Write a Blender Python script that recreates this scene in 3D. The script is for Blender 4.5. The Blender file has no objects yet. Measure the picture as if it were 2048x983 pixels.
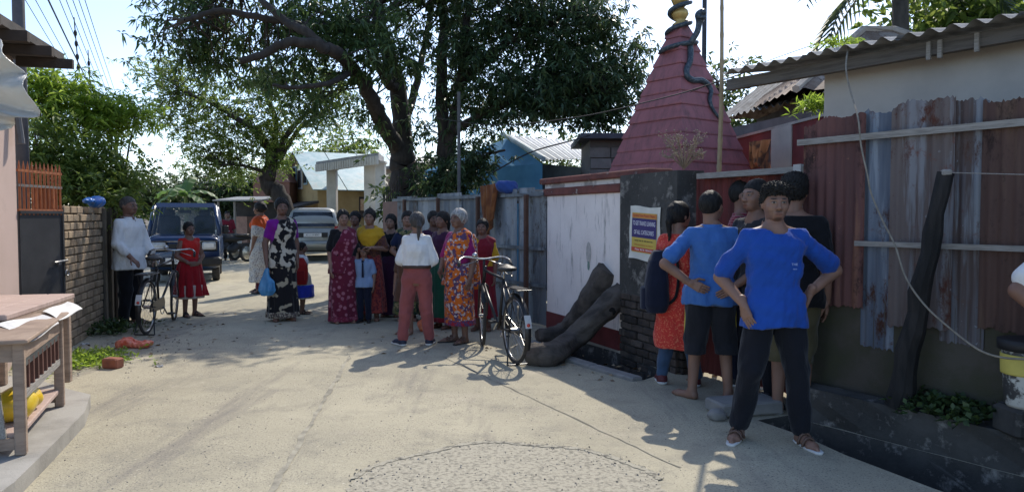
import bpy, bmesh, math, random
import numpy as np
from mathutils import Vector, Matrix
R = math.radians
random.seed(7)
sc = bpy.context.scene
COL = sc.collection

# ------------------------------------------------------------------ camera, sky, sun, exposure
CAMZ, PITCH, FPX = 1.5, math.atan(61.5/1500), 1500.0
cam_d = bpy.data.cameras.new('camera'); cam = bpy.data.objects.new('camera', cam_d); COL.objects.link(cam)
cam.location = (0, 0, CAMZ); cam.rotation_euler = (R(90)-PITCH, 0, 0)
cam_d.sensor_width = 36; cam_d.lens = 36*FPX/2048; cam_d.clip_start = .05; cam_d.clip_end = 4000
sc.camera = cam
SUN_EL, SUN_AZ = R(46), R(17)            # sun stands ahead of the camera, a little to the right (azimuth from +Y towards +X)
world = bpy.data.worlds.new('World'); sc.world = world; world.use_nodes = True
wn = world.node_tree; wn.nodes.clear()
sky = wn.nodes.new('ShaderNodeTexSky'); sky.sky_type = 'NISHITA'; sky.sun_disc = False
sky.sun_elevation = SUN_EL; sky.sun_rotation = SUN_AZ; sky.air_density = .75; sky.dust_density = .8; sky.ozone_density = 1.6
bg = wn.nodes.new('ShaderNodeBackground'); bg.inputs[1].default_value = .15
wo = wn.nodes.new('ShaderNodeOutputWorld')
wn.links.new(sky.outputs[0], bg.inputs[0]); wn.links.new(bg.outputs[0], wo.inputs[0])
sun_d = bpy.data.lights.new('sun', 'SUN'); sun_d.energy = 2.4; sun_d.angle = R(.5); sun_d.color = (1, .93, .82)
sun = bpy.data.objects.new('sun', sun_d); COL.objects.link(sun)
to_sun = Vector((math.sin(SUN_AZ)*math.cos(SUN_EL), math.cos(SUN_AZ)*math.cos(SUN_EL), math.sin(SUN_EL)))
sun.rotation_euler = to_sun.to_track_quat('Z', 'Y').to_euler(); sun.location = to_sun*60
sc.view_settings.view_transform = 'Standard'; sc.view_settings.look = 'None'
sc.view_settings.gamma = 1; sc.view_settings.use_curve_mapping = False; sc.view_settings.exposure = 0.95

# ------------------------------------------------------------------ helpers
_cp, _sp = math.cos(PITCH), math.sin(PITCH)
def ray(px, py):
    u, v = (px-1024)/FPX, (491.5-py)/FPX
    return Vector((u, _cp+v*_sp, -_sp+v*_cp))
def G(px, py, z=0.0):                     # photograph pixel -> point on the level z
    d = ray(px, py); t = (z-CAMZ)/d.z
    return Vector((d.x*t, d.y*t, z))
def at(px, py, Y):                        # photograph pixel -> point at distance Y
    d = ray(px, py); t = Y/d.y
    return Vector((d.x*t, Y, CAMZ+d.z*t))

def tag(o, label=None, cat=None, group=None, kind=None):
    if label: o['label'] = label
    if cat: o['category'] = cat
    if group: o['group'] = group
    if kind: o['kind'] = kind
    return o
def thing(name, label, cat, loc=(0,0,0), rz=0, group=None):
    o = bpy.data.objects.new(name, None); COL.objects.link(o)
    o.location = loc; o.rotation_euler = (0, 0, rz); o.empty_display_size = .1
    return tag(o, label, cat, group)
def link_mesh(name, me, parent=None, loc=None, rot=None):
    o = bpy.data.objects.new(name, me); COL.objects.link(o)
    if parent: o.parent = parent
    if loc is not None: o.location = loc
    if rot is not None: o.rotation_euler = rot
    return o
def copy_tree(o, parent=None):
    c = o.copy(); COL.objects.link(c); c.parent = parent
    for ch in list(o.children): copy_tree(ch, c)
    return c

class MB:
    """collects shapes, builds one mesh"""
    def __init__(s): s.v = []; s.f = []; s.m = []; s.mi = 0; s.T = None
    def add(s, vs, fs):
        n = len(s.v)
        s.v += [tuple(s.T @ Vector(p)) if s.T is not None else tuple(p) for p in vs]
        for f in fs: s.f.append(tuple(i+n for i in f)); s.m.append(s.mi)
        return s
    def box(s, c, d, rz=0, top=1.0, R3=None):
        x, y, z = d[0]/2, d[1]/2, d[2]/2
        vs = []
        for k, (sx, sy, sz) in enumerate([(-1,-1,-1),(1,-1,-1),(1,1,-1),(-1,1,-1),(-1,-1,1),(1,-1,1),(1,1,1),(-1,1,1)]):
            t = top if sz > 0 else 1
            p = Vector((sx*x*t, sy*y*t, sz*z))
            if R3 is not None: p = R3 @ p
            elif rz: p = Matrix.Rotation(rz, 3, 'Z') @ p
            vs.append(p+Vector(c))
        return s.add(vs, [(0,3,2,1),(4,5,6,7),(0,1,5,4),(1,2,6,5),(2,3,7,6),(3,0,4,7)])
    def bbox(s, c, d, bev=.01, rz=0):              # box with chamfered vertical + top edges
        x, y, z = d[0]/2, d[1]/2, d[2]/2; b = min(bev, x*.9, y*.9, z*.9)
        ring = lambda X, Y, Z: [(-X,-Y+b,Z),(-X+b,-Y,Z),(X-b,-Y,Z),(X,-Y+b,Z),(X,Y-b,Z),(X-b,Y,Z),(-X+b,Y,Z),(-X,Y-b,Z)]
        rs = [ring(x-b, y-b, -z), ring(x, y, -z+b), ring(x, y, z-b), ring(x-b, y-b, z)]
        M3 = Matrix.Rotation(rz, 3, 'Z'); vs = [M3 @ Vector(p)+Vector(c) for r in rs for p in r]
        fs = [tuple(range(7,-1,-1)), tuple(range(24,32))]
        for k in range(3):
            for i in range(8): j = (i+1) % 8; fs.append((k*8+i, k*8+j, k*8+8+j, k*8+8+i))
        return s.add(vs, fs)
    def tube(s, pts, rad, n=8, cap=True, closed=False):
        pts = [Vector(p) for p in pts]; m = len(pts)
        rads = rad if isinstance(rad, (list, tuple)) else [rad]*m
        vs = []; prev = None
        for i, p in enumerate(pts):
            if closed: t = (pts[(i+1) % m]-pts[i-1])
            else: t = pts[min(i+1, m-1)]-pts[max(i-1, 0)]
            t = t.normalized() if t.length > 1e-9 else Vector((0,0,1))
            if prev is None:
                a = t.orthogonal().normalized()
            else:
                a = prev-t*prev.dot(t)
                a = a.normalized() if a.length > 1e-6 else t.orthogonal().normalized()
            prev = a; b = t.cross(a)
            for k in range(n):
                an = 2*math.pi*k/n
                vs.append(p+(a*math.cos(an)+b*math.sin(an))*rads[i])
        fs = []
        for i in range(m if closed else m-1):
            for k in range(n):
                j = (i+1) % m
                fs.append((i*n+k, i*n+(k+1) % n, j*n+(k+1) % n, j*n+k))
        if cap and not closed: fs += [tuple(range(n-1,-1,-1)), tuple(range((m-1)*n, m*n))]
        return s.add(vs, fs)
    def lathe(s, prof, n=20, c=(0,0,0)):
        vs = []
        for r, z in prof:
            for k in range(n):
                a = 2*math.pi*k/n; vs.append((c[0]+r*math.cos(a), c[1]+r*math.sin(a), c[2]+z))
        fs = []
        for i in range(len(prof)-1):
            for k in range(n): fs.append((i*n+k, i*n+(k+1) % n, (i+1)*n+(k+1) % n, (i+1)*n+k))
        fs += [tuple(range(n-1,-1,-1)), tuple(range((len(prof)-1)*n, len(prof)*n))]
        return s.add(vs, fs)
    def prism(s, poly, z0, z1):                     # poly counter-clockwise in xy
        n = len(poly)
        vs = [(p[0], p[1], z0) for p in poly]+[(p[0], p[1], z1) for p in poly]
        fs = [tuple(range(n-1,-1,-1)), tuple(range(n, 2*n))]+[(i, (i+1) % n, n+(i+1) % n, n+i) for i in range(n)]
        return s.add(vs, fs)
    def extr(s, poly, M4, th):                      # poly in local xy extruded th along local z, placed by M4
        n = len(poly)
        vs = [M4 @ Vector((p[0], p[1], 0)) for p in poly]+[M4 @ Vector((p[0], p[1], th)) for p in poly]
        fs = [tuple(range(n-1,-1,-1)), tuple(range(n, 2*n))]+[(i, (i+1) % n, n+(i+1) % n, n+i) for i in range(n)]
        return s.add(vs, fs)
    def sphere(s, c, r, n=12, m=8, sc3=(1,1,1)):
        vs = [(c[0], c[1], c[2]-r*sc3[2])]
        for i in range(1, m):
            a = math.pi*i/m-math.pi/2
            for k in range(n):
                b = 2*math.pi*k/n
                vs.append((c[0]+r*sc3[0]*math.cos(a)*math.cos(b), c[1]+r*sc3[1]*math.cos(a)*math.sin(b), c[2]+r*sc3[2]*math.sin(a)))
        vs.append((c[0], c[1], c[2]+r*sc3[2])); L = len(vs)-1
        fs = [(0, 1+(k+1) % n, 1+k) for k in range(n)]
        for i in range(m-2):
            for k in range(n): fs.append((1+i*n+k, 1+i*n+(k+1) % n, 1+(i+1)*n+(k+1) % n, 1+(i+1)*n+k))
        fs += [(L, 1+(m-2)*n+k, 1+(m-2)*n+(k+1) % n) for k in range(n)]
        return s.add(vs, fs)
    def mesh(s, name, mats, smooth=False):
        me = bpy.data.meshes.new(name); me.from_pydata(s.v, [], s.f)
        for m in (mats if isinstance(mats, (list, tuple)) else [mats]): me.materials.append(m)
        me.polygons.foreach_set('material_index', s.m)
        if smooth: me.polygons.foreach_set('use_smooth', [True]*len(s.f))
        me.update(); return me
    def build(s, name, mats, parent=None, smooth=False, loc=None, rot=None):
        return link_mesh(name, s.mesh(name, mats, smooth), parent, loc, rot)

# ------------------------------------------------------------------ materials
def nt_new(name):
    m = bpy.data.materials.new(name); m.use_nodes = True; t = m.node_tree
    return m, t, t.nodes['Principled BSDF']
def nd(t, typ, **kw):
    n = t.nodes.new(typ)
    for k, v in kw.items():
        if hasattr(n, k): setattr(n, k, v)
    return n
def rgb(h):                               # sRGB hex -> linear
    h = h.lstrip('#'); c = [int(h[i:i+2], 16)/255 for i in (0, 2, 4)]
    return tuple((x/12.92 if x <= .04045 else ((x+.055)/1.055)**2.4) for x in c)+(1,)
def c4(c): return rgb(c) if isinstance(c, str) else (tuple(c)+(1,))[:4]
def coords(t, scale=(1,1,1), space='Object', jitter=True):
    tc = nd(t, 'ShaderNodeTexCoord'); mp = nd(t, 'ShaderNodeMapping'); mp.inputs['Scale'].default_value = scale
    t.links.new(tc.outputs[space], mp.inputs[0])
    if jitter:
        oi = nd(t, 'ShaderNodeObjectInfo'); mu = nd(t, 'ShaderNodeMath', operation='MULTIPLY'); mu.inputs[1].default_value = 37.0
        t.links.new(oi.outputs['Random'], mu.inputs[0]); t.links.new(mu.outputs[0], mp.inputs['Location'])
    return mp.outputs[0]
def noise(t, vec, scale, detail=5, rough=.6):
    n = nd(t, 'ShaderNodeTexNoise'); n.inputs['Scale'].default_value = scale; n.inputs['Detail'].default_value = detail
    n.inputs['Roughness'].default_value = rough; t.links.new(vec, n.inputs['Vector']); return n.outputs['Fac']
def ramp(t, fac, lo, hi, c0=(0,0,0,1), c1=(1,1,1,1)):
    r = nd(t, 'ShaderNodeValToRGB'); e = r.color_ramp.elements
    e[0].position = lo; e[1].position = hi; e[0].color = c0; e[1].color = c1
    t.links.new(fac, r.inputs[0]); return r.outputs[0]
def mix(t, fac, a, b, mode='MIX'):
    m = nd(t, 'ShaderNodeMix'); m.data_type = 'RGBA'; m.blend_type = mode
    for s, v in ((m.inputs[0], fac), (m.inputs[6], a), (m.inputs[7], b)):
        if isinstance(v, (int, float)): s.default_value = v
        elif isinstance(v, tuple): s.default_value = v
        else: t.links.new(v, s)
    return m.outputs[2]
def bump(t, b, h, strength=.3, dist=.01):
    n = nd(t, 'ShaderNodeBump'); n.inputs['Strength'].default_value = strength; n.inputs['Distance'].default_value = dist
    t.links.new(h, n.inputs['Height']); t.links.new(n.outputs[0], b.inputs['Normal'])
_mc = {}
def M(name, col, col2=None, scale=6, lo=.4, hi=.65, rough=.8, metal=0, bmp=.25, bscale=60, stretch=(1,1,1), rnd=.0, spec=.4, grime=None, glo=.5, ghi=.75, gscale=1.5, gstretch=None):
    if name in _mc: return _mc[name]
    m, t, b = nt_new(name); col = c4(col); col2 = c4(col2) if col2 else tuple(x*.72 for x in col[:3])+(1,)
    v = coords(t, stretch)
    c = mix(t, ramp(t, noise(t, v, scale), lo, hi), col, col2)
    if grime:
        gv = coords(t, gstretch) if gstretch else v
        c = mix(t, ramp(t, noise(t, gv, gscale, 8, .7), glo, ghi), c, c4(grime))
    if rnd:
        oi = nd(t, 'ShaderNodeObjectInfo'); mr = nd(t, 'ShaderNodeMapRange')
        mr.inputs['To Min'].default_value = 1-rnd; mr.inputs['To Max'].default_value = 1+rnd
        t.links.new(oi.outputs['Random'], mr.inputs[0])
        hs = nd(t, 'ShaderNodeHueSaturation'); t.links.new(mr.outputs[0], hs.inputs['Value']); t.links.new(c, hs.inputs['Color']); c = hs.outputs[0]
    t.links.new(c, b.inputs['Base Color'])
    b.inputs['Roughness'].default_value = rough; b.inputs['Metallic'].default_value = metal
    b.inputs['Specular IOR Level'].default_value = spec
    if bmp: bump(t, b, noise(t, v, bscale, 6, .65), bmp)
    _mc[name] = m; return m
def foliage(name, c1, c2, c3, trans=.35, rough=.5):
    m, t, b = nt_new(name)
    ge = nd(t, 'ShaderNodeNewGeometry')
    r = nd(t, 'ShaderNodeValToRGB'); e = r.color_ramp.elements
    e[0].position = 0; e[0].color = c4(c1); e[1].position = 1; e[1].color = c4(c3)
    k = e.new(.5); k.color = c4(c2)
    t.links.new(ge.outputs['Random Per Island'], r.inputs[0])
    t.links.new(r.outputs[0], b.inputs['Base Color']); b.inputs['Roughness'].default_value = rough
    tr = nd(t, 'ShaderNodeBsdfTranslucent'); hs = nd(t, 'ShaderNodeHueSaturation')
    hs.inputs['Value'].default_value = 1.7; hs.inputs['Hue'].default_value = .485; t.links.new(r.outputs[0], hs.inputs['Color'])
    t.links.new(hs.outputs[0], tr.inputs[0])
    mx = nd(t, 'ShaderNodeMixShader'); mx.inputs[0].default_value = trans
    t.links.new(b.outputs[0], mx.inputs[1]); t.links.new(tr.outputs[0], mx.inputs[2])
    t.links.new(mx.outputs[0], t.nodes['Material Output'].inputs[0])
    return m
def fabric(name, col, col2=None, kind='plain', scale=20, rough=.85, lo=.45, hi=.5, col3=None):
    m, t, b = nt_new(name); col = c4(col); v = coords(t)
    if kind == 'plain':
        c = mix(t, ramp(t, noise(t, v, 5), .35, .7), col, tuple(x*.8 for x in col[:3])+(1,))
    elif kind == 'blobs':
        c = mix(t, ramp(t, noise(t, v, scale, 2, .5), lo, hi), col, c4(col2))
        if col3: c = mix(t, ramp(t, noise(t, v, scale*1.7, 1, .5), .58, .62), c, c4(col3))
    elif kind == 'voro':
        vo = nd(t, 'ShaderNodeTexVoronoi'); vo.inputs['Scale'].default_value = scale; t.links.new(v, vo.inputs['Vector'])
        c = mix(t, ramp(t, vo.outputs['Distance'], lo, hi), c4(col2), col)
        if col3: c = mix(t, ramp(t, noise(t, v, scale*.6, 2), .55, .6), c, c4(col3))
    elif kind in ('plaid', 'stripe'):
        w1 = nd(t, 'ShaderNodeTexWave'); w1.inputs['Scale'].default_value = scale; w1.bands_direction = 'Z'; t.links.new(v, w1.inputs['Vector'])
        w2 = nd(t, 'ShaderNodeTexWave'); w2.inputs['Scale'].default_value = scale; w2.bands_direction = 'X'; t.links.new(v, w2.inputs['Vector'])
        c = mix(t, ramp(t, w1.outputs['Fac'], .6, .8), col, c4(col2))
        if kind == 'plaid': c = mix(t, ramp(t, w2.outputs['Fac'], .7, .85), c, c4(col2))
    t.links.new(c, b.inputs['Base Color']); b.inputs['Roughness'].default_value = rough; b.inputs['Specular IOR Level'].default_value = .15
    b.inputs['Sheen Weight'].default_value = .15
    bump(t, b, noise(t, coords(t, (1, 1, .4)), 13, 5, .5), .65, .03)
    return m
def glass_mat(name, col=(.02,.025,.03), rough=.06):
    m, t, b = nt_new(name); b.inputs['Base Color'].default_value = c4(col); b.inputs['Roughness'].default_value = rough
    b.inputs['Specular IOR Level'].default_value = .8; return m
def emission_free_metal(name, col, rough=.3): return M(name, col, scale=12, rough=rough, metal=.9, bmp=.05)
# ------------------------------------------------------------------ the setting: ground, road, drains
def road_material():
    m, t, b = nt_new('dusty_concrete'); v = coords(t, jitter=False)
    big = ramp(t, noise(t, v, .55, 6, .6), .35, .68)
    c = mix(t, big, (.46, .415, .30, 1), (.325, .295, .218, 1))
    c = mix(t, ramp(t, noise(t, v, 2.7, 8, .7), .5, .8), c, (.235, .218, .175, 1))
    c = mix(t, ramp(t, noise(t, v, 1.1, 4, .6), .6, .72), c, (.45, .40, .30, 1))
    tv = coords(t, (2.4,.28,1), jitter=False); tv.node.inputs['Rotation'].default_value = (0,0,R(-22))
    c = mix(t, ramp(t, noise(t, tv, 1.0, 5, .65), .54, .72), c, (.215, .195, .165, 1))
    grit = noise(t, v, 75, 3, .6); patch = ramp(t, noise(t, v, .8, 4, .6), .30, .56)
    gm = ramp(t, grit, .56, .66)
    mm = nd(t, 'ShaderNodeMath', operation='MULTIPLY'); t.links.new(gm, mm.inputs[0]); t.links.new(patch, mm.inputs[1])
    c = mix(t, mm.outputs[0], c, (.12, .11, .10, 1))
    vo = nd(t, 'ShaderNodeTexVoronoi'); vo.inputs['Scale'].default_value = 42; t.links.new(v, vo.inputs['Vector'])
    dots = ramp(t, vo.outputs['Distance'], .10, .16, (1,1,1,1), (0,0,0,1))
    sel = ramp(t, noise(t, v, 9, 2), .50, .58)
    m2 = nd(t, 'ShaderNodeMath', operation='MULTIPLY'); t.links.new(dots, m2.inputs[0]); t.links.new(sel, m2.inputs[1])
    c = mix(t, m2.outputs[0], c, (.09, .085, .08, 1))
    t.links.new(c, b.inputs['Base Color']); b.inputs['Roughness'].default_value = .93; b.inputs['Specular IOR Level'].default_value = .2
    g2 = nd(t, 'ShaderNodeMath', operation='ADD'); t.links.new(grit, g2.inputs[0]); t.links.new(noise(t, v, 22, 6, .7), g2.inputs[1])
    c = mix(t, ramp(t, noise(t, v, 26, 4, .7), .60, .74), c, (.22, .205, .165, 1)); c = mix(t, ramp(t, noise(t, v, 31, 3, .6), .62, .74), c, (.52, .475, .37, 1)); t.links.new(c, b.inputs['Base Color'])
    bump(t, b, g2.outputs[0], .45, .012); return m
road_m = road_material()
conc = M('concrete', (.36,.34,.30), (.26,.245,.215), scale=3, bmp=.4, bscale=45, grime=(.12,.11,.095), glo=.55, ghi=.85, rough=.92)
conc_dark = M('blackened_concrete', (.075,.073,.068), (.025,.025,.024), scale=3, lo=.35, hi=.7, bmp=.7, bscale=28, grime=(.27,.255,.23), glo=.54, ghi=.68, gscale=6, rough=.9)
mud = M('drain_mud', (.03,.028,.024), (.015,.015,.013), scale=4, bmp=.3, rough=.35)
soil = M('soil', (.16,.125,.085), (.10,.09,.06), scale=2, bmp=.5, rough=.95)

HOLE_NEAR = [(1.80,5.44),(1.99,5.03),(2.09,4.65),(2.32,4.07),(3.0,2.7),(3.95,2.7),(2.97,4.2),(2.14,5.43),(2.08,5.58)]
HOLE_MID = [(1.20,6.78),(.86,7.35),(.57,7.9),(.30,8.8),(.72,9.05),(1.14,8.2),(1.48,7.12)]
def ground_sheet(name, outer, holes, z, mt):
    bm = bmesh.new(); es = []
    for loop in [outer]+holes:
        vs = [bm.verts.new((x, y, z)) for x, y in loop]
        es += [bm.edges.new((vs[i], vs[(i+1) % len(vs)])) for i in range(len(vs))]
    bmesh.ops.triangle_fill(bm, edges=es, use_beauty=True, use_dissolve=False, normal=(0,0,1))
    for f in bm.faces:
        if f.normal.z < 0: f.normal_flip()
    me = bpy.data.meshes.new(name); bm.to_mesh(me); bm.free(); me.materials.append(mt)
    return tag(link_mesh(name, me), kind='structure')
ground = ground_sheet('ground', [(-900,-300),(900,-300),(900,1500),(-900,1500)], [[(-26,-6),(9,-6),(9,60),(-26,60)]], -.02, soil)
road = ground_sheet('road', [(-26.5,-6.5),(9.5,-6.5),(9.5,60.5),(-26.5,60.5)], [HOLE_NEAR, HOLE_MID], 0, road_m)
for hl in (HOLE_NEAR, HOLE_MID):
    mb = MB(); n = len(hl)
    vs = [(x, y, .0) for x, y in hl]+[(x, y, -.42) for x, y in hl]
    mb.add(vs, [(i, (i+1) % n, n+(i+1) % n, n+i) for i in range(n)])
    mb.mi = 1; mb.add([(x, y, -.40) for x, y in hl], [tuple(range(n-1,-1,-1))])
    tag(mb.build('drain_channel', [conc_dark, mud]), kind='structure')
# a joint filled with dark dust across the slab, and a thinner dark line
dark_strip = M('dark_strip', (.21,.193,.15), (.37,.34,.26), scale=7, lo=.40, hi=.6, bmp=.3, rough=.95)
def strip(name, pts, w, z=.004, mt=dark_strip, parent=road):
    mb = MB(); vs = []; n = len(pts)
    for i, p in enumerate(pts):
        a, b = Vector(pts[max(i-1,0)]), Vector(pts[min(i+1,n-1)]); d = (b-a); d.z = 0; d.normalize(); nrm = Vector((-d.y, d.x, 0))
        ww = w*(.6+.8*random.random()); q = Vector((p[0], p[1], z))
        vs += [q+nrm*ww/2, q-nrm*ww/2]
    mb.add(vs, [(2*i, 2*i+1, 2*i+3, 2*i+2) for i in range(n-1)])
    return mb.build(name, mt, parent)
def wobble(a, b, n, amp=.012):
    a, b = Vector(a), Vector(b); return [a.lerp(b, i/n)+Vector((random.uniform(-amp,amp), random.uniform(-amp,amp), 0)) for i in range(n+1)]
strip('slab_line', wobble(G(700,712), G(520,1020), 40), .035)
strip('slab_line', wobble(G(885,712), G(1360,935), 36, .006), .012)  # thin dark line drawn across the road
# round gravel patch in the foreground
gravel_m = M('gravel_patch', (.40,.365,.28), (.20,.185,.145), scale=38, lo=.46, hi=.66, bmp=.8, bscale=60, rough=.95)
PC, PR = Vector((-.03, 4.02, 0)), .86
mb = MB(); ring = [(PC.x+PR*math.cos(a)*(1+.04*math.sin(5*a)+random.uniform(-.03,.02)), PC.y+PR*math.sin(a)*(1+.04*math.cos(7*a)+random.uniform(-.03,.02)), .004) for a in [i*math.pi/75 for i in range(150)]]
mb.add(ring, [tuple(range(150))]); mb.build('gravel_patch', gravel_m, road)
arc = [(PC.x+PR*math.cos(a)*(1+.04*math.sin(5*a)), PC.y+PR*math.sin(a)*(1+.04*math.cos(7*a)), 0) for a in [.2+i*.0225 for i in range(122)]]
strip('grit_band', [Vector(p)+Vector((random.uniform(-.008,.008),random.uniform(-.008,.008),0)) for p in arc], .045, .007, M('dark_grit', (.14,.13,.105), (.38,.35,.27), scale=22, lo=.36, hi=.52, bmp=.8, bscale=60, rough=.95))
# loose stones (nobody could count them)
stone_m = foliage('loose_stone', (.08,.075,.07), (.20,.18,.155), (.36,.33,.28), .0, .95)
mb = MB(); rr = random.Random(3)
def stone(x, y, s, z=0):
    vs = []
    for k in range(5):
        a = k*1.2566+rr.random(); r = s*rr.uniform(.7,1.2); vs.append((x+r*math.cos(a), y+r*math.sin(a), z-.001))
    vs.append((x+rr.uniform(-.3,.3)*s, y+rr.uniform(-.3,.3)*s, z+s*rr.uniform(.6,1.1)))
    mb.add(vs, [(k, (k+1) % 5, 5) for k in range(5)])
for i in range(2600):
    a = rr.random(); y = 3.6+a*a*8; x = rr.uniform(-3.6, 1.6)
    if x > 1.75-(y-5)*.75: continue
    stone(x, y, rr.choice([.003,.003,.004,.005,.007]))
for i in range(160):
    a = rr.uniform(.15, math.pi-.15); r = PR*rr.gauss(1.0, .045); stone(PC.x+r*math.cos(a)*(1+.04*math.sin(5*a)), PC.y+r*math.sin(a)*(1+.04*math.cos(7*a)), rr.choice([.003,.004,.005,.007,.010]), .004)
for i in range(900):
    a = rr.uniform(0, 2*math.pi); r = PR*math.sqrt(rr.random()); stone(PC.x+r*math.cos(a), PC.y+r*math.sin(a), rr.choice([.003,.004,.005,.007,.010]), .002)
for i in range(300):
    stone(rr.gauss(-4.2,.35), rr.uniform(6.8,9.0), rr.choice([.005,.007,.010,.014]))
tag(mb.build('loose_stones', stone_m), 'scattered dark grit and small stones on the dusty concrete road', 'gravel', kind='stuff')
# raised concrete apron on the left
mb = MB(); ap = [(-2.35,2.4),(-2.62,3.9),(-2.83,4.6),(-3.05,5.3),(-3.30,5.82),(-3.55,5.98),(-4.25,6.5),(-8,6.5),(-8,2.4)]
mb.prism(ap, -.01, .10); tag(mb.build('pavement_apron', conc), kind='structure')
# low plinth in front of the rusty fence
plinth_poly = [(2.14,5.45),(2.30,5.78),(4.2,2.95),(3.95,2.72),(2.97,4.22)]
plinth_poly = plinth_poly[::-1]
mb = MB(); mb.prism(plinth_poly, -.42, .235)
pl = mb.build('plinth_wall', conc_dark)
bmx = bmesh.new(); bmx.from_mesh(pl.data); bmesh.ops.triangulate(bmx, faces=bmx.faces[:]); bmesh.ops.subdivide_edges(bmx, edges=bmx.edges[:], cuts=5, use_grid_fill=True)
for v in bmx.verts:
    v.co += Vector((math.sin(v.co.x*17+v.co.z*31), math.sin(v.co.y*23+v.co.z*13), math.sin(v.co.x*29+v.co.y*19)))*.011
bmx.to_mesh(pl.data); bmx.free()
tag(pl, 'low blackened concrete plinth along the drain below the rusty sheet fence', 'plinth')

# ------------------------------------------------------------------ corrugated sheets
def rust_mat(name, cols, streak=10, seed=0, lo=.38, hi=.62, rough=.75, metal=.15):
    m, t, b = nt_new(name); v = coords(t, (streak, streak, .55)); v2 = coords(t, (1,1,1))
    mp = v.node; mp.inputs['Rotation'].default_value = (0,0,0)
    c = mix(t, ramp(t, noise(t, v, 1.0, 4, .6), lo, hi), c4(cols[0]), c4(cols[1]))
    c = mix(t, ramp(t, noise(t, coords(t, (streak*.45, streak*.45, .4)), 1.2, 5, .7), .52, .6), c, c4(cols[2]))
    c = mix(t, ramp(t, noise(t, v2, 7, 8, .75), .58, .7), c, c4(cols[3]))
    c = mix(t, ramp(t, noise(t, coords(t, (1,1,.5)), 2.3, 9, .8), .55, .62), c, tuple(x*.55 for x in c4(cols[3])[:3])+(1,))
    c = mix(t, ramp(t, noise(t, v2, 26, 3, .6), .68, .76), c, tuple(min(1,x*1.15) for x in c4(cols[2])[:3])+(1,))
    t.links.new(c, b.inputs['Base Color']); b.inputs['Roughness'].default_value = rough; b.inputs['Metallic'].default_value = metal
    b.inputs['Specular IOR Level'].default_value = .25
    bump(t, b, noise(t, v2, 40, 5, .7), .25, .004); return m
rust_a = rust_mat('rusty_sheet_maroon', [(0.166,0.077,0.068),(0.112,0.057,0.053),(0.213,0.105,0.073),(0.085,0.045,0.041)])
rust_b = rust_mat('rusty_sheet_brown', [(.105,.062,.05),(.07,.042,.037),(.125,.078,.058),(.05,.03,.026)])
rust_c = rust_mat('blue_grey_sheet', [(0.153,0.179,0.219),(0.090,0.108,0.144),(0.242,0.278,0.322),(0.117,0.049,0.031)], lo=.42, hi=.56)
rust_e = rust_mat('grey_blue_rust_sheet', [(.15,.15,.165),(.10,.075,.07),(.21,.225,.25),(.13,.06,.04)], lo=.45, hi=.58)
rust_d = rust_mat('grey_rust_sheet', [(0.156,0.129,0.122),(0.102,0.075,0.068),(0.218,0.218,0.231),(0.163,0.061,0.041)])
zinc = rust_mat('weathered_zinc', [(.25,.275,.30),(.18,.20,.22),(.33,.35,.37),(.17,.15,.13)], streak=5, metal=.3, rough=.55)
zinc2 = rust_mat('weathered_zinc_dark', [(.17,.19,.21),(.12,.135,.15),(.24,.26,.27),(.14,.115,.10)], streak=5, metal=.3, rough=.55)
asb = M('grey_asbestos', (.27,.27,.265), (.17,.17,.165), scale=4, bmp=.3, grime=(.09,.085,.08), glo=.5, ghi=.8, rough=.9)
white_sheet = M('pale_painted_sheet', (.62,.64,.64), (.48,.5,.5), scale=4, rough=.5, grime=(.3,.27,.23), glo=.6, ghi=.85)
teal_sheet = M('teal_painted_sheet', (.17,.34,.37), (.34,.46,.46), scale=2.5, rough=.5, grime=(.3,.3,.28), glo=.55, ghi=.8)
def corr(w, h, pitch=.076, amp=.009, ragged=0, rag_bot=0, rows=2, seed=0, per=6):
    """sheet in local x (0..w) and z (0..h), waves along y"""
    r = random.Random(seed); n = max(4, int(w/pitch*per)); mb = MB(); vs = []
    ph = r.random()*6
    for j in range(rows+1):
        for i in range(n+1):
            x = w*i/n; z = h*j/rows
            if j == rows and ragged: z += ragged*(.5*math.sin(x*9+ph)+.35*math.sin(x*23+ph*2)+.3*r.uniform(-1,1))
            if j == 0 and rag_bot: z += rag_bot*(.6*math.sin(x*7+ph)+.4*r.uniform(-1,1))
            vs.append((x, amp*math.sin(2*math.pi*x/pitch), z))
    for j in range(rows):
        for i in range(n): a = j*(n+1)+i; mb.f.append((a, a+1, a+n+2, a+n+1)); mb.m.append(0)
    mb.v = vs; return mb
def along(p, q): d = Vector(q)-Vector(p); return math.atan2(d.y, d.x), d.length

# rusty fence on the right
F0, FD, FN = Vector((2.245, 5.75, 0)), Vector((.559, -.829, 0)), Vector((.829, .559, 0))
fence = thing('rusty_sheet_fence', 'tall fence of rusty maroon and blue grey corrugated sheets beside the drain', 'fence', F0, math.atan2(FD.y, FD.x))
specs = [(.00,.50,.82,2.20,rust_a),(.47,.24,.55,2.21,rust_c),(.68,.42,.74,2.24,rust_d),(1.02,.27,.66,2.22,rust_e),(1.26,.55,.78,2.19,rust_b),(1.78,.7,.8,2.25,rust_a),(2.45,.7,.8,2.2,rust_b)]
for i, (x0, w, zb, zt, mt) in enumerate(specs):
    corr(w, zt-zb, ragged=.045, rag_bot=.03, rows=3, seed=i).build('corrugated_sheet', mt, fence, True, loc=(x0, (i % 2)*.022-.03, zb))
mossy = M('mossy_plaster', (.085,.075,.06), (.05,.045,.036), scale=3, bmp=.5, grime=(.065,.066,.035), glo=.42, ghi=.7, gscale=3, rough=.95)
mb = MB(); mb.box((1.57, .045, .56), (3.14, .09, .68)); mb.build('plaster_base', mossy, fence)
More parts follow.
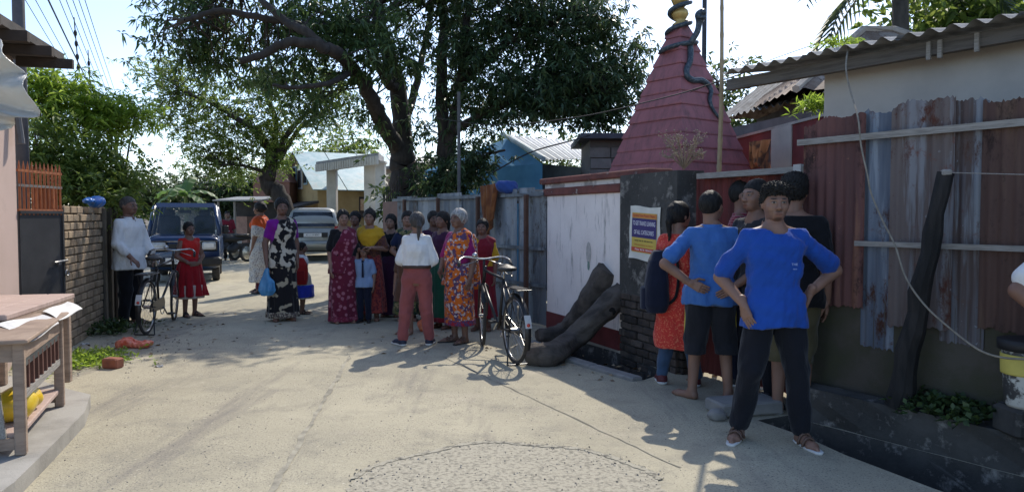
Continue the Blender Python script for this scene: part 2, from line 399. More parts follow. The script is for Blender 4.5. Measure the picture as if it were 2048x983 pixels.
wood_pale = M('pale_weathered_wood', (.32,.30,.27), (.2,.185,.165), scale=9, stretch=(1,14,14), bmp=.3, rough=.9)
mb = MB(); mb.box((1.57, -.06, 2.05), (3.2, .025, .045)); mb.build('rail', wood_pale, fence)
mb = MB(); mb.box((1.02, -.062, 1.30), (1.14, .022, .035)); mb.build('rail', wood_pale, fence)
mb = MB()
for k in range(5): mb.box((.1+.72*k, .04, 1.5), (.06, .05, 1.3))
mb.box((1.57,.036,2.0),(3.1,.04,.05)); mb.build('timber_frame', M('dark_timber', (.06,.045,.035), scale=8), fence)

# house behind the rusty fence
grey_render = M('grey_cement_render', (.46,.43,.39), (.39,.365,.335), scale=2.5, bmp=.25, bscale=70, grime=(.25,.245,.24), glo=.6, ghi=.85, rough=.93)
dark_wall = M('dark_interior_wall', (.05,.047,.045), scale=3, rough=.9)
H0 = F0+FN*.8
house = thing('grey_house', 'low house with grey cement wall and corrugated roof behind the rusty fence', 'house', H0, math.atan2(FD.y, FD.x))
mb = MB(); mb.box((1.6, .10, 2.55), (3.97, .2, .52)); mb.build('lintel_wall', grey_render, house)
mb = MB(); mb.box((-.235, .103, 1.15), (.30, .19, 2.28)); mb.build('corner_wall', grey_render, house)
mb = MB(); mb.box((1.85, .9, 1.14), (3.8, .15, 2.28)); mb.build('recessed_wall', dark_wall, house)  # near-black colour carries the shade inside the open verandah
mb = MB(); mb.box((-.30, 1.45, 1.4), (.15, 2.4, 2.78)); mb.build('side_wall', grey_render, house)
mb = MB(); mb.box((1.2, -.20, 2.72), (4.9, .07, .10)); mb.build('eave_beam', M('grey_brown_timber', (.13,.115,.10), (.08,.07,.06), scale=6, stretch=(.6,8,8)), house)
for x in (.62, .70, .95):
    mb = MB(); mb.box((x, -.245, 2.70), (.03, .02, .13)); mb.build('bracket', wood_pale, house)
for i in range(6):
    o = corr(.84, 3.3, pitch=.15, amp=.022, rows=2, per=8, seed=i).build('roof_sheet', asb, house, True, loc=(-1.15+.8*i, -.42, 2.80+.006*(i % 2)))
    o.rotation_euler = (R(-90+8.5), 0, 0)
# vine / cable hanging down over the fence
cable_m = M('old_rope', (.27,.24,.19), (.17,.15,.12), scale=20, rough=.9)
vine = [at(1697,92,6.0), at(1692,135,5.75), at(1700,180,5.6), at(1716,235,5.28), at(1722,290,5.22), at(1735,350,5.14), at(1742,385,5.12), at(1765,440,5.02), at(1790,490,4.92), at(1812,555,4.80), at(1850,610,4.66), at(1905,660,4.48), at(1960,700,4.30), at(2010,715,4.2), at(2075,718,4.05)]
def smooth_path(pts, sub=6):
    pts = [Vector(p) for p in pts]; out = []
    for i in range(len(pts)-1):
        p0, p1, p2, p3 = pts[max(i-1,0)], pts[i], pts[i+1], pts[min(i+2,len(pts)-1)]
        for k in range(sub):
            t = k/sub
            out.append(.5*((2*p1)+(p2-p0)*t+(2*p0-5*p1+4*p2-p3)*t*t+(3*p1-p0-3*p2+p3)*t**3))
    return out+[pts[-1]]
mb = MB(); mb.tube(smooth_path(vine), .0065, 6)
tag(mb.build('hanging_rope', cable_m, smooth=True), 'pale rope hanging from the roof eave and looping across the rusty fence', 'rope')
# charred beam leaning on the fence
char = M('charred_wood', (.010,.010,.010), (.028,.025,.024), scale=14, stretch=(1,1,.2), bmp=.8, bscale=40, rough=.85)
a, b = G(1795, 812, .235), at(1890, 345, 4.72)
mb = MB(); pts = [a.lerp(b, i/12)+Vector((math.sin(i*1.7)*.008, math.cos(i*2.1)*.008, 0)) for i in range(13)]
mb.tube(pts, [.082-.036*i/12+.006*math.sin(i*2.3) for i in range(13)], 9)
tag(mb.build('charred_beam', char), 'charred black timber leaning against the rusty sheet fence', 'beam')
mb = MB(); w0 = at(1893,345,4.70)
mb.bbox(w0, (.06,.04,.04), .008); mb.tube([w0, at(2090,350,4.2)], .003, 5)
tag(mb.build('insulator_wire', wood_pale), 'thin grey wire tied to the top of the charred timber', 'wire')

# gate between pier and fence
GA, GB = Vector((1.60,7.02,0)), Vector((2.22,5.86,0)); ang, L = along(GA, GB)
gate = thing('red_sheet_gate', 'dark red corrugated sheet gate behind the group of men', 'gate', GA, ang)
gate_m = rust_mat('dark_red_sheet', [(0.166,0.043,0.039),(0.098,0.031,0.029),(0.234,0.078,0.058),(0.078,0.031,0.027)])
for i in range(2):
    corr(L*.5+.02, 1.82, ragged=.012, rows=2, seed=20+i).build('corrugated_sheet', gate_m, gate, True, loc=(i*L*.5, .16+.02*i, .03))
mb = MB(); mb.box((L*.55, .12, 1.86), (L*.95, .10, .05)); mb.build('top_plank', wood_pale, gate)
mb = MB(); mb.box((L-.05, .10, .95), (.075, .09, 1.9)); mb.build('gate_post', M('white_post', (.55,.54,.52), (.4,.39,.37), scale=5), gate)
# brick pier with poster
brick_dark = M('sooty_brick', (.085,.066,.054), (.035,.03,.027), scale=8, bmp=.6, bscale=35, rnd=.35, grime=(.14,.13,.115), glo=.6, ghi=.75, gscale=4, rough=.95)
PA, PB = Vector((1.155,8.02,0)), Vector((1.545,7.03,0)); ang, L = along(PA, PB)
pier = thing('brick_pier', 'sooty brick gate pier carrying the poster', 'pier', PA, ang)
mb = MB(); mb.box((L/2, .15, 1.29), (L, .30, 1.26)); po = mb.build('plaster_face', conc_dark, pier)
mb = MB(); mb.box((L/2, .16, .32), (L-.02, .27, 1.06)); mb.build('mortar_core', M('dark_mortar', (.05,.046,.042), scale=10, bmp=.5), pier)
mb = MB(); mb.bbox((0,0,0), (.225,.10,.066), .006); bk_me = mb.mesh('brick', brick_dark)
rb = random.Random(5); zrow = -.17; row = 0
while zrow < .62:
    x = -(.12 if row % 2 else 0)
    while x < L:
        w0, w1 = max(x, 0), min(x+.23, L)
        if w1-w0 > .05:
            o = link_mesh('brick', bk_me, pier, ((w0+w1)/2, .05+rb.uniform(-.012,.006), zrow+.035)); o.scale = ((w1-w0-.012)/.225, 1, 1)
        x += .24
    for k in range(1):
        o = link_mesh('brick', bk_me, pier, (L+.0, .17, zrow+.035), (0,0,math.pi/2)); o.scale = (1.1, .9, 1)
    zrow += .078; row += 1
# the poster
def text(parent, body, size, loc, mt, name='lettering', rot=(0,0,0), align='CENTER', sx=1.0):
    cu = bpy.data.curves.new(name, 'FONT'); cu.body = body; cu.size = size; cu.align_x = align; cu.align_y = 'CENTER'; cu.extrude = .0004
    cu.materials.append(mt); tmp = bpy.data.objects.new(name, cu); COL.objects.link(tmp); dg = bpy.context.evaluated_depsgraph_get(); me = bpy.data.meshes.new_from_object(tmp.evaluated_get(dg)); bpy.data.objects.remove(tmp)
    me.materials.clear(); me.materials.append(mt); o = link_mesh(name, me, parent, loc, rot); o.scale = (sx,1,1); return o
def flat(name, col, rough=.6): return M(name, col, tuple(x*.85 for x in c4(col)[:3]), scale=6, rough=rough, bmp=.05)
pw, phh = .41, .54
pc = PA.lerp(PB, .47)
poster = thing('poster', 'yellow and purple printed poster pasted on the sooty brick pier', 'poster', (pc.x-.012*.93, pc.y-.012*.37, 1.045), ang)
poster.rotation_euler = (0, R(2.5), ang); poster.scale = (1.4,1,1)
def pnl(name, x0, x1, z0, z1, y, mt):
    mb = MB(); mb.box(((x0+x1)/2, y, (z0+z1)/2), (x1-x0, .0012, z1-z0)); return mb.build(name, mt, poster)
paper = flat('poster_paper', (.72,.71,.64)); pyel = flat('poster_yellow', (.62,.46,.09)); ppur = flat('poster_purple', (.05,.035,.16)); pred = flat('poster_red', (.55,.09,.04)); pora = flat('poster_orange', (.62,.22,.05)); pwht = flat('poster_white', (.8,.8,.85)); pdrk = flat('poster_black', (.04,.03,.03))
mb = MB(); vs = []
for j in range(9):
    for i in range(7):
        u, v_ = i/6, j/8; e = .006*math.sin(v_*9+u*4)
        vs.append((-pw/2+pw*u+e*(1 if i in (0,6) else 0), -.002-.004*max(0, (v_-.85))*6*u-.006*max(0,.12-v_)*8*(1-u), phh*v_+.008*math.sin(u*7)*(1 if j in (0,8) else 0)))
for j in range(8):
    for i in range(6): mb.f.append((j*7+i, j*7+i+1, j*7+i+8, j*7+i+7)); mb.m.append(0)
mb.v = vs; mb.build('paper', paper, poster)
pnl('yellow_field', -.165, .165, .075, .475, -.0075, pyel); pnl('orange_band', -.165, .165, .425, .468, -.0095, pora)
pnl('purple_field', -.165, .165, .225, .42, -.0095, ppur); pnl('red_band', -.165, .165, .082, .125, -.0095, pred)
RX = (R(90),0,0)
text(poster, 'Spoken Tone Power Object', .030, (0,-.0105,.447), flat('poster_maroon', (.30,.03,.03)), rot=RX, sx=.85)
text(poster, 'TO GET TRAINED LEARNING', .062, (0,-.0105,.368), pwht, rot=RX, sx=.37)
text(poster, 'OF ALL CATEGORIES', .062, (0,-.0105,.277), pwht, rot=RX, sx=.46)
for k, s in enumerate(['nuoy vos to atis aon no', 'inoo ons es oy ao nos vi']): text(poster, s, .030, (0,-.0105,.196-.042*k), [pdrk, pora][k], rot=RX, sx=.85)
text(poster, 'Mob: 9678 780410', .030, (0,-.0105,.103), pwht, rot=RX)

# whitewashed wall with maroon coping
white_wall_m = M('stained_whitewash', (.88,.80,.745), (.80,.72,.67), scale=2.5, bmp=.2, grime=(.20,.18,.16), glo=.55, ghi=.72, gscale=2.6, gstretch=(3,3,.5), rough=.92)
maroon = M('maroon_paint', (.16,.03,.03), (.10,.02,.02), scale=4, bmp=.2, rough=.8, grime=(.05,.03,.03), glo=.55, ghi=.8)
coping_m = M('flaking_maroon_coping', (.20,.07,.055), (.115,.045,.04), scale=5, bmp=.5, grime=(.42,.38,.34), glo=.60, ghi=.68, gscale=5, rough=.9)
WA, WB = Vector((.47,10.0,0)), Vector((1.19,8.28,0)); ang, L = along(WA, WB)
ww = thing('whitewashed_wall', 'stained pinkish white compound wall with maroon base and coping', 'wall', WA, ang)
mb = MB(); mb.box((L/2, .10, .98), (L, .20, 1.54)); mb.build('wall_face', white_wall_m, ww)
mb = MB(); mb.box((L/2, .095, -.08), (L, .215, .60)); mb.build('base_band', maroon, ww)
mb = MB(); mb.bbox((L/2, .10, 1.80), (L+.12, .27, .10), .015); mb.build('lower_coping', coping_m, ww)
mb = MB(); mb.box((L/2, .10, 1.878), (L+.05, .24, .055)); mb.build('coping_bed', M('white_plaster_band', (.62,.58,.54), (.3,.27,.25), scale=4, lo=.5, hi=.6, bmp=.4), ww)
mb = MB(); mb.bbox((L/2+.25, .10, 1.945), (L+.75, .33, .08), .015); mb.build('coping', coping_m, ww)
mb = MB(); mb.sphere((L*.62,-.004,1.05), .09, 10, 6, (.7,.02,1.5)); mb.build('painted_mark', M('faded_drawing', (.42,.40,.37), (.55,.51,.47), scale=20), ww)
mb = MB(); mb.sphere((L*.62,-.005,.90), .035, 8, 5, (.8,.02,1.6)); mb.build('green_stain', M('green_stain', (.10,.22,.17), (.3,.35,.3), scale=25), ww)

# grey sheet fence
SA, SB = Vector((.46,10.03,0)), Vector((-2.2,14.1,0)); ang, L = along(SA, SB)
gf = thing('zinc_sheet_fence', 'dull blue grey metal sheet fence behind the women and bicycle', 'fence', SA, ang)
x = 0; i = 0
for w, h in [(.30,1.80),(.42,1.86),(.82,1.85),(.80,1.80),(.82,1.84),(.80,1.78),(.82,1.82)]:
    o = corr(w, h, pitch=.25, amp=.012, rows=2, per=8, seed=40+i).build('metal_sheet', zinc if i % 3 else zinc2, gf, True, loc=(x, -.02*(i % 2), .02)); x += w*.985; i += 1
for z in (.55, 1.05, 1.78): 
    mb = MB(); mb.box((L/2, .04 if z != 1.05 else .045, z), (L, .03, .045)); mb.build('rail', zinc2, gf)
for k in range(4):
    mb = MB(); mb.box((.35+1.3*k, .09, .89), (.05, .05, 1.78)); mb.build('fence_post', M('rusty_post', (.12,.06,.04), scale=8), gf)
# maroon bracket between sheet and wall
# shrine
roof_red = M('shrine_maroon_paint', (.34,.12,.125), (.28,.10,.105), scale=3, bmp=.12, rough=.62, grime=(.15,.068,.07), glo=.46, ghi=.74, gscale=2.5, gstretch=(4,4,.35))
SC = Vector((.2215*11.0, 11.0, 0)); half = .745
shrine = thing('shrine', 'maroon stepped pyramid shrine with a dark serpent winding up its roof', 'shrine', SC, R(45-10))
mb = MB(); mb.box((0,0,.98), (1.25,1.25,1.96)); mb.build('base_wall', maroon, shrine)
z0, z1, nt = 2.02, 4.25, 11
for k in range(nt):
    za, zb = z0+(z1-z0)*k/nt, z0+(z1-z0)*(k+1)/nt
    f = lambda z: half*(1-(z-z0)/(z1-z0+.26))+.0
    wa, wb = f(za)*2+.035, f(zb)*2
    mb = MB(); s = [(-1,-1),(1,-1),(1,1),(-1,1)]
    jt = lambda: random.uniform(-.007,.007)
    j4 = [(jt(), jt(), jt()) for _ in range(4)]
    vs = [(a*wa/2+j[0], b*wa/2+j[1], za+j[2]) for (a, b), j in zip(s, j4)]+[(a*wa/2+j[0], b*wa/2+j[1], za+.018+j[2]) for (a, b), j in zip(s, j4)]+[(a*wb/2, b*wb/2, zb+.006) for a, b in s]
    mb.add(vs, [(3,2,1,0),(8,9,10,11)]+[(i, (i+1) % 4, 4+(i+1) % 4, 4+i) for i in range(4)]+[(4+i, 4+(i+1) % 4, 8+(i+1) % 4, 8+i) for i in range(4)])
    mb.build('roof_course', roof_red, shrine)
gold = M('brass_gold_paint', (.55,.38,.13), (.42,.28,.09), scale=6, rough=.4, metal=.35, bmp=.05)
mb = MB(); mb.lathe([(.09,4.23),(.11,4.26),(.06,4.30),(.09,4.34),(.125,4.40),(.11,4.46),(.055,4.50)], 20); mb.build('finial_base', gold, shrine, True)
mb = MB(); mb.lathe([(.05,4.49),(.10,4.54),(.135,4.62),(.13,4.69),(.08,4.76),(.05,4.79),(.07,4.83),(.03,4.89),(.012,5.02)], 20); mb.build('finial_pot', gold, shrine, True)
snake_m = M('serpent_paint', (.035,.05,.065), (.09,.11,.12), scale=30, lo=.5, hi=.6, rough=.4, bmp=.2)
def onroof(px, py, out=.03):                  # ray onto the shrine's sloping faces, in shrine space
    d = ray(px, py); o = Vector((0,0,CAMZ)); Mi = (Matrix.Translation(SC) @ Matrix.Rotation(R(35),4,'Z')).inverted()
    best = None
    for k in range(900):
        t = 8.5+k*.004; p = Mi @ (o+d*t)
        hw = half*(1-(p.z-z0)/(z1-z0+.26))+.012+out
        if max(abs(p.x), abs(p.y)) <= hw: return p
    return Mi @ (o+d*(10.6))
sp = [onroof(1160+x*.3865, y*.3866) for x, y in [(735,625),(712,600),(683,555),(672,515),(678,472),(660,435),(625,415),(585,415),(556,395),(552,360),(568,320),(572,270),(570,235)]]
head = [sp[-1]+Vector((-.02,-.05,.05)), sp[-1]+Vector((.02,-.11,.17)), sp[-1]+Vector((.03,-.13,.27)), sp[-1]+Vector((.03,-.15,.36)), sp[-1]+Vector((.02,-.20,.42)), sp[-1]+Vector((.0,-.25,.42))]
path = smooth_path(sp+head, 5); n = len(path)
def srad(i):
    u = i/(n-1); r = .014+.03*min(1, u*3)
    if u > .80: r *= 1+1.0*math.exp(-((u-.91)/.04)**2)
    if u > .97: r *= .75
    return r
mb = MB(); mb.tube(path, [srad(i) for i in range(n)], 10)
coil = []
for k in range(70):
    a = k*.25; z = 3.86+k*.0115; r = .075+max(0, (4.23-z))*.34+ (.075 if z > 4.26 else .08)*1.0
    coil.append((r*math.cos(a+2.6), r*math.sin(a+2.6), z))
mb.tube(coil, [.018+.016*min(1,(70-k)/12) for k in range(70)], 8)
mb.build('serpent', snake_m, shrine, True)
# poles by the shrine
bamboo_m = M('dry_bamboo', (.34,.26,.15), (.24,.18,.10), scale=8, stretch=(3,3,1), bmp=.1, rough=.6)
a, b = at(1436,385,7.35), at(1446,-60,7.3); mb = MB(); rd = []; pts = []
for k in range(60):
    t = k/59; pts.append(a.lerp(b, t)+Vector((.012*math.sin(t*4),0,0))); rd.append((.024-.008*t)*(1.14 if k % 7 == 0 else 1))
pts = [Vector((a.x, a.y, .0)), Vector((a.x, a.y, 1.0))]+pts; rd = [.025,.025]+rd
mb.tube(pts, rd, 8); tag(mb.build('bamboo_pole', bamboo_m, smooth=True), 'tall pale bamboo pole standing in front of the shrine', 'pole')
mb = MB(); a = at(1408,130,14); mb.tube([(a.x,a.y,0),(a.x,a.y,7.5)], [.05,.04], 8)
tag(mb.build('iron_pole', M('dark_iron', (.05,.055,.065), scale=10, rough=.6)), 'thin dark metal pole rising behind the shrine', 'pole')

# inner red wall, shed roof behind the gate
red_wall_m = M('red_wall_paint', (.17,.035,.035), (.11,.025,.028), scale=3, bmp=.2, rough=.85)
a, b = at(1455,272,12.3), at(1665,243,9.0); ang, L = along((a.x,a.y,0), (b.x,b.y,0))
rw = thing('inner_red_wall', 'dark red inner wall with pale top edge behind the gate', 'wall', (a.x,a.y,0), ang)
mb = MB(); mb.box((L/2,.08,1.35),(L,.16,2.70)); mb.build('wall_face', red_wall_m, rw)
mb = MB(); mb.box((L/2,.08,2.718),(L,.20,.035)); mb.build('top_edge', M('pale_edge', (.4,.37,.34), scale=5), rw)
mb = MB(); mb.box((L*.60,-.013,2.3),(.6,.02,.8)); mb.build('grey_panel', grey_render, rw)
shed = thing('tiled_shed', 'shed with ribbed grey roof behind the shrine gate', 'shed', (0,0,0))
el, er, tl, tr_ = at(1440,236,13.2), at(1690,178,10.0), at(1535,160,15.2), at(1700,140,12.2)
mb = MB(); n = 64; vs = []
for i in range(n+1):
    u = i/n; w = .03*math.sin(u*n/8*2*math.pi*2.2)
    p, q = el.lerp(er, u), tl.lerp(tr_, u); vs += [p+Vector((0,0,w)), q+Vector((0,0,w))]
mb.add(vs, [(2*i, 2*i+2, 2*i+3, 2*i+1) for i in range(n)]); mb.build('roof_sheet', asb, shed, True)
ang, L = along((el.x,el.y+.35,0), (er.x,er.y+.35,0))
mb = MB(); mb.T = Matrix.Translation((el.x, el.y+.35, 0)) @ Matrix.Rotation(ang, 4, 'Z'); mb.box((L/2,.1,1.5),(L,.2,3.0)); mb.build('wall', M('dim_plaster', (.17,.17,.18), scale=3), shed)
tag(shed, 'shed with ribbed grey asbestos roof beside the grey house', 'shed')
# roof peak behind grey house
ap_ = at(1795,42,11.5); hip = thing('hipped_roof_house', 'weathered hipped tin roof peak beyond the grey house eave', 'house', (ap_.x, ap_.y, 0))
mb = MB(); mb.box((0,.6,1.6),(3.0,2.6,3.2)); mb.build('wall', M('dim_plaster2', (.14,.13,.12), scale=3), hip)
tin = rust_mat('brown_tin_roof', [(.26,.20,.16),(.17,.12,.09),(.33,.28,.24),(.13,.07,.05)], streak=6)
base = [(-1.9,-1.0,3.25),(1.9,-1.0,3.25),(1.9,2.2,3.25),(-1.9,2.2,3.25)]; apz = ap_.z
for k in range(4):
    a, b = Vector(base[k]), Vector(base[(k+1) % 4]); r0, r1 = Vector((-.25,.6,apz)), Vector((.25,.6,apz))
    t0, t1 = [(r0,r1),(r1,r1),(r1,r0),(r0,r0)][k]
    mb = MB(); n = 30; vs = []
    for i in range(n+1):
        u = i/n; wv = .02*math.sin(i*math.pi/1.5); vs += [a.lerp(b,u)+Vector((0,0,wv)), t0.lerp(t1,u)+Vector((0,0,wv*.3))]
    mb.add(vs, [(2*i,2*i+2,2*i+3,2*i+1) for i in range(n)]); mb.build('roof_slope', tin, hip)
mb = MB(); mb.tube([base[0], (-.25,.6,apz+.02), (.25,.6,apz+.02), base[1]], .06, 6); mb.build('ridge_cap', M('pale_ridge', (.42,.36,.30), scale=5), hip)
# orange cloth hung on the inner wall
def cloth(name, label, top0, top1, drop, mt, seed=0, amp=.035, thick=.02, cat='cloth', taper=.0):
    r = random.Random(seed); mb = MB(); nx, nz = 22, 16; f, bck = [], []
    for j in range(nz+1):
        for i in range(nx+1):
            u, v_ = i/nx, j/nz; p = Vector(top0).lerp(Vector(top1), u*(1-taper*v_)+taper*v_*.5)
            d = (Vector(top1)-Vector(top0)); nrm = Vector((d.y,-d.x,0)).normalized()
            e = amp*(math.sin(u*17+seed)+.6*math.sin(u*31+v_*3+seed*2))*(.35+.65*v_)
            hem = drop*(1+.18*math.sin(u*5+seed))
            q = p+nrm*(e+thick)+Vector((0,0,-hem*v_)); f.append(q); bck.append(q-nrm*thick*.4)
    mb.add(f, [(j*(nx+1)+i, j*(nx+1)+i+1, (j+1)*(nx+1)+i+1, (j+1)*(nx+1)+i) for j in range(nz) for i in range(nx)])
    mb.add(bck, [(j*(nx+1)+i, (j+1)*(nx+1)+i, (j+1)*(nx+1)+i+1, j*(nx+1)+i+1) for j in range(nz) for i in range(nx)])
    return tag(mb.build(name, mt, smooth=True), label, cat)
cloth('draped_cloth', 'faded orange cloth slung over the wall beside the shrine', at(1500,284,10.2), at(1545,278,9.9), .36, fabric('orange_cloth', (.42,.17,.07), (.10,.05,.035), 'blobs', 7, lo=.48, hi=.6), 3, .08, taper=.35)
# blue house and grey block house behind the fence
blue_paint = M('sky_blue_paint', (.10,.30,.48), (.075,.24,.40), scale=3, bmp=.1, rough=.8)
bh = thing('blue_house', 'sky blue house with pale corrugated roof behind the sheet fence', 'house', (0,0,0))
rA, rB, eA, eB = at(1008,270,17), at(1200,286,19), at(1092,320,14.6), at(1215,316,16.4)
mb = MB(); n = 90; vs = []
for i in range(n+1):
    u = i/n; w = .018*math.sin(i*math.pi/2.25); vs += [eA.lerp(eB,u)+Vector((0,0,w)), rA.lerp(rB,u)+Vector((0,0,w))]
mb.add(vs, [(2*i,2*i+2,2*i+3,2*i+1) for i in range(n)]); mb.build('roof_sheet', white_sheet, bh)
gl = Vector((rA.x-2.0, rA.y+1.4, eA.z))
mb = MB(); e2 = eA+Vector((-.06,.22,-.06)); r2 = rA+Vector((.08,.05,-.06)); g2 = gl
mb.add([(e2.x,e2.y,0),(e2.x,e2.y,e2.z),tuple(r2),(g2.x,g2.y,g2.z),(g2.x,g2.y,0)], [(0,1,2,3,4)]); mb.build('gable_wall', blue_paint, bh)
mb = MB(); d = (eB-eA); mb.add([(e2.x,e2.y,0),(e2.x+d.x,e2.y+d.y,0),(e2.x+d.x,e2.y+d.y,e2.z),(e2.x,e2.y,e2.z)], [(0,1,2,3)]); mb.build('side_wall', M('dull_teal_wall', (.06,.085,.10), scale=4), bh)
mb = MB(); mb.tube([rA+Vector((-.03,-.05,.02)), eA+Vector((-.05,-.05,.02))], .05, 6); mb.build('barge_board', M('pale_blue_board', (.40,.52,.58), scale=5), bh)
gb = thing('block_house', 'unplastered grey block house between blue house and shrine', 'house', at(1180,400,13.5)*1, 0); gb.location.z = 0
block_m = M('grey_block', (.17,.165,.16), (.12,.115,.11), scale=6, rnd=.12, bmp=.4)
mb = MB(); mb.box((.75,.9,1.42),(1.5,1.7,2.84)); mb.build('wall_core', M('block_mortar', (.11,.105,.10), scale=9), gb)
mb = MB(); mb.bbox((0,0,0),(.37,.05,.18),.006); bme = mb.mesh('block', block_m)
for r_ in range(7):
    for c_ in range(4): link_mesh('block', bme, gb, (.2+.385*c_-(.0 if r_ % 2 else .02), .035, 1.45+.195*r_))
mb = MB(); mb.box((.8,.8,2.89),(2.0,2.2,.09)); mb.build('roof_slab', M('dark_roof_slab', (.06,.065,.085), scale=4), gb)
# yellow house with gable
yel = M('ochre_plaster', (.50,.36,.17), (.42,.29,.13), scale=2, bmp=.1, grime=(.26,.19,.11), glo=.6, ghi=.85)
A = at(600,304,34); rd_, pp = Vector((.85,.53,0)), Vector((.53,-.85,0))
yh = thing('yellow_house', 'ochre gabled house with teal and pale sheet roof in the distance', 'house', (0,0,0))
rz = A.z; wid, drop_ = 2.5, 1.5
for sgn, mt in ((1, teal_sheet), (-1, asb)):
    for k in range(5):
        p0 = A+rd_*(k*1.5-.35); p1 = A+rd_*((k+1)*1.5-.39)
        q0, q1 = p0+pp*sgn*(wid+.5)+Vector((0,0,-drop_*1.2)), p1+pp*sgn*(wid+.5)+Vector((0,0,-drop_*1.2))
        mb = MB(); up = Vector((0,0,.035)); mb.add([p0,p1,q1,q0,p0+up,p1+up,q1+up,q0+up], [(0,1,2,3),(7,6,5,4),(0,4,5,1),(1,5,6,2),(2,6,7,3),(3,7,4,0)])
        mb.build('roof_sheet', mt if k < 3 else (white_sheet if sgn > 0 else asb), yh)
mb = MB(); l, r_ = A-pp*wid, A+pp*wid
mb.add([(l.x,l.y,0),(r_.x,r_.y,0),(r_.x,r_.y,rz-drop_),tuple(A-Vector((0,0,.06))),(l.x,l.y,rz-drop_)], [(0,1,2,3,4)]); mb.build('gable_wall', yel, yh)
e_ = r_+rd_*7; mb = MB(); mb.add([(r_.x,r_.y,0),(e_.x,e_.y,0),(e_.x,e_.y,rz-drop_),(r_.x,r_.y,rz-drop_)], [(0,1,2,3)]); mb.build('side_wall', yel, yh)
blu = M('pale_blue_frame', (.30,.42,.46), scale=8)
for k, (o_, h_) in enumerate([(-.75,.9),(.1,1.25),(.9,.9)]):
    c = A+pp*o_+Vector((0,0,-1.05)); mb = MB(); Rz = Matrix.Rotation(math.atan2(pp.y,pp.x),3,'Z')
    mb.box(c-rd_*.03, (.5,.06,h_), R3=Rz); w = mb.build('window_panel', blu if k != 1 else white_sheet, yh)
    for s in (-.12,.12):
        mb = MB(); mb.box(c-rd_*.07+pp*s, (.15,.03,h_-.15), R3=Rz); mb.build('pane', glass_mat('dim_glass'), w)
mb = MB(); c = A+pp*.9-rd_*.7+Vector((0,0,-2.45)); mb.box(c, (3.7,1.4,.1), R3=Matrix.Rotation(math.atan2(pp.y,pp.x),3,'Z') @ Matrix.Rotation(R(14),3,'X')); mb.build('awning', M('dark_thatch', (.045,.04,.04), (.09,.08,.07), scale=12, bmp=.6), yh)
mb = MB(); c = A+pp*.9-rd_*.02+Vector((0,0,-3.5)); mb.box(c, (1.2,.06,1.9), R3=Matrix.Rotation(math.atan2(pp.y,pp.x),3,'Z')); mb.build('doorway', dark_wall, yh)
# meter box on house wall
c = r_+rd_*2.3; mb = MB(); mb.box((c.x,c.y-.2,1.85),(.8,.12,.9)); w = mb.build('shuttered_window', M('dark_shutter', (.07,.05,.045), scale=8), yh)
mb = MB(); mb.box((c.x-.18,c.y-.28,1.95),(.3,.02,.5)); mb.build('notice', M('notice_print', (.6,.45,.3), (.45,.2,.12), scale=9), w)
# white portico
wp = M('cream_pillar_paint', (.60,.57,.50), (.5,.47,.41), scale=3, bmp=.08, grime=(.33,.31,.27), glo=.6, ghi=.85)
pt = thing('portico', 'cream portico with thick pillars and fringed concrete canopy', 'portico', (0,0,0))
zc = 3.45
for px, Y, w in ((665,30.8,.38),(742,28.2,.43),(762,27.2,.34)):
    c = at(px,430,Y); mb = MB(); mb.bbox((c.x,c.y,zc/2),(w,w,zc),.02); pil = mb.build('pillar', wp, pt)
    mb = MB(); mb.box((c.x,c.y,zc-.06),(w+.08,w+.08,.08)); mb.build('capital', wp, pil)
ca, cb, cc_, cd = at(632,332,31.0), at(757,326,26.4), at(768,320,28.4), at(672,318,32.6)
mb = MB(); mb.prism([(p.x,p.y) for p in (ca,cb,cc_,cd)], zc, zc+.24); mb.build('canopy_slab', M('weathered_canopy', (.34,.33,.31), (.22,.21,.2), scale=3, bmp=.3), pt)
for k in range(26):
    p = ca.lerp(cb, (k+.5)/26); mb = MB(); mb.box((p.x,p.y-.05,zc-.02),(.16,.07,.3), rz=along(ca,cb)[0]); mb.build('fringe_tile', wp, pt)
# cream house beyond the portico with spiked gate
ch = thing('cream_house', 'cream pink house wall behind the big mango trunk', 'house', (0,0,0))
a, b = at(752,340,32), at(905,345,29.0); mb = MB(); mb.prism([(a.x,a.y),(b.x,b.y),(b.x+.5,b.y+3),(a.x+.5,a.y+3)], 0, a.z); mb.build('wall', M('cream_pink_plaster', (.46,.36,.29), (.4,.31,.25), scale=2), ch)
mb = MB(); mb.prism([(a.x-.15,a.y-.2),(b.x+.15,b.y-.2),(b.x+.6,b.y+3.2),(a.x+.4,a.y+3.2)], a.z, a.z+.12); mb.build('roof_slab', conc, ch)
a, b = at(768,470,15.4), at(800,470,14.4); ang, L = along((a.x,a.y,0),(b.x,b.y,0))
sg = thing('spiked_gate', 'brown metal gate topped with a row of spikes beside the sheet fence', 'gate', (a.x,a.y,0), ang)
brn = M('brown_gate_paint', (.16,.075,.055), (.11,.05,.04), scale=5, rough=.6)
mb = MB(); mb.box((L/2,0,.92),(L,.04,1.7)); mb.build('panel', brn, sg)
for k in range(8):
    mb = MB(); x = L*(k+.5)/8; h = 1.85+.45*(k/8)**1.5; mb.tube([(x,0,1.7),(x,0,h),(x-.02,0,h+.16)], [.012,.012,.002], 5); mb.build('spike', M('dark_spike', (.04,.035,.035), scale=9), sg)
mb = MB(); mb.tube([(L*k/10,0,1.80+.45*(k/10)**1.5) for k in range(11)], .014, 5); mb.build('curved_rail', M('dark_spike', (.04,.035,.035), scale=9), sg)
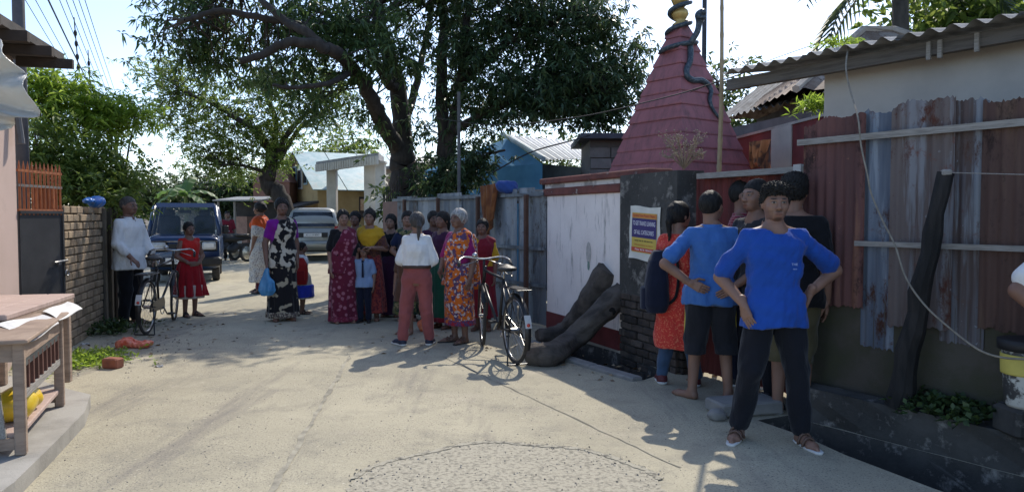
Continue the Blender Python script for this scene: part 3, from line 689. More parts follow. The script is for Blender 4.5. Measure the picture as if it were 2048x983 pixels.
# long shed and stall far down the lane
sh = thing('long_shed', 'long pale shed with flat tin roof at the end of the lane', 'shed', (0,0,0))
a, b = at(378,372,45), at(575,364,43); ang, L = along((a.x,a.y,0),(b.x,b.y,0)); zt = 3.3
sh.location = (a.x,a.y,0); sh.rotation_euler = (0,0,ang)
pale = M('pale_shed_wall', (.42,.42,.41), (.35,.35,.35), scale=2, grime=(.22,.21,.2), glo=.55, ghi=.8)
mb = MB(); mb.box((L/2,1.5,zt/2),(L,3,zt)); mb.build('wall', pale, sh)
mb = MB(); mb.box((L/2,1.2,zt+.06),(L+.6,4.2,.07)); mb.build('roof_sheet', M('shed_tin', (.22,.23,.24), (.16,.165,.17), scale=4), sh)
for x0, w, mt in ((.9,1.3,dark_wall),(1.7,.65,M('blue_door_paint', (.05,.10,.24), scale=5)),(3.0,.05,dark_wall),(3.6,.04,dark_wall)):
    mb = MB(); mb.box((x0+w/2,-.03-(.03 if mt is not dark_wall else 0),1.75),(w,.05,1.6)); mb.build('door' if w > .2 else 'wall_joint', mt, sh)
mb = MB(); mb.box((1.4,-.5,2.6),(.2,.05,1.3), R3=Matrix.Rotation(R(-22),3,'Y')); mb.build('leaning_board', M('cream_board', (.5,.46,.36), scale=5), sh)
st = thing('roadside_stall', 'dark roadside stall with tin awning where motorcycles are parked', 'stall', (0,0,0))
a, b = at(448,400,28.5), at(535,398,28.0); ang, L = along((a.x,a.y,0),(b.x,b.y,0)); st.location = (a.x,a.y,0); st.rotation_euler = (0,0,ang)
o = MB(); o.box((L/2,.2,2.12),(L+.2,1.5,.05), R3=Matrix.Rotation(R(6),3,'X')); o.build('awning', M('shed_tin', (.22,.23,.24)), st)
mb = MB(); mb.box((L/2,.8,1.0),(L,.1,2.0)); mb.build('back_wall', dark_wall, st)
for x in (.05, L*.4, L-.05):
    mb = MB(); mb.tube([(x,-.4,0),(x,-.4,2.0)], .045, 6); mb.build('post', wood_pale, st)
mb = MB(); mb.box((L*.30,.5,.95),(.5,.5,1.0)); mb.build('counter', M('pinkish_board', (.36,.22,.17), scale=5), st)
# brick building sliver with red roof far behind
fb = thing('red_roof_house', 'small brick red roof showing beyond the yellow house', 'house', (0,0,0)); a = at(553,350,34)
mb = MB(); mb.box((a.x,a.y,1.5),(1.6,1.5,3.0)); mb.build('wall', M('brick_far', (.30,.15,.11), scale=3), fb)
mb = MB(); mb.box((a.x,a.y,3.25),(1.7,1.6,.6), top=.6); mb.build('roof', M('tile_far', (.34,.17,.13), scale=6), fb)

# ------------------------------------------------------------------ left side: pink building, iron gate, brick wall
pink = M('pale_pink_plaster', (.54,.40,.34), (.50,.37,.31), scale=2, bmp=.12, grime=(.36,.27,.22), glo=.62, ghi=.85)
C0 = Vector((-4.945,7.5,0)); dcam = Vector((.25,-.968,0)); nleft = Vector((-.968,-.25,0))
pb = thing('pink_building', 'pale pink plastered building at the left edge under a dark eave', 'building', C0, 0)
mb = MB(); P = [Vector((0,0,0)), dcam*3.2, dcam*3.2+nleft*3, nleft*3]; mb.prism([(p.x,p.y) for p in P][::-1], 0, 3.06); mb.build('wall', pink, pb)
mb = MB(); o_ = -nleft*.42-dcam*.12; P = [o_, o_+dcam*3.6, o_+dcam*3.6+nleft*3.6, o_+nleft*3.6]; mb.prism([(p.x,p.y) for p in P][::-1], 3.06, 3.14); mb.build('eave_slab', M('sooty_eave', (.09,.075,.065), (.055,.05,.045), scale=5, bmp=.4), pb)
for k in range(5):
    mb = MB(); p = -nleft*.30+dcam*(.05+.6*k); mb.box((p.x,p.y,3.01),(.5,.06,.09), rz=math.atan2(nleft.y,nleft.x)); mb.build('rafter', M('dark_timber', (.06,.045,.035)), pb)
mb = MB()
p0 = -nleft*.06+dcam*.10; mb.tube([(p0.x,p0.y,2.9),(p0.x-.01,p0.y,2.55),(p0.x+.03,p0.y,2.2)], .035, 8); mb.build('drain_pipe', M('grey_pipe', (.16,.16,.165), scale=6), pb)
ig = thing('iron_gate', 'iron gate with orange bars above black sheet beside the pink building', 'gate', (-4.945,7.52,0), math.atan2(.78,-.03))
orange_m = M('rusty_orange_paint', (.42,.14,.05), (.28,.09,.04), scale=12, rough=.7, bmp=.2)
blk = M('black_sheet_paint', (.028,.028,.03), (.045,.045,.047), scale=3, rough=.5, bmp=.06, grime=(.10,.10,.105), glo=.62, ghi=.85)
for k in range(11):
    x = .03+.072*k; mb = MB(); mb.tube([(x,0,1.5),(x,0,1.98),(x,0,2.05)], [.013,.013,.002], 6); mb.build('bar', orange_m, ig)
for z in (1.55,1.80,1.95):
    mb = MB(); mb.box((.39,0,z),(.78,.02,.026)); mb.build('cross_rail', orange_m if z != 1.80 else M('grey_rail', (.2,.18,.16), scale=8), ig)
mb = MB(); mb.box((.55,.05,1.67),(.46,.01,.26)); mb.build('orange_board', orange_m, ig)
mb = MB(); mb.box((.39,0,.80),(.76,.012,1.44)); mb.build('black_panel', blk, ig)
mb = MB(); mb.box((.39,-.012,1.53),(.78,.02,.03)); mb.box((.77,-.004,.8),(.025,.03,1.46)); mb.build('panel_frame', blk, ig)
mb = MB(); mb.tube([(.55,-.035,.99),(.80,-.035,1.0)], .013, 6); mb.box((.66,-.02,.985),(.05,.03,.05)); mb.tube([(.80+.03*math.cos(a),-.03,.86+.03*math.sin(a)) for a in [i*math.pi/6 for i in range(12)]], .008, 6, closed=True); mb.build('bolt', M('worn_steel', (.3,.3,.3), metal=.7, rough=.4), ig)
# left brick wall
brick_tan = M('pale_worn_brick', (.36,.265,.165), (.22,.155,.095), scale=5, bmp=.5, bscale=40, rnd=.2, grime=(.12,.10,.075), glo=.52, ghi=.72, gscale=4, rough=.95)
LA, ldir = Vector((-4.98,8.36,0)), Vector((-.28,.96,0)).normalized(); ang = math.atan2(-ldir.y,-ldir.x)
lw = thing('brick_boundary_wall', 'weathered tan brick boundary wall behind the man with the bicycle', 'wall', LA, math.atan2(ldir.y, ldir.x))
mb = MB(); mb.box((1.8,.14,.78),(3.6,.17,1.56)); mb.build('mortar_core', M('pale_mortar', (.25,.205,.145), (.15,.12,.085), scale=6, bmp=.4, grime=(.06,.055,.045), glo=.5, ghi=.7), lw)
mb = MB(); mb.bbox((0,0,0),(.24,.10,.082),.008); bm_ = mb.mesh('brick', brick_tan)
rb = random.Random(8); row = 0; z = .0
while z < 1.60:
    x = -.02-(.13 if row % 2 else 0)
    while x < 1.7:
        a_, b_ = max(x,-.02), x+.245
        if b_-a_ > .05 and not (z > 1.5 and rb.random() < .3):
            o = link_mesh('brick', bm_, lw, ((a_+b_)/2, .05+rb.uniform(-.008,.008), z+.042), (0,0,rb.uniform(-.015,.015))); o.scale = ((b_-a_-.012)/.24,1,1)
        x += .26
    o = link_mesh('brick', bm_, lw, (-.01,.16,z+.042),(0,0,math.pi/2)); o.scale = (.8,.6,1)
    z += .095; row += 1
stain = M('black_moss_plaster', (.045,.038,.03), (.11,.085,.055), scale=2.2, lo=.42, hi=.6, stretch=(3,3,.5), bmp=.5)
mb = MB(); mb.box((2.66,.10,.74),(1.96,.13,1.62)); mb.build('stained_section', stain, lw)
for k in range(6):
    mb = MB(); mb.bbox((1.75+.34*k,.02,.80),(.15,.10,1.62),.02); mb.build('buttress', stain, lw)
# ------------------------------------------------------------------ vegetation
def np_mesh(name, V, F, mt, parent=None, smooth=False, vcol=None, mi=None, mats=None):
    me = bpy.data.meshes.new(name); V = np.asarray(V, np.float32); F = np.asarray(F, np.int32)
    k = F.shape[1]; me.vertices.add(len(V)); me.vertices.foreach_set('co', V.ravel())
    me.loops.add(F.size); me.loops.foreach_set('vertex_index', F.ravel())
    me.polygons.add(len(F)); me.polygons.foreach_set('loop_start', np.arange(0, F.size, k, dtype=np.int32))
    try: me.polygons.foreach_set('loop_total', np.full(len(F), k, np.int32))
    except Exception: pass
    for m in (mats or [mt]): me.materials.append(m)
    if mi is not None: me.polygons.foreach_set('material_index', np.asarray(mi, np.int32))
    if smooth: me.polygons.foreach_set('use_smooth', np.ones(len(F), bool))
    if vcol is not None:
        at_ = me.color_attributes.new('Col', 'FLOAT_COLOR', 'POINT'); at_.data.foreach_set('color', np.asarray(vcol, np.float32).ravel())
    me.update(); me.validate(); return link_mesh(name, me, parent)
def leaves(rng, C, k, length, width, up=0., droop=.3, spread=1., fold=.15):
    """C (N,3) whorl centres; k leaves each -> verts, quads"""
    N = len(C); C = np.repeat(C, k, 0); n = len(C)
    a = rng.uniform(0, 2*np.pi, n); el = rng.normal(up, .45*spread, n)
    d = np.stack([np.cos(a)*np.cos(el), np.sin(a)*np.cos(el), np.sin(el)], 1)
    L = length*rng.uniform(.65, 1.25, n)[:,None]; W = width*rng.uniform(.75, 1.2, n)[:,None]
    s = np.cross(d, [0,0,1.]); s /= np.linalg.norm(s, axis=1, keepdims=True)+1e-6
    u = np.cross(s, d); tw = rng.normal(0, .6, n)[:,None]; s2 = s*np.cos(tw)+u*np.sin(tw)
    st = C+d*L*.08; mid = C+d*L*.5-np.array([0,0,1])*L*droop*.2; tip = C+d*L-np.array([0,0,1])*L*droop
    up_ = np.cross(s2, d)*W*fold
    V = np.stack([st, mid+s2*W*.5+up_, tip, mid-s2*W*.5+up_], 1).reshape(-1, 3)
    F = np.arange(4*n).reshape(-1, 4); return V, F
def tree(name, label, base, limbs, blobs, leaf, bark, mt, seed, whorls=12, k=7, cl=.42, cat='tree', group=None, twig=.012, parts=True, shell=.45):
    rng = np.random.default_rng(seed); t = thing(name, label, cat, (base[0], base[1], 0), 0, group); off = np.array([base[0], base[1], 0])
    mb = MB(); sk = []
    for pts, r0, r1 in limbs:
        pp_ = smooth_path([Vector(p)-Vector(off) for p in pts], 5); n = len(pp_)
        pp_ = [p+Vector(rng.normal(0, r0*.10, 3)) if 0 < i < n-1 else p for i, p in enumerate(pp_)]
        mb.tube(pp_, [r0+(r1-r0)*(i/(n-1))**.8 for i in range(n)], 9); sk += [np.array(p) for p in pp_[n//4:]]
    sk = np.array(sk); CC = []
    for c, rad, n in blobs:
        c = np.array(c)-off; q = rng.normal(0, 1, (n, 3)); q /= np.linalg.norm(q, axis=1, keepdims=True)
        q *= (rng.random((n, 1))**shell)*np.array(rad); CC.append(c+q)
    CC = np.concatenate(CC)
    tw = MB()
    for c in CC:
        dd = np.linalg.norm(sk-c, axis=1); j = int(np.argmin(dd+rng.random(len(dd))*.3)); s = Vector(sk[j]); e = Vector(c); L = (e-s).length
        m1 = s.lerp(e, .5)+Vector((rng.normal(0,.1)*L, rng.normal(0,.1)*L, .10*L)); r = min(.05, twig*(1+L*.5))
        tw.tube([s, s.lerp(m1,.55), m1, m1.lerp(e,.6), e], [r, r*.8, r*.6, r*.45, r*.25], 5, cap=False)
    mb.build('trunk', bark, t, True); tag(tw.build('branches', bark, t, True), kind='stuff')
    W = np.repeat(CC, whorls, 0)+rng.normal(0, 1, (len(CC)*whorls, 3))*np.array([cl, cl, cl*.7])
    V, F = leaves(rng, W, k, *leaf); o = np_mesh('crown', V, F, mt, t); o['kind'] = 'stuff'
    return t
bark_d = M('dark_bark', (.035,.028,.023), (.06,.05,.042), scale=12, stretch=(1,1,.35), bmp=.8, bscale=30, rough=.95)
bark_l = M('grey_bark', (.09,.075,.06), (.05,.042,.034), scale=12, stretch=(1,1,.35), bmp=.7, bscale=30, rough=.95)
mango = foliage('mango_leaves', (0.0324,0.0648,0.0252), (0.0576,0.1080,0.0360), (0.1080,0.1710,0.0504), .38, .45)
mango2 = foliage('mango_leaves_dark', (0.0326,0.0580,0.0309), (0.0507,0.0906,0.0381), (0.0906,0.1450,0.0544), .34, .42)
fresh = foliage('fresh_leaves', (.10,.18,.022), (.17,.27,.035), (.24,.34,.05), .6)
light = foliage('light_leaves', (0.0690,0.1207,0.0253), (0.1150,0.1782,0.0345), (0.1725,0.2300,0.0517), .5)
deep = foliage('deep_leaves', (0.0232,0.0464,0.0174), (0.0435,0.0798,0.0232), (0.0798,0.1232,0.0319), .28)
far_g = foliage('far_leaves', (0.0455,0.0780,0.0260), (0.0715,0.1105,0.0338), (0.1040,0.1495,0.0455), .35)

# big mango over the lane: limbs read off the photograph, each at its own distance
tA = at(818,430,15.6)
la = [([Vector((tA.x+.05,tA.y,0)), at(817,400,15.60), at(812,360,15.60), at(806,325,15.60)], .33, .29),
      ([at(806,330,15.60), at(790,290,15.40), at(760,238,14.53), at(740,195,14.01), at(708,141,13.30), at(675,108,12.48), at(644,94,12.20), at(589,83,12.00), at(533,107,11.90), at(480,122,11.80)], .20, .05),
      ([at(644,94,12.20), at(610,62,12.20), at(576,47,12.40), at(516,-5,12.70), at(470,-50,13.10)], .10, .04),
      ([at(806,325,15.60), at(803,256,15.70), at(787,150,15.85), at(761,55,15.74), at(745,-60,15.89), at(738,-200,16.18)], .24, .10),
      ([at(790,180,15.80), at(760,141,15.12), at(721,64,14.31), at(680,50,13.46), at(644,53,13.10), at(533,38,12.80), at(440,22,12.60), at(370,40,12.40)], .12, .04),
      ([at(708,141,13.30), at(660,165,12.30), at(600,175,12.10), at(545,170,11.90)], .06, .025),
      ([at(803,256,15.70), at(830,180,16.40), at(850,90,17.00), at(870,-20,17.50)], .11, .05)]
ba = [(at(700,60,13.2),(.8,.8,.5),16),(at(800,110,14.0),(.5,.6,.5),10),(at(355,90,14.0),(.75,.9,.55),14),(at(430,50,14.4),(1.0,1.0,.7),23),(at(480,130,14.6),(.9,.8,.45),17),(at(560,60,14.0),(1.1,1.0,.7),23),(at(590,155,13.4),(.8,.8,.45),15),
      (at(660,30,13.5),(1.1,1.1,.6),17),(at(690,110,13.0),(.9,.9,.5),13),(at(540,-70,15.6),(1.9,1.4,.8),23),(at(700,-80,14.7),(2.0,1.5,.9),23),(at(380,-10,14.8),(1.0,.9,.6),13),
      (at(760,60,15.6),(.9,1.0,.7),13),(at(730,230,14.6),(.35,.4,.35),5),(at(620,215,13.4),(.45,.4,.25),5),(at(760,-90,15.3),(1.5,1.3,.7),44),(at(850,-80,15.2),(1.3,1.2,.6),36),(at(940,-80,15.0),(1.2,1.2,.6),32),(at(800,-30,15.9),(1.3,1.2,.8),17)]
tree('mango_tree', 'large dark mango tree with forked trunk leaning out over the lane', tA, la, ba, (.175,.043,-.1,.42,1.1), bark_d, mango, 11, whorls=9, k=8, cl=.24)
tB = at(893,430,15.2)
lb = [([Vector((tB.x,tB.y,0)), at(893,380,15.2), at(890,330,15.2), at(885,256,15.2), at(881,128,15.4), at(889,64,15.6), at(876,-40,16)], .20, .08),
      ([at(893,330,15.2), at(902,273,15.1), at(919,171,15.0), at(932,43,15.1), at(950,-60,15.4)], .15, .06),
      ([at(905,265,15.1), at(960,230,14.6), at(1030,200,14.3), at(1110,170,14.2), at(1190,150,14.2)], .10, .03),
      ([at(919,171,15), at(980,110,14.8), at(1060,60,14.6), at(1150,20,14.6)], .10, .03),
      ([at(893,360,15.2), at(930,330,14.8), at(975,310,14.4), at(1010,300,14.2)], .06, .02)]
bb = [(at(930,110,15),(.9,.9,.7),28),(at(1010,60,14.8),(1.1,1.0,.8),41),(at(1100,50,14.8),(1.1,1.0,.8),41),(at(1180,60,14.6),(.8,.8,.6),28),(at(1040,170,14.5),(1.1,.9,.65),41),(at(1140,170,14.4),(1.1,.9,.65),45),
      (at(1225,190,14.3),(.6,.6,.65),25),(at(970,220,14.8),(.6,.7,.5),17),(at(1090,205,14.2),(.9,.7,.30),25),(at(1195,215,14.2),(.7,.6,.30),21),(at(1255,110,14.4),(.32,.4,.45),10),(at(945,330,14.3),(.40,.4,.35),16),(at(915,360,14.8),(.5,.4,.3),11),
      (at(1000,-50,15.6),(1.6,1.3,.8),35),(at(1130,-60,15.6),(1.4,1.2,.7),31),(at(880,20,15.8),(.8,.9,.7),20),(at(900,200,15.4),(.5,.5,.6),10),(at(840,250,15.6),(.35,.4,.5),5),(at(860,350,15.0),(.45,.4,.35),8)]
tree('mango_tree', 'dense dark mango tree spreading to the right towards the shrine', tB, lb, bb, (.17,.043,-.1,.42,1.1), bark_d, mango2, 12, whorls=10, k=8, cl=.24)
# light tree behind the lane
tC = at(560,430,27)
lc = [([Vector((tC.x+.4,tC.y,0)), at(565,400,27), at(535,372,27), at(540,340,27), at(545,300,27)], .34, .22),
      ([at(545,310,27), at(515,265,26.5), at(470,235,26), at(420,205,25.6), at(360,180,25.3)], .15, .04), ([at(548,300,27), at(552,240,27), at(530,190,27), at(522,150,27)], .13, .04),
      ([at(548,310,27), at(590,250,26.6), at(640,205,26.4), at(690,170,26)], .13, .04), ([at(560,320,27), at(600,255,27.4), at(650,225,27.5), at(700,205,27.5)], .10, .03), ([at(535,345,27), at(480,330,26.5), at(440,330,26)], .08, .03)]
bc = [(at(340,150,25.5),(1.1,1.2,.7),24),(at(400,190,25.8),(1.3,1.2,.8),32),(at(350,230,25.8),(1.0,1.0,.6),17),(at(450,240,26.2),(1.3,1.2,.8),32),(at(520,190,26.8),(1.2,1.2,1.0),28),(at(560,270,27),(1.3,1.2,.7),32),(at(640,230,26.6),(1.3,1.2,.8),32),(at(690,190,26.3),(1.0,1.0,.7),20),
      (at(430,320,26.5),(1.3,1.2,.6),27),(at(500,335,27),(1.3,1.1,.6),30),(at(370,270,26),(.9,.9,.4),11),(at(480,285,26.5),(1.2,1.1,.5),24),(at(610,150,26.8),(1.2,1.2,.7),20)]
tree('neem_tree', 'airy light green tree with spreading limbs behind the parked cars', tC, lc, bc, (.17,.055,.1,.2,1.2), bark_d, light, 13, whorls=11, k=7, cl=.34)
# trees farther back
def simple_tree(name, label, px, Y, top_py, wid, mt, seed, n=60, leaf=(.22,.08,.1,.2,1.2), group=None, cl=.5):
    b = at(px, 430, Y); topz = at(px, top_py, Y).z; r = wid/2
    lim = [([Vector((b.x,b.y,0)), Vector((b.x+.1,b.y,topz*.3)), Vector((b.x,b.y,topz*.6)), Vector((b.x-.1,b.y,topz*.85))], .16, .04)]
    bl = [((b.x,b.y,topz*.66),(r*.8,r*.8,topz*.28),n),((b.x-r*.45,b.y,topz*.5),(r*.6,r*.6,topz*.2),n//2),((b.x+r*.5,b.y+.2,topz*.48),(r*.6,r*.6,topz*.2),n//2)]
    return tree(name, label, b, lim, bl, leaf, bark_l, mt, seed, whorls=9, k=7, cl=cl, group=group)
simple_tree('background_tree', 'mid green tree rising behind the shrine and bamboo pole', 1440, 19, 95, 3.4, far_g, 21, 70)
simple_tree('background_tree', 'bright leafy tree behind the teal roof of the yellow house', 690, 48, 235, 9.0, light, 22, 90, (.3,.1,.1,.2,1.2))
simple_tree('background_tree', 'dark round tree behind the long pale shed', 440, 44, 325, 7.0, deep, 23, 70, (.3,.1,.1,.2,1.2))
simple_tree('background_tree', 'low dark tree at the far end of the lane beside the banana', 300, 40, 335, 4.0, deep, 24, 50, (.3,.1,.1,.2,1.2))
simple_tree('background_tree', 'leafy green tree above the grey house roof at the top right', 1950, 14.0, -190, 4.2, light, 25, 100, (.26,.11,.1,.25,1.2))
simple_tree('background_tree', 'tree crown behind the blue house and mango branches', 1060, 24, 245, 4.5, far_g, 26, 60)
simple_tree('background_tree', 'dark foliage between mango trunk and sheet fence', 875, 19, 310, 1.9, deep, 27, 50)
simple_tree('background_tree', 'hazy tree beyond the yellow house gable', 590, 52, 300, 6.0, far_g, 28, 60, (.3,.1,.1,.2,1.2))
# shrub over the brick wall on the left
sb = Vector((-6.3,10.6,0))
def bush(name, label, base, blobs, mt, leaf, seed, whorls=12, k=7, cl=.25, stems=7, bark=bark_l):
    rng = random.Random(seed); lim = []
    for i in range(stems):
        c = blobs[i % len(blobs)][0]; lim.append(([Vector(base)+Vector((rng.uniform(-.2,.2), rng.uniform(-.2,.2), 0)), Vector(base).lerp(Vector(c), .5)+Vector((0,0,.2)), Vector(c)], .035, .01))
    return tree(name, label, base, lim, blobs, leaf, bark, mt, seed, whorls=whorls, k=k, cl=cl, cat='shrub', twig=.006)
bush('tall_shrub', 'dark tangled shrub growing over the brick wall by the iron gate', sb, [(at(90,340,10.6),(.60,.6,.45),36),(at(160,330,10.8),(.6,.6,.40),34),(at(210,360,11),(.40,.45,.40),24),(at(70,270,10.4),(.45,.4,.3),12),(at(130,375,10.4),(.8,.5,.35),36),(at(215,395,10.8),(.4,.4,.35),20)], light, (.12,.036,.1,.25,1.2), 31, cl=.20, whorls=9)
bush('bamboo_clump', 'bright sunlit bamboo leaves arching above the dark shrub', sb+Vector((.1,.8,0)), [(at(105,190,11.3),(.55,.5,.35),30),(at(70,170,11),(.4,.4,.3),14),(at(165,225,11.4),(.7,.5,.30),40),(at(225,225,11.6),(.5,.45,.22),26),(at(270,235,11.8),(.30,.3,.14),9),(at(150,270,11.4),(.6,.5,.25),20),(at(60,200,11),(.4,.4,.3),12)], fresh, (.14,.030,.1,.35,1.1), 32, cl=.19, whorls=9)
# small plants
def tuft(name, label, c, r, h, mt, n, leaf, seed, cat='plant', kind=None):
    rng = np.random.default_rng(seed); C = np.array(c)+rng.normal(0, 1, (n, 3))*np.array([r, r, 0]); C[:,2] = c[2]+rng.random(n)*h
    V, F = leaves(rng, C, 5, *leaf); o = np_mesh(name, V, F, mt); return tag(o, label, cat, kind=kind)
tuft('verge_weeds', 'green weeds and litter at the foot of the brick wall', (-4.45,7.55,.0), .24, .07, fresh, 420, (.07,.02,.5,.2,1.0), 41, 'weeds', 'stuff')
tuft('wall_weeds', 'dark weeds along the base of the brick wall beside the bicycle', (-5.25,9.6,.0), .22, .10, deep, 220, (.10,.03,.6,.2,1.0), 42, 'weeds', 'stuff')
tuft('plinth_weeds', 'dark creeping weeds on the plinth below the rusty fence', (2.82,4.72,.24), .14, .10, deep, 160, (.07,.035,.4,.2,1.0), 43, 'weeds', 'stuff')
tuft('roof_moss', 'sunlit yellow green plants sprouting on the grey house roof', at(1680,92,6.3), .08, .04, fresh, 60, (.055,.015,.6,.2,1.0), 44, 'plant', 'stuff')
tuft('eave_fern', 'small bright fern growing under the shed eave', at(1628,225,8.2), .08, .12, fresh, 60, (.16,.02,.6,.3,1.0), 45)
# dry shrub on the coping
rng = random.Random(4); mb = MB(); b0 = at(1368,338,8.6)
for k in range(46):
    a = rng.uniform(0,6.28); d = Vector((math.cos(a)*.26, math.sin(a)*.2, rng.uniform(.12,.42))); p1 = b0+d*.5+Vector((0,0,.05)); p2 = b0+d
    mb.tube([b0, p1, p2], [.006,.004,.0015], 4)
    for j in range(7):
        q = p1.lerp(p2, rng.random()); e = q+Vector((rng.uniform(-.05,.05), rng.uniform(-.05,.05), rng.uniform(-.01,.06))); mb.tube([q, e], [.003,.001], 3)
        mb.sphere(e, .009, 5, 3)
tag(mb.build('dry_shrub', M('straw_twigs', (.34,.27,.19), (.22,.17,.12), scale=12)), 'dry straw coloured shrub growing on the wall coping before the shrine', 'shrub')
# banana plant
bn = at(372,430,31); bt = thing('banana_plant', 'banana plant with broad torn leaves at the far end of the lane', 'plant', (bn.x,bn.y,0))
mb = MB(); mb.tube([(0,0,0),(0.02,0,1.2),(0,0,2.4)], [.13,.11,.07], 8); mb.build('stem', M('banana_stem', (.16,.2,.08), scale=6), bt)
ban_m = foliage('banana_leaf', (.05,.11,.03), (.07,.14,.035), (.09,.17,.04), .4)
for k, (a, el, L) in enumerate([(1.6,75,1.5),(2.9,35,1.7),(.3,30,1.5),(3.6,10,1.6),(-.4,5,1.5),(4.6,40,1.3),(2.2,50,1.6)]):
    mb = MB(); vs = []; n = 10; p = Vector((0,0,2.35)); e = R(el); d2 = Vector((math.cos(a), math.sin(a), 0)); sd = Vector((-math.sin(a), math.cos(a), 0))
    for i in range(n+1):
        u = i/n; w = .24*math.sin(math.pi*min(1, u*.9+.08))**.6*(1 if i < n else .1)
        vs += [p+sd*w+Vector((0,0,-.05-.06*(i % 2))), p+Vector((0,0,.02)), p-sd*w+Vector((0,0,-.05-.06*(i % 2)))]
        p = p+(d2*math.cos(e)+Vector((0,0,math.sin(e))))*L/n; e -= R(9)
    mb.add(vs, [(3*i,3*i+1,3*i+4,3*i+3) for i in range(n)]+[(3*i+1,3*i+2,3*i+5,3*i+4) for i in range(n)]); mb.build('leaf', ban_m, bt)
# coconut palm top right
pc_ = at(1800,-70,12.5); pt_ = thing('coconut_palm', 'coconut palm with drooping fronds above the roofs at top right', 'palm tree', (pc_.x,pc_.y,0))
mb = MB(); mb.tube([(0,0,0),(.1,0,2.5),(0,0,pc_.z-.1)], [.2,.15,.12], 10); mb.build('trunk', bark_l, pt_, True)
palm_m = foliage('palm_leaf', (.03,.055,.03), (.045,.075,.035), (.07,.10,.045), .3)
for k in range(15):
    a = k*2.399; e = R([62,45,25,5,-15][k % 5]); L = 2.7; d2 = Vector((math.cos(a), math.sin(a), 0)); sd = Vector((-math.sin(a), math.cos(a), 0)); mb = MB(); p = Vector((0,0,pc_.z)); pts = [p.copy()]; n = 26
    for i in range(n):
        p = p+(d2*math.cos(e)+Vector((0,0,math.sin(e))))*L/n; e -= R(3.6); pts.append(p.copy())
        l = .55*math.sin(math.pi*min(1,(i+3)/(n+3)))**.5
        for s in (-1,1):
            q = p+sd*s*l*.75+d2*l*.35+Vector((0,0,-l*.55)); w = d2*.03
            mb.add([p-w, p+w, q], [(0,1,2)])
    mb.tube(pts, [.022-.018*i/n for i in range(n+1)], 5); mb.build('frond', palm_m, pt_)
# ------------------------------------------------------------------ people: bodies and clothes grown from distance fields
class Grid:
    def __init__(s, lo, hi, vox):
        s.lo = np.array(lo, np.float32); s.vox = vox; s.n = np.maximum(4, np.ceil((np.array(hi)-s.lo)/vox).astype(int)+1)
        ax = [s.lo[i]+vox*np.arange(s.n[i], dtype=np.float32) for i in range(3)]
        s.X, s.Y, s.Z = ax[0][:,None,None], ax[1][None,:,None], ax[2][None,None,:]
def rcone(g, a, b, r1, r2):
    a = np.asarray(a, np.float32); b = np.asarray(b, np.float32); d = b-a; L2 = float(d@d)+1e-12
    x, y, z = g.X-a[0], g.Y-a[1], g.Z-a[2]
    t = np.clip((x*d[0]+y*d[1]+z*d[2])/L2, 0, 1)
    return np.sqrt((x-t*d[0])**2+(y-t*d[1])**2+(z-t*d[2])**2)-(r1+(r2-r1)*t)
def ell(g, c, r):
    k = np.sqrt(((g.X-c[0])/r[0])**2+((g.Y-c[1])/r[1])**2+((g.Z-c[2])/r[2])**2)
    return (k-1)*min(r)
def loft(g, rows, off=0., p=2.3, folds=None):
    rows = sorted(rows); zs = [r[0] for r in rows]; z = g.Z[0,0]
    I = lambda k: np.interp(z, zs, [r[k] for r in rows])[None,None,:].astype(np.float32)
    cx, cy, ax, ay = I(1), I(2), I(3)+off, I(4)+off
    x, y = (g.X-cx)/ax, (g.Y-cy)/ay
    rad = (np.abs(x)**p+np.abs(y)**p)**(1/p)
    if folds:
        n, amp, z0, z1, ph = folds; th = np.arctan2(y, x)
        k = np.clip((z1-g.Z)/(z1-z0), 0, 1)
        rad = rad-amp*k*(np.sin(n*th+ph+3*g.Z)+.5*np.sin((n*2+1)*th+ph*2))
    d = (rad-1)*np.minimum(ax, ay)
    return np.maximum(d, np.maximum(zs[0]-g.Z, g.Z-zs[-1]))
def smin(a, b, k):
    h = np.clip(.5+.5*(b-a)/k, 0, 1); return b*(1-h)+a*h-k*h*(1-h)
def wrinkle(g, amp, seed, fr=38.):
    r = np.random.default_rng(seed); out = 0
    for i in range(4):
        k = r.normal(0, 1, 3)*np.array([1,1,.75]); k *= fr*(0.6+.5*i)/np.linalg.norm(k)
        out = out+np.sin(k[0]*g.X+k[1]*g.Y+k[2]*g.Z+r.uniform(0,6))/(1+i*.5)
    return amp*out/2
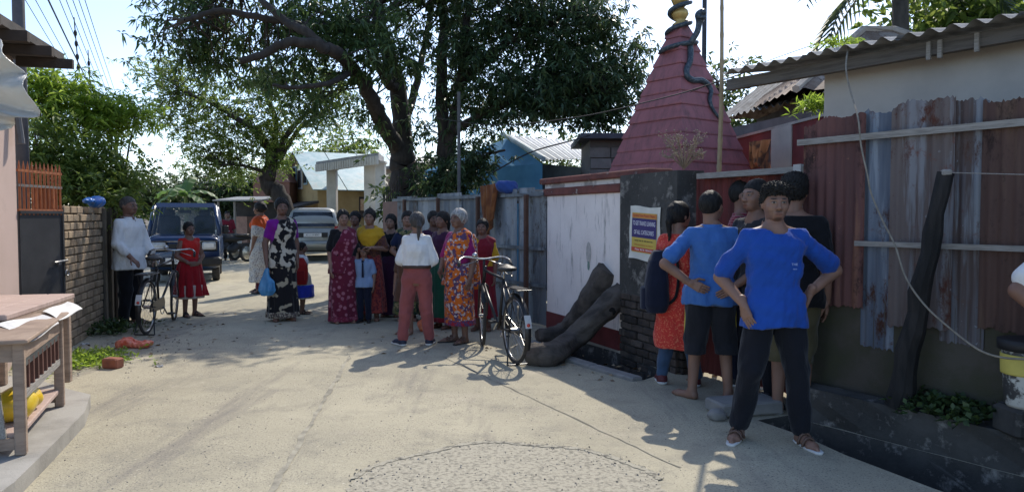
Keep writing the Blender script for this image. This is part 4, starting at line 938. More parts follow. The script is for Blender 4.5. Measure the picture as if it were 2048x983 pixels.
def nets(D, g):
    """surface nets: field -> verts, quads"""
    D = np.ascontiguousarray(D, np.float32); S = D < 0; nx, ny, nz = D.shape
    acc = np.zeros((nx-1,ny-1,nz-1,3), np.float32); cnt = np.zeros((nx-1,ny-1,nz-1), np.float32)
    cs = [(i,j,k) for i in (0,1) for j in (0,1) for k in (0,1)]
    sub = lambda A, c: A[c[0]:nx-1+c[0], c[1]:ny-1+c[1], c[2]:nz-1+c[2]]
    for c in cs:
        for ax in range(3):
            if c[ax]: continue
            e = list(c); e[ax] = 1; a, b = sub(D, c), sub(D, e); m = (a < 0) != (b < 0)
            if not m.any(): continue
            t = a[m]/(a[m]-b[m]); p = np.tile(np.array(c, np.float32), (len(t),1)); p[:,ax] = t
            acc[m] += p; cnt[m] += 1
    act = cnt > 0; idx = -np.ones(act.shape, np.int64); idx[act] = np.arange(act.sum())
    ij = np.argwhere(act).astype(np.float32); V = (ij+acc[act]/cnt[act][:,None])*g.vox+g.lo
    Q = []
    for ax in range(3):
        sl0 = [slice(1,-1)]*3; sl1 = [slice(1,-1)]*3; sl0[ax] = slice(0,-1); sl1[ax] = slice(1,None)
        a, b = S[tuple(sl0)], S[tuple(sl1)]; m = np.argwhere(a != b)
        if not len(m): continue
        flip = a[tuple(m.T)]; o = np.ones(3, int); o[ax] = 0; c = m+o
        u, w = [(1,2),(2,0),(0,1)][ax]; du = np.zeros(3,int); du[u] = 1; dw = np.zeros(3,int); dw[w] = 1
        q = np.stack([idx[tuple((c-du-dw).T)], idx[tuple((c-dw).T)], idx[tuple(c.T)], idx[tuple((c-du).T)]], 1)
        q[~flip] = q[~flip][:,::-1]; Q.append(q)
    Q = np.concatenate(Q) if Q else np.zeros((0,4),int); return V, Q[(Q >= 0).all(1)]
def skin_mat(name, rough=.5):
    m, t, b = nt_new(name); a = nd(t, 'ShaderNodeVertexColor'); a.layer_name = 'Col'
    t.links.new(a.outputs[0], b.inputs['Base Color']); b.inputs['Roughness'].default_value = rough
    b.inputs['Subsurface Weight'].default_value = .06; b.inputs['Subsurface Radius'].default_value = (.02,.008,.005); b.inputs['Specular IOR Level'].default_value = .35
    bump(t, b, noise(t, coords(t), 90, 3), .12, .003); return m
SKIN = skin_mat('skin')
def hair_mat(name, col):
    m, t, b = nt_new(name); v = coords(t, (1,1,.25)); c = mix(t, ramp(t, noise(t, v, 60, 4), .4, .7), c4(col), tuple(min(1, x*2.2+.004) for x in c4(col)[:3])+(1,))
    t.links.new(c, b.inputs['Base Color']); b.inputs['Roughness'].default_value = .6; b.inputs['Specular IOR Level'].default_value = .2; bump(t, b, noise(t, v, 120, 4), .6, .006); return m
HAIR = hair_mat('black_hair', (.010,.009,.008)); GREYHAIR = hair_mat('white_hair', (.20,.195,.185)); SALT = hair_mat('greying_hair', (.045,.042,.04))
TONE = {'dark': (.175,.094,.066), 'mid': (.235,.13,.09), 'warm': (.25,.14,.098), 'deep': (.13,.068,.048)}

def person(label, px, py, H, face=0., tone='mid', pose=None, outfit=None, hair='short', hair_m=None, head_yaw=0., head_pitch=0., vox=.013, loc=None, fem=False, fat=1., beard=0., gz=0., seed=None, foot='bare', group=None, foot_m=None, sole_m=None, lean=(0,0)):
    """face: heading in degrees, 0 looks towards the camera (-Y), positive turns to the image right"""
    p = Vector(loc) if loc is not None else G(px, py, gz); pose = pose or {}; seed = seed if seed is not None else abs(hash(label)) % 9999 if False else sum(map(ord, label)) % 9999
    root = thing('person', label, 'person', p, R(face), group)
    J = {}
    sw = (.086 if fem else .100)
    J.update(shr=(-sw,0,.797), shl=(sw,0,.797), elr=(-sw-.03,.012,.635), ell=(sw+.03,.012,.635), wrr=(-sw-.03,-.025,.49), wrl=(sw+.03,-.025,.49),
             hir=(-.05,0,.52), hil=(.05,0,.52), knr=(-.052,-.006,.285), knl=(.052,-.006,.285), anr=(-.052,.012,.045), anl=(.052,.012,.045), fyr=-12, fyl=12)
    J.update(pose); lx, ly = lean
    def sh(k):
        a = np.array(J[k], float)
        if k[:2] in ('sh','el','wr') and k not in pose: a[0] += lx; a[1] += ly
        return a*H
    q = {k: sh(k) for k in J if k[:2] in ('sh','el','wr','hi','kn','an')}
    f_ = fat
    rows = [(.455,.060,.045),(.475,.085,.060),(.52,.097,.066),(.56,.093,.060),(.61,.080*f_,.054*f_),(.66,.083*f_,.057*f_),(.72,.093*f_,.064*f_),(.77,.098,.062),(.795,.086,.054),(.815,.064,.046),(.832,.044,.040),(.848,.034,.034)]
    if fem: rows = [(z, a*(.93 if z > .7 else 1.02 if z < .57 else .97), b*(1.0 if z < .7 or z > .79 else 1.1)) for z, a, b in rows]
    tr = [(z*H, (lx*max(0,(z-.52)/.3))*H, (ly*max(0,(z-.52)/.3))*H, a*H, b*H) for z, a, b in rows]
    neckb = np.array([lx*H, ly*H+.004*H, .83*H]); hc = np.array([lx*1.12, ly*1.2-.004, .935])*H
    UA, UB, FA, FB = .031*H, .026*H, .0255*H, .0175*H
    TH, KN, CF, AN = .052*H, .034*H, .035*H, .0215*H
    if fem: UA *= .92; FB *= .92
    allp = np.array(list(q.values())); lo = np.minimum(allp.min(0), [-.13*H,-.12*H,0])-.07*H; hi = np.maximum(allp.max(0), [.13*H,.12*H,0])+.07*H; lo[2] = -.01; hi[2] = .87*H
    lo[1] = min(lo[1], -.15*H)
    g = Grid(lo, hi, vox)
    def fpts(s):
        an = q['an'+s]; y = R(J['fy'+s]); d = np.array([math.sin(y), -math.cos(y), 0]); z0 = an[2]-.045*H
        heel = np.array([an[0],an[1],z0+.018*H])-d*.012*H; ball = heel+d*.095*H; ball[2] = z0+.013*H; toe = ball+d*.035*H; toe[2] = z0+.010*H
        return heel, ball, toe, d, z0
    def legs_sdf(g, o=0., upto=2., knee_o=None):
        D = None
        for s in 'rl':
            h, k, a = q['hi'+s], q['kn'+s], q['an'+s]; ko = o if knee_o is None else knee_o
            d = rcone(g, h, k if upto >= 1 else h+(k-h)*upto, TH+o, (KN if upto >= 1 else TH+(KN-TH)*upto)+ko)
            if upto > 1:
                e = k+(a-k)*min(1, upto-1); d = smin(d, np.minimum(rcone(g, k, e, KN+ko, AN+o+(0 if upto >= 2 else .004*H)), rcone(g, k+(a-k)*.18+np.array([0,.008*H,0]), k+(a-k)*.5+np.array([0,.004*H,0]), CF*.9+ko, CF*.62+ko)), .012*H)
            D = d if D is None else np.minimum(D, d)
        return D
    def arms_sdf(g, o=0., upto=2., end=0.):
        D = None
        for s in 'rl':
            a, b, c = q['sh'+s], q['el'+s], q['wr'+s]; u = min(1, upto)
            d = rcone(g, a, a+(b-a)*u, UA*.94+o*.55, UA+(UB-UA)*u+o+end)
            if upto > 1: u2 = upto-1; d = np.minimum(d, rcone(g, b, b+(c-b)*u2, FA+o+.002*H, FA+(FB-FA)*u2+o+end))
            D = d if D is None else np.minimum(D, d)
        return D
    def trap_sdf(g, o=0.):
        D = None
        for s in 'rl':
            a = q['sh'+s]; n0 = neckb+np.array([0,.006*H,.002*H]); d = rcone(g, n0, n0+(a-n0)*.92+np.array([0,.004*H,.006*H]), .030*H+o, .026*H+o); D = d if D is None else np.minimum(D, d)
        return D
    # ---- body: torso, limbs, feet
    D = loft(g, tr); D = smin(D, rcone(g, neckb, hc+np.array([0,.008*H,-.035*H]), .038*H, .033*H), .02*H)
    up = None
    D = smin(D, trap_sdf(g), .015*H); D = smin(D, arms_sdf(g, 0, 1.), .022*H); D = np.minimum(D, arms_sdf(g)); D = smin(D, legs_sdf(g), .015*H)
    for s in 'rl':
        heel, ball, toe, d, z0 = fpts(s)
        ft = smin(rcone(g, heel, ball, .021*H, .018*H), rcone(g, ball, toe, .018*H, .011*H), .01*H); ft = smin(ft, rcone(g, q['an'+s], heel+d*.03*H, .0215*H, .022*H), .015*H)
        sd = np.array([d[1], -d[0], 0]); ft = smin(ft, rcone(g, ball+sd*.012*H, ball-sd*.014*H, .014*H, .013*H), .01*H)
        ft = np.maximum(ft, z0-g.Z); D = smin(D, ft, .008*H)
    V, F = nets(D, g); Vs, Fs, base = [V], [F], len(V)
    tone_c = np.array(TONE[tone]); cols = [np.tile(tone_c, (len(V),1))*(1+.10*np.sin(V[:,2:3]*23+V[:,0:1]*31))]
    # ---- head (own frame, then turned)
    hv = min(vox*.5, .0055); hg = Grid(np.array([-.065,-.095,-.085])*H, np.array([.065,.085,.08])*H, hv)
    e = lambda c, r: ell(hg, np.array(c)*H, np.array(r)*H)
    hd = e((0,.010,.012),(.0475,.058,.054)); hd = smin(hd, e((0,-.018,-.012),(.040,.042,.050)), .02*H); hd = smin(hd, e((0,-.034,-.046),(.024,.022,.020)), .022*H)
    hd = smin(hd, rcone(hg, np.array([0,.012,-.03])*H, np.array([0,.016,-.085])*H, .034*H, .034*H), .02*H)
    for s in (-1,1):
        hd = smin(hd, e((s*.024,-.041,-.018),(.014,.012,.012)), .014*H)                                   # cheeks
        hd = -smin(-hd, e((s*.0185,-.0635,.001),(.0125,.0085,.0075)), .006*H) if False else np.maximum(hd, -smin(e((s*.0185,-.066,.001),(.0125,.0095,.0070)), hd*0+.05, .001))
        hd = smin(hd, e((s*.0185,-.0515,.000),(.0098,.0085,.0075)), .003*H)                               # eyeballs under lids
        hd = smin(hd, rcone(hg, np.array([s*.008,-.058,.012])*H, np.array([s*.029,-.050,.012])*H, .0048*H, .0042*H), .008*H)   # brow ridge
        hd = smin(hd, e((s*.0485,.006,-.004),(.0065,.013,.019)), .006*H)                                  # ears
    hd = smin(hd, rcone(hg, np.array([0,-.058,.006])*H, np.array([0,-.070,-.020])*H, .0048*H, .0082*H), .007*H)
    for s in (-1,1): hd = smin(hd, e((s*.0085,-.064,-.0225),(.0062,.007,.005)), .004*H)
    hd = smin(hd, rcone(hg, np.array([-.012,-.0565,-.0405])*H, np.array([.012,-.0565,-.0405])*H, .0042*H, .0042*H), .005*H)
    hd = smin(hd, rcone(hg, np.array([-.010,-.0555,-.0475])*H, np.array([.010,-.0555,-.0475])*H, .0045*H, .0045*H), .005*H)
    V, F = nets(hd, hg); n = V/H
    c = np.tile(tone_c, (len(V),1))*(1+.06*np.sin(V[:,0:1]*90))
    def paint(mask, col, k=1.): 
        m_ = np.clip(mask, 0, 1)[:,None]*k; c[:] = c*(1-m_)+np.array(col)*m_
    blob = lambda cx, cz, rx, rz: 1.6-1.6*(((n[:,0]-cx)/rx)**2+((n[:,2]-cz)/rz)**2)
    fr_ = (n[:,1] < -.03)
    paint(fr_*(blob(0,-.044,.0155,.0075)), tone_c*np.array([.82,.55,.55]), .9)
    paint(fr_*(blob(0,-.0437,.015,.0013)), tone_c*.25, .8)
    for s in (-1,1):
        paint(fr_*blob(s*.0195,.0145,.0135,.0036), (.012,.009,.008), .9)
        paint(fr_*blob(s*.0185,.001,.0125,.0075), tone_c*.55, .65)
        paint(fr_*blob(s*.0185,.0005,.0095,.0036), (.26,.235,.21), .9)
        paint(fr_*blob(s*.0185,.0008,.0043,.0040), (.012,.008,.006), 1.)
        paint(fr_*blob(s*.0185,.0045,.0110,.0016), (.012,.008,.006), .9)
        paint(fr_*blob(s*.0075,-.0285,.004,.0022), tone_c*.3, .7)
    if beard:
        paint(fr_*blob(0,-.0335,.017,.0042), (.016,.012,.010), beard); paint(fr_*blob(0,-.063,.018,.009), (.018,.013,.011), beard*.85)
        paint((n[:,1] < .0)*(n[:,2] < -.03)*.6*(np.abs(n[:,0]) > .02), (.03,.02,.016), beard*.5)
    MH = np.array(Matrix.Rotation(R(head_yaw),3,'Z') @ Matrix.Rotation(R(head_pitch),3,'X'))
    Vs.append(V@MH.T+hc); Fs.append(F+base); base += len(V); cols.append(c)
    # ---- hands
    for s, sg in (('r',-1),('l',1)):
        w, el_ = q['wr'+s], q['el'+s]; d = J.get('hd'+s); d = np.array(d, float) if d is not None else (w-el_); d = d/np.linalg.norm(d)
        nn = np.array(J.get('pn'+s, (-sg,0,0)), float); nn = nn-d*(nn@d); nn /= np.linalg.norm(nn)+1e-9
        sd = np.cross(d, nn)*sg*(1 if True else 1); curl = J.get('curl', .5)
        if J.get('flip'+s): sd = -sd
        hvx = max(.0036, vox*.42); g2 = Grid(w-.125*H, w+.125*H, hvx) if False else Grid(np.minimum(w, w+d*.11*H)-.045*H, np.maximum(w, w+d*.11*H)+.045*H, hvx)
        hh = rcone(g2, w-d*.02*H, w+d*.012*H, FB*1.0, FB*.92); k0 = [w+d*.056*H+sd*x*H for x in (.0175,.006,-.006,-.017)]
        for i in range(4): hh = smin(hh, rcone(g2, w+d*.010*H+sd*(.009-.006*i)*H, k0[i], .0095*H, .0078*H), .006*H)
        for i, L in enumerate((.041,.046,.043,.034)):
            a1 = curl*(.5+.12*i); d1 = d*math.cos(a1)+nn*math.sin(a1); d2_ = d*math.cos(a1*2.1)+nn*math.sin(a1*2.1); m1 = k0[i]+d1*L*.5*H; e1 = m1+d2_*L*.5*H
            hh = np.minimum(hh, np.minimum(rcone(g2, k0[i], m1, .0056*H, .0052*H), rcone(g2, m1, e1, .0052*H, .0043*H)))
        t0 = w+d*.016*H+sd*.014*H; t1 = t0+(d*.62+sd*.68+nn*.35)*.030*H; t2 = t1+(d*.9+sd*.2+nn*.35)*.026*H
        hh = smin(hh, rcone(g2, t0, t1, .0078*H, .0062*H), .006*H); hh = np.minimum(hh, rcone(g2, t1, t2, .0062*H, .0048*H))
        V, F = nets(hh, g2); Vs.append(V); Fs.append(F+base); base += len(V); cols.append(np.tile(tone_c, (len(V),1))*1.02)
    V = np.concatenate(Vs); C = np.concatenate(cols); C = np.concatenate([C, np.ones((len(C),1))], 1)
    np_mesh('body', V, np.concatenate(Fs), SKIN, root, True, C)
    # ---- hair
    hr = Grid(np.array([-.09,-.10,-.19])*H, np.array([.09,.15,.11])*H, hv*1.15)
    e = lambda c, r: ell(hr, np.array(c)*H, np.array(r)*H)
    yy, zz, xx = hr.Y/H, hr.Z/H, hr.X/H
    curly = hair == 'curly'; th = .011 if curly else .008 if hair in ('short',) else .012
    cap = e((0,.012,.014),(.0475+th*.8,.058+th,.056+th))
    if hair in ('short','curly'):
        line = np.interp(yy.ravel(), [-.08,-.045,-.03,-.008,.012,.04,.09], [.036,.030,.022,-.002,-.014,-.034,-.040])[None,:,None]
        cap = np.maximum(cap, (line-zz)*H)
        if curly: cap = smin(cap, e((0,-.012,.056),(.043,.046,.024)), .02*H)
        fq = 225.; wob = .006*np.sin(75*hr.Z+seed)+.005*np.sin(95*hr.X+2)*np.sin(80*hr.Y); uu, vv, ww_ = wob+ hr.X*.8+hr.Y*.6, hr.Y*.8-hr.X*.6+hr.Z*.3-wob*1.3, hr.Z*.9+hr.X*.4
        cap = cap+((.0090*H)*np.sin(fq*uu+seed)*np.sin(fq*vv)*np.sin(fq*ww_+1) if curly else wrinkle(hr, .0012*H, seed, 260))
    else:
        line = np.interp(yy.ravel(), [-.08,-.05,-.03,-.008,.012,.04,.09], [.038,.030,.000,-.040,-.054,-.058,-.060])[None,:,None]-.10*np.clip(np.abs(xx)-.030,0,1)*(yy < -.0)
        cap = np.maximum(cap, (line-zz)*H)
        if hair == 'bun': cap = smin(cap, e((0,.070,-.002),(.027,.024,.026)), .008*H)
        if hair == 'topbun': cap = smin(cap, e((0,.030,.072),(.022,.022,.018)), .008*H)
        if hair in ('pony','low'):
            cap = smin(cap, rcone(hr, np.array([0,.066,.012])*H, np.array([0,.082,-.03])*H, .017*H, .019*H), .008*H); cap = smin(cap, rcone(hr, np.array([0,.082,-.03])*H, np.array([.004,.072,-.135])*H, .019*H, .007*H), .008*H)
        if hair == 'long':
            cap = smin(cap, rcone(hr, np.array([-.02,.045,-.03])*H, np.array([-.025,.055,-.16])*H, .032*H, .024*H), .015*H); cap = smin(cap, rcone(hr, np.array([.02,.045,-.03])*H, np.array([.025,.055,-.16])*H, .032*H, .024*H), .015*H)
        cap = cap+wrinkle(hr, .0022*H, seed, 150)+.0035*H*np.exp(-(xx/.005)**2)*(yy < .03)
    V, F = nets(cap, hr); np_mesh('hair', V@MH.T+hc, F, hair_m or HAIR, root, True)
    # ---- clothes
    def garment(name, D, g, mt): 
        V, F = nets(D, g); o = np_mesh(name, V, F, mt, root, True); return o
    WR = .0056*H
    for it in outfit or []:
        kind, mt = it[0], it[1]; o = dict(it[2]) if len(it) > 2 else {}
        if kind == 'top':
            hem = o.get('hem',.47); slv = o.get('sleeve',.72); off = o.get('off',.011)*H; fl = o.get('flare',.0)
            r2 = [r for r in tr if r[0] > .49*H and r[0] < .84*H]
            hip = [r for r in tr if abs(r[0]-.52*H) < .001][0]
            if hem < .49: r2.append((hem*H, hip[1]*(hem/.52), hip[2], hip[3]*(1.0+fl), hip[4]*(1.0+fl)))
            else: r2 = [r for r in tr if r[0] > hem*H and r[0] < .84*H]+[(hem*H, 0, 0, float(np.interp(hem*H,[r[0] for r in tr],[r[3] for r in tr])), float(np.interp(hem*H,[r[0] for r in tr],[r[4] for r in tr])))]
            r2 = [(z, cx, cy, a*(1.10 if z < .6*H and hem < .5 else 1), b*(1.22 if z < .6*H and hem < .5 else 1)) for z, cx, cy, a, b in r2]
            r2 = [(z, cx, cy, a*(1.06 if .56*H < z < .7*H and not o.get('fit') else 1), b*(1.10 if .56*H < z < .7*H and not o.get('fit') else 1)) for z, cx, cy, a, b in r2]
            gg = Grid(np.array([g.lo[0], g.lo[1]-.02, hem*H-.03]), np.array([hi[0]+.02, hi[1]+.02, .87*H]), vox)
            D = loft(gg, r2, off, folds=(o.get('nf',7), o.get('fa',.025), hem*H, .72*H, seed % 6))
            D = smin(D, trap_sdf(gg, off*.75), .016*H)
            if slv > 0: D = smin(D, arms_sdf(gg, o.get('so',.010)*H, slv, o.get('send',.004)*H), .014*H)
            if hem < .5: D = smin(D, np.maximum(legs_sdf(gg, o.get('lo',.018)*H, .35), np.maximum(hem*H-gg.Z, gg.Z-.56*H)), .012*H)
            D = D+wrinkle(gg, WR*o.get('wr',1.), seed)+wrinkle(gg, WR*.4, seed+50, 90)
            nk = o.get('neck',.043); D = np.maximum(D, gg.Z-.836*H); D = np.maximum(D, -rcone(gg, neckb+np.array([0,-.020*H,.004*H]), neckb+np.array([0,-.018*H,.07*H]), nk*H, (nk+.01)*H))
            garment(o.get('name','shirt'), D, gg, mt)
            if o.get('collar'):
                cg = Grid(neckb+np.array([-.07,-.075,-.03])*H, neckb+np.array([.07,.06,.05])*H, vox*.7)
                D = np.abs(rcone(cg, neckb+np.array([0,-.004*H,-.01*H]), hc+np.array([0,.002*H,-.05*H]), .051*H, .042*H))-.005*H
                D = np.maximum(D, np.abs(cg.Z-(neckb[2]+.006*H))-.013*H); D = np.maximum(D, -rcone(cg, neckb+np.array([0,-.06*H,0]), neckb+np.array([0,-.05*H,.06*H]), .014*H, .022*H)); garment('collar', D, cg, o.get('collar_m', mt))
        elif kind in ('trousers','shorts'):
            up = o.get('upto', 1.93 if kind == 'trousers' else .95); off = o.get('off',.010)*H
            zlo = min(q['anr'][2],q['anl'][2])-.01*H if kind == 'trousers' else .22*H
            gg = Grid([lo[0], lo[1], zlo], [hi[0], hi[1], .66*H], vox)
            r2 = [r for r in tr if .47*H < r[0] < .58*H]+[(.605*H,0,0,.080*H*f_,.054*H*f_)]
            D = smin(loft(gg, r2, off*.8), legs_sdf(gg, off, up, knee_o=o.get('knee',.010)*H), .018*H)+wrinkle(gg, WR*1.1, seed+3)
            if any(i_[0] == 'top' and (i_[2] if len(i_) > 2 else {}).get('hem',.47) < .5 for i_ in outfit): D = np.maximum(D, gg.Z-.525*H)
            garment(o.get('name',kind), D, gg, mt)
            if o.get('stripe'):
                for s, sg in (('r',-1),('l',1)):
                    mb = MB(); h_, k_ = q['hi'+s], q['kn'+s]; pts = [h_.copy()+np.array([sg*(TH+off-.004*H),0,.0]), h_+(k_-h_)*.5+np.array([sg*((TH+KN)/2+off-.003*H),0,0]), h_+(k_-h_)*.97+np.array([sg*(KN+o.get('knee',.01)*H-.002*H),0,0])]
                    mb.tube(pts, .006, 5); mb.build('stripe', o['stripe'], root)
            if o.get('belt'):
                bg_ = Grid([-.14*H,-.11*H,.57*H],[.14*H,.11*H,.63*H], vox*.7); D = loft(bg_, [(.588*H,0,0,.088*H*f_,.060*H*f_),(.612*H,0,0,.084*H*f_,.057*H*f_)], off+.006*H); garment('belt', D, bg_, o['belt'])
        elif kind == 'skirt':
            z1, z0 = o.get('top',.60), o.get('hem',.03); w0, w1 = o.get('w',(.105,.125)); gg = Grid([-.2*H,-.2*H,z0*H-.03],[.2*H,.2*H,z1*H+.03], vox)
            d0, d1 = o.get('d',(.080,.105)); hx = (q['anr'][0]+q['anl'][0])/2; hy = (q['anr'][1]+q['anl'][1])/2
            r2 = [(z1*H,0,0,.084*H*f_,.058*H*f_),((z1-.07)*H if z1 > .5 else z1*H-.01,0,0,w0*H*.98,d0*H),((z0+(z1-z0)*.45)*H,hx*.4,hy*.4,(w0*.55+w1*.45)*H,(d0*.6+d1*.4)*H),(z0*H,hx,hy,w1*H,d1*H)]
            D = loft(gg, r2, .012*H, p=2.1, folds=(o.get('nf',8), o.get('fa',.055), z0*H, z1*H, seed % 6))+wrinkle(gg, WR*.8, seed+5, 26)
            sk = garment(o.get('name','skirt'), D, gg, mt)
            if o.get('border'):
                gb_ = Grid([-.2*H,-.2*H,z0*H-.03],[.2*H,.2*H,z0*H+.07*H], vox); D = loft(gb_, [(z0*H-.004,hx,hy,w1*H,d1*H),((z0+.045)*H,hx,hy,w1*H*.985,d1*H*.985)], .016*H, p=2.1, folds=(o.get('nf',8), o.get('fa',.055), z0*H, z1*H, seed % 6)); garment('border', D, gb_, o['border'])
        elif kind == 'pallu':          # sash of cloth from one shoulder to the other hip
            sd_ = o.get('side',1); gg = Grid([-.16*H,-.15*H,.40*H],[.16*H,.15*H,.87*H], vox); r2 = [r for r in tr if r[0] > .49*H and r[0] < .835*H]+[(.44*H,0,0,.105*H,.078*H)]
            D = smin(loft(gg, r2, o.get('off',.026)*H, folds=(9,.03,.44*H,.8*H,seed % 5)), trap_sdf(gg, .016*H), .015*H); a0 = np.array([sd_*.070,.80]); a1 = np.array(o.get('to',(-sd_*.075,.52))); dv = a1-a0; dv /= np.linalg.norm(dv); nv = np.array([-dv[1], dv[0]])
            off2 = (gg.X/H-a0[0])*nv[0]+(gg.Z/H-a0[1])*nv[1]; D = np.maximum(D, (np.abs(off2)-o.get('w',.055))*H)+wrinkle(gg, WR*.8, seed+9, 60)
            D = np.maximum(D, -rcone(gg, neckb+np.array([0,-.01*H,.01*H]), neckb+np.array([0,-.02*H,.07*H]), .040*H, .05*H))
            if o.get('tail'):
                D = smin(D, rcone(gg, np.array([sd_*.085,.070,.80])*H, np.array([sd_*.08,.10,.42])*H, .02*H, .045*H), .03*H)
            garment(o.get('name','sari_drape'), D, gg, mt)
        elif kind == 'scarf':
            gg = Grid([-.16*H,-.15*H,.60*H],[.16*H,.15*H,.88*H], vox); r2 = [r for r in tr if r[0] > .6*H and r[0] < .84*H]
            D = smin(smin(loft(gg, r2, .026*H, folds=(7,.05,.6*H,.85*H,seed % 5)), trap_sdf(gg, .016*H), .015*H), arms_sdf(gg, .016*H, .42), .015*H); D = np.maximum(D, -(gg.Z-(o.get('low',.735)+.9*np.abs(gg.X/H)*o.get('v',.5))*H)); D = np.maximum(D, -rcone(gg, neckb+np.array([0,-.012*H,.0]), neckb+np.array([0,-.02*H,.08*H]), .037*H, .05*H)); D = D+wrinkle(gg, WR, seed+2, 60)
            garment(o.get('name','scarf'), D, gg, mt)
    # ---- footwear
    for s in 'rl':
        heel, ball, toe, d, z0 = fpts(s); sd = np.array([d[1],-d[0],0])
        if foot == 'shoe':
            gg = Grid(np.minimum(heel,toe)-.05*H, np.maximum(heel,toe)+np.array([.05,.05,.07])*H, max(.006, vox*.7))
            D = smin(rcone(gg, heel+np.array([0,0,.006*H]), ball+np.array([0,0,.004*H]), .026*H, .024*H), rcone(gg, ball, toe, .024*H, .017*H), .012*H); D = smin(D, rcone(gg, heel+d*.012*H, q['an'+s]+np.array([0,0,.004*H]), .027*H, .027*H), .015*H)
            D = np.maximum(D, z0+.012*H-gg.Z); V, F = nets(D, gg); o = np_mesh('shoe', V, F, foot_m, root, True)
            D = np.minimum(rcone(gg, heel, ball, .029*H, .027*H), rcone(gg, ball, toe, .027*H, .020*H)); D = np.maximum(np.maximum(D, gg.Z-(z0+.016*H)), z0-gg.Z); V, F = nets(D, gg); np_mesh('sole', V, F, sole_m, o, False)
        elif foot == 'sandal':
            gg = Grid(np.minimum(heel,toe)-.05*H, np.maximum(heel,toe)+np.array([.05,.05,.07])*H, max(.005, vox*.6))
            D = np.minimum(rcone(gg, heel, ball, .026*H, .027*H), rcone(gg, ball, toe+d*.006*H, .027*H, .020*H)); D = np.maximum(np.maximum(D, gg.Z-(z0+.009*H)), z0-.006-gg.Z); V, F = nets(D, gg); o = np_mesh('sandal_sole', V, F, sole_m, root, False)
            mb = MB()
            for u, r_ in ((.75,.0245),(.45,.027)):
                c_ = heel+(ball-heel)*u; mb.tube([c_+sd*r_*H*math.cos(a)*1.05+np.array([0,0,max(0,math.sin(a))*.034*H*(1 if u > .6 else 1.25)-.008*H]) for a in [i*math.pi/8 for i in range(9)]], .0055*H, 6)
            mb.build('strap', foot_m, o, True)
    return root

# ---- outfits
black_track = fabric('black_track', (.010,.011,.016)); royal = fabric('royal_blue_cotton', (.016,.075,.36)); mid_blue = fabric('mid_blue_cotton', (.055,.16,.44)); dk_short = fabric('charcoal_cotton', (.018,.019,.024))
yellow_str = flat('yellow_stripe', (.6,.5,.08)); denim = fabric('denim', (.05,.09,.16)); red_kurta = fabric('red_print', (.52,.045,.035), (.62,.16,.09), 'blobs', 70, lo=.55, hi=.6)
navy = fabric('navy_cotton', (.012,.016,.035)); black_c = fabric('black_cotton', (.010,.010,.012)); plaid = fabric('maroon_check', (.20,.025,.045), (.36,.14,.15), 'plaid', 14)
grey_tee = fabric('grey_black_tee', (.03,.03,.035)); white_shirt = fabric('white_cotton', (.74,.74,.73)); rose = fabric('dusty_rose_cotton', (.29,.085,.082)); brown_belt = flat('brown_leather', (.05,.025,.015)); white_s = flat('white_rubber', (.65,.65,.63)); dark_sole = flat('dark_rubber', (.03,.028,.027)); navy_shoe = flat('navy_canvas', (.02,.025,.05)); maroon_shoe = flat('maroon_canvas', (.10,.02,.025)); black_shoe = flat('black_canvas', (.015,.015,.017)); strap_m = flat('tan_strap', (.12,.07,.05))
HIPS = dict(elr=(-.232,.035,.655), ell=(.232,.035,.655), wrr=(-.132,-.035,.545), wrl=(.132,-.035,.545), hdr=(.45,-.30,-.75), hdl=(-.45,-.30,-.75), pnr=(.7,.5,.2), pnl=(-.7,.5,.2), curl=.35)
def PZ(base=None, **k): d = dict(base or {}); d.update(k); return d

# near man, hands on hips
a_, b_ = G(1487,868), G(1597,897); H = 1.69
near = person('man in royal blue t-shirt and black trousers standing hands on hips facing us', 0, 0, H, loc=((a_.x+b_.x)/2+.02, (a_.y+b_.y)/2+.03, 0), face=0, tone='mid',
    pose=PZ(HIPS, anr=(-.118,.040,.045), knr=(-.088,-.012,.285), anl=(.098,-.045,.045), knl=(.082,-.035,.285), fyr=-30, fyl=8, elr=(-.190,.075,.640), wrr=(-.128,-.030,.545), ell=(.262,.050,.668), wrl=(.142,.0,.585), hdl=(-.35,.25,-.85), pnl=(-.8,-.3,0), hdr=(.15,-.45,-.85)),
    outfit=[('trousers', black_track, dict(off=.013, knee=.014, upto=1.93)), ('top', royal, dict(sleeve=.80, hem=.455, off=.015, so=.008, send=.006, flare=.02, fat=1, neck=.044))], hair='curly', beard=.75, head_yaw=-6, vox=.0085, fat=1.02, foot='sandal', foot_m=strap_m, sole_m=white_s, seed=3)
text(near, 'THE', .022, (.085,-.136,.70*H), flat('faint_print', (.35,.45,.75)), 'chest_print', RX); text(near, 'new', .016, (.088,-.136,.683*H), flat('faint_print', (.35,.45,.75)), 'chest_print', RX)
# barefoot man seen from behind
a_, b_ = G(1372,796), G(1448,800); H = 1.68
person('barefoot man in blue polo and dark shorts seen from behind, hands on hips', 0, 0, H, loc=((a_.x+b_.x)/2+.045, (a_.y+b_.y)/2+.02, 0), face=176, tone='mid', fat=.94,
    pose=PZ(HIPS, anr=(-.085,.01,.045), anl=(.085,.0,.045), knr=(-.070,-.01,.285), knl=(.070,-.01,.285), fyr=-45, fyl=40, wrr=(-.095,.085,.560), wrl=(.118,.075,.575), elr=(-.215,.075,.64), ell=(.228,.050,.66), hdr=(.75,.25,-.45), hdl=(-.75,.3,-.35), pnr=(.2,-.95,0), pnl=(-.2,-.95,0)),
    outfit=[('shorts', dk_short, dict(off=.020, knee=.022, upto=1.04, stripe=yellow_str)), ('top', mid_blue, dict(sleeve=.72, hem=.465, off=.014, so=.008, send=.006, lo=.032, collar=True))], hair='short', head_yaw=-38, vox=.0095, seed=5)
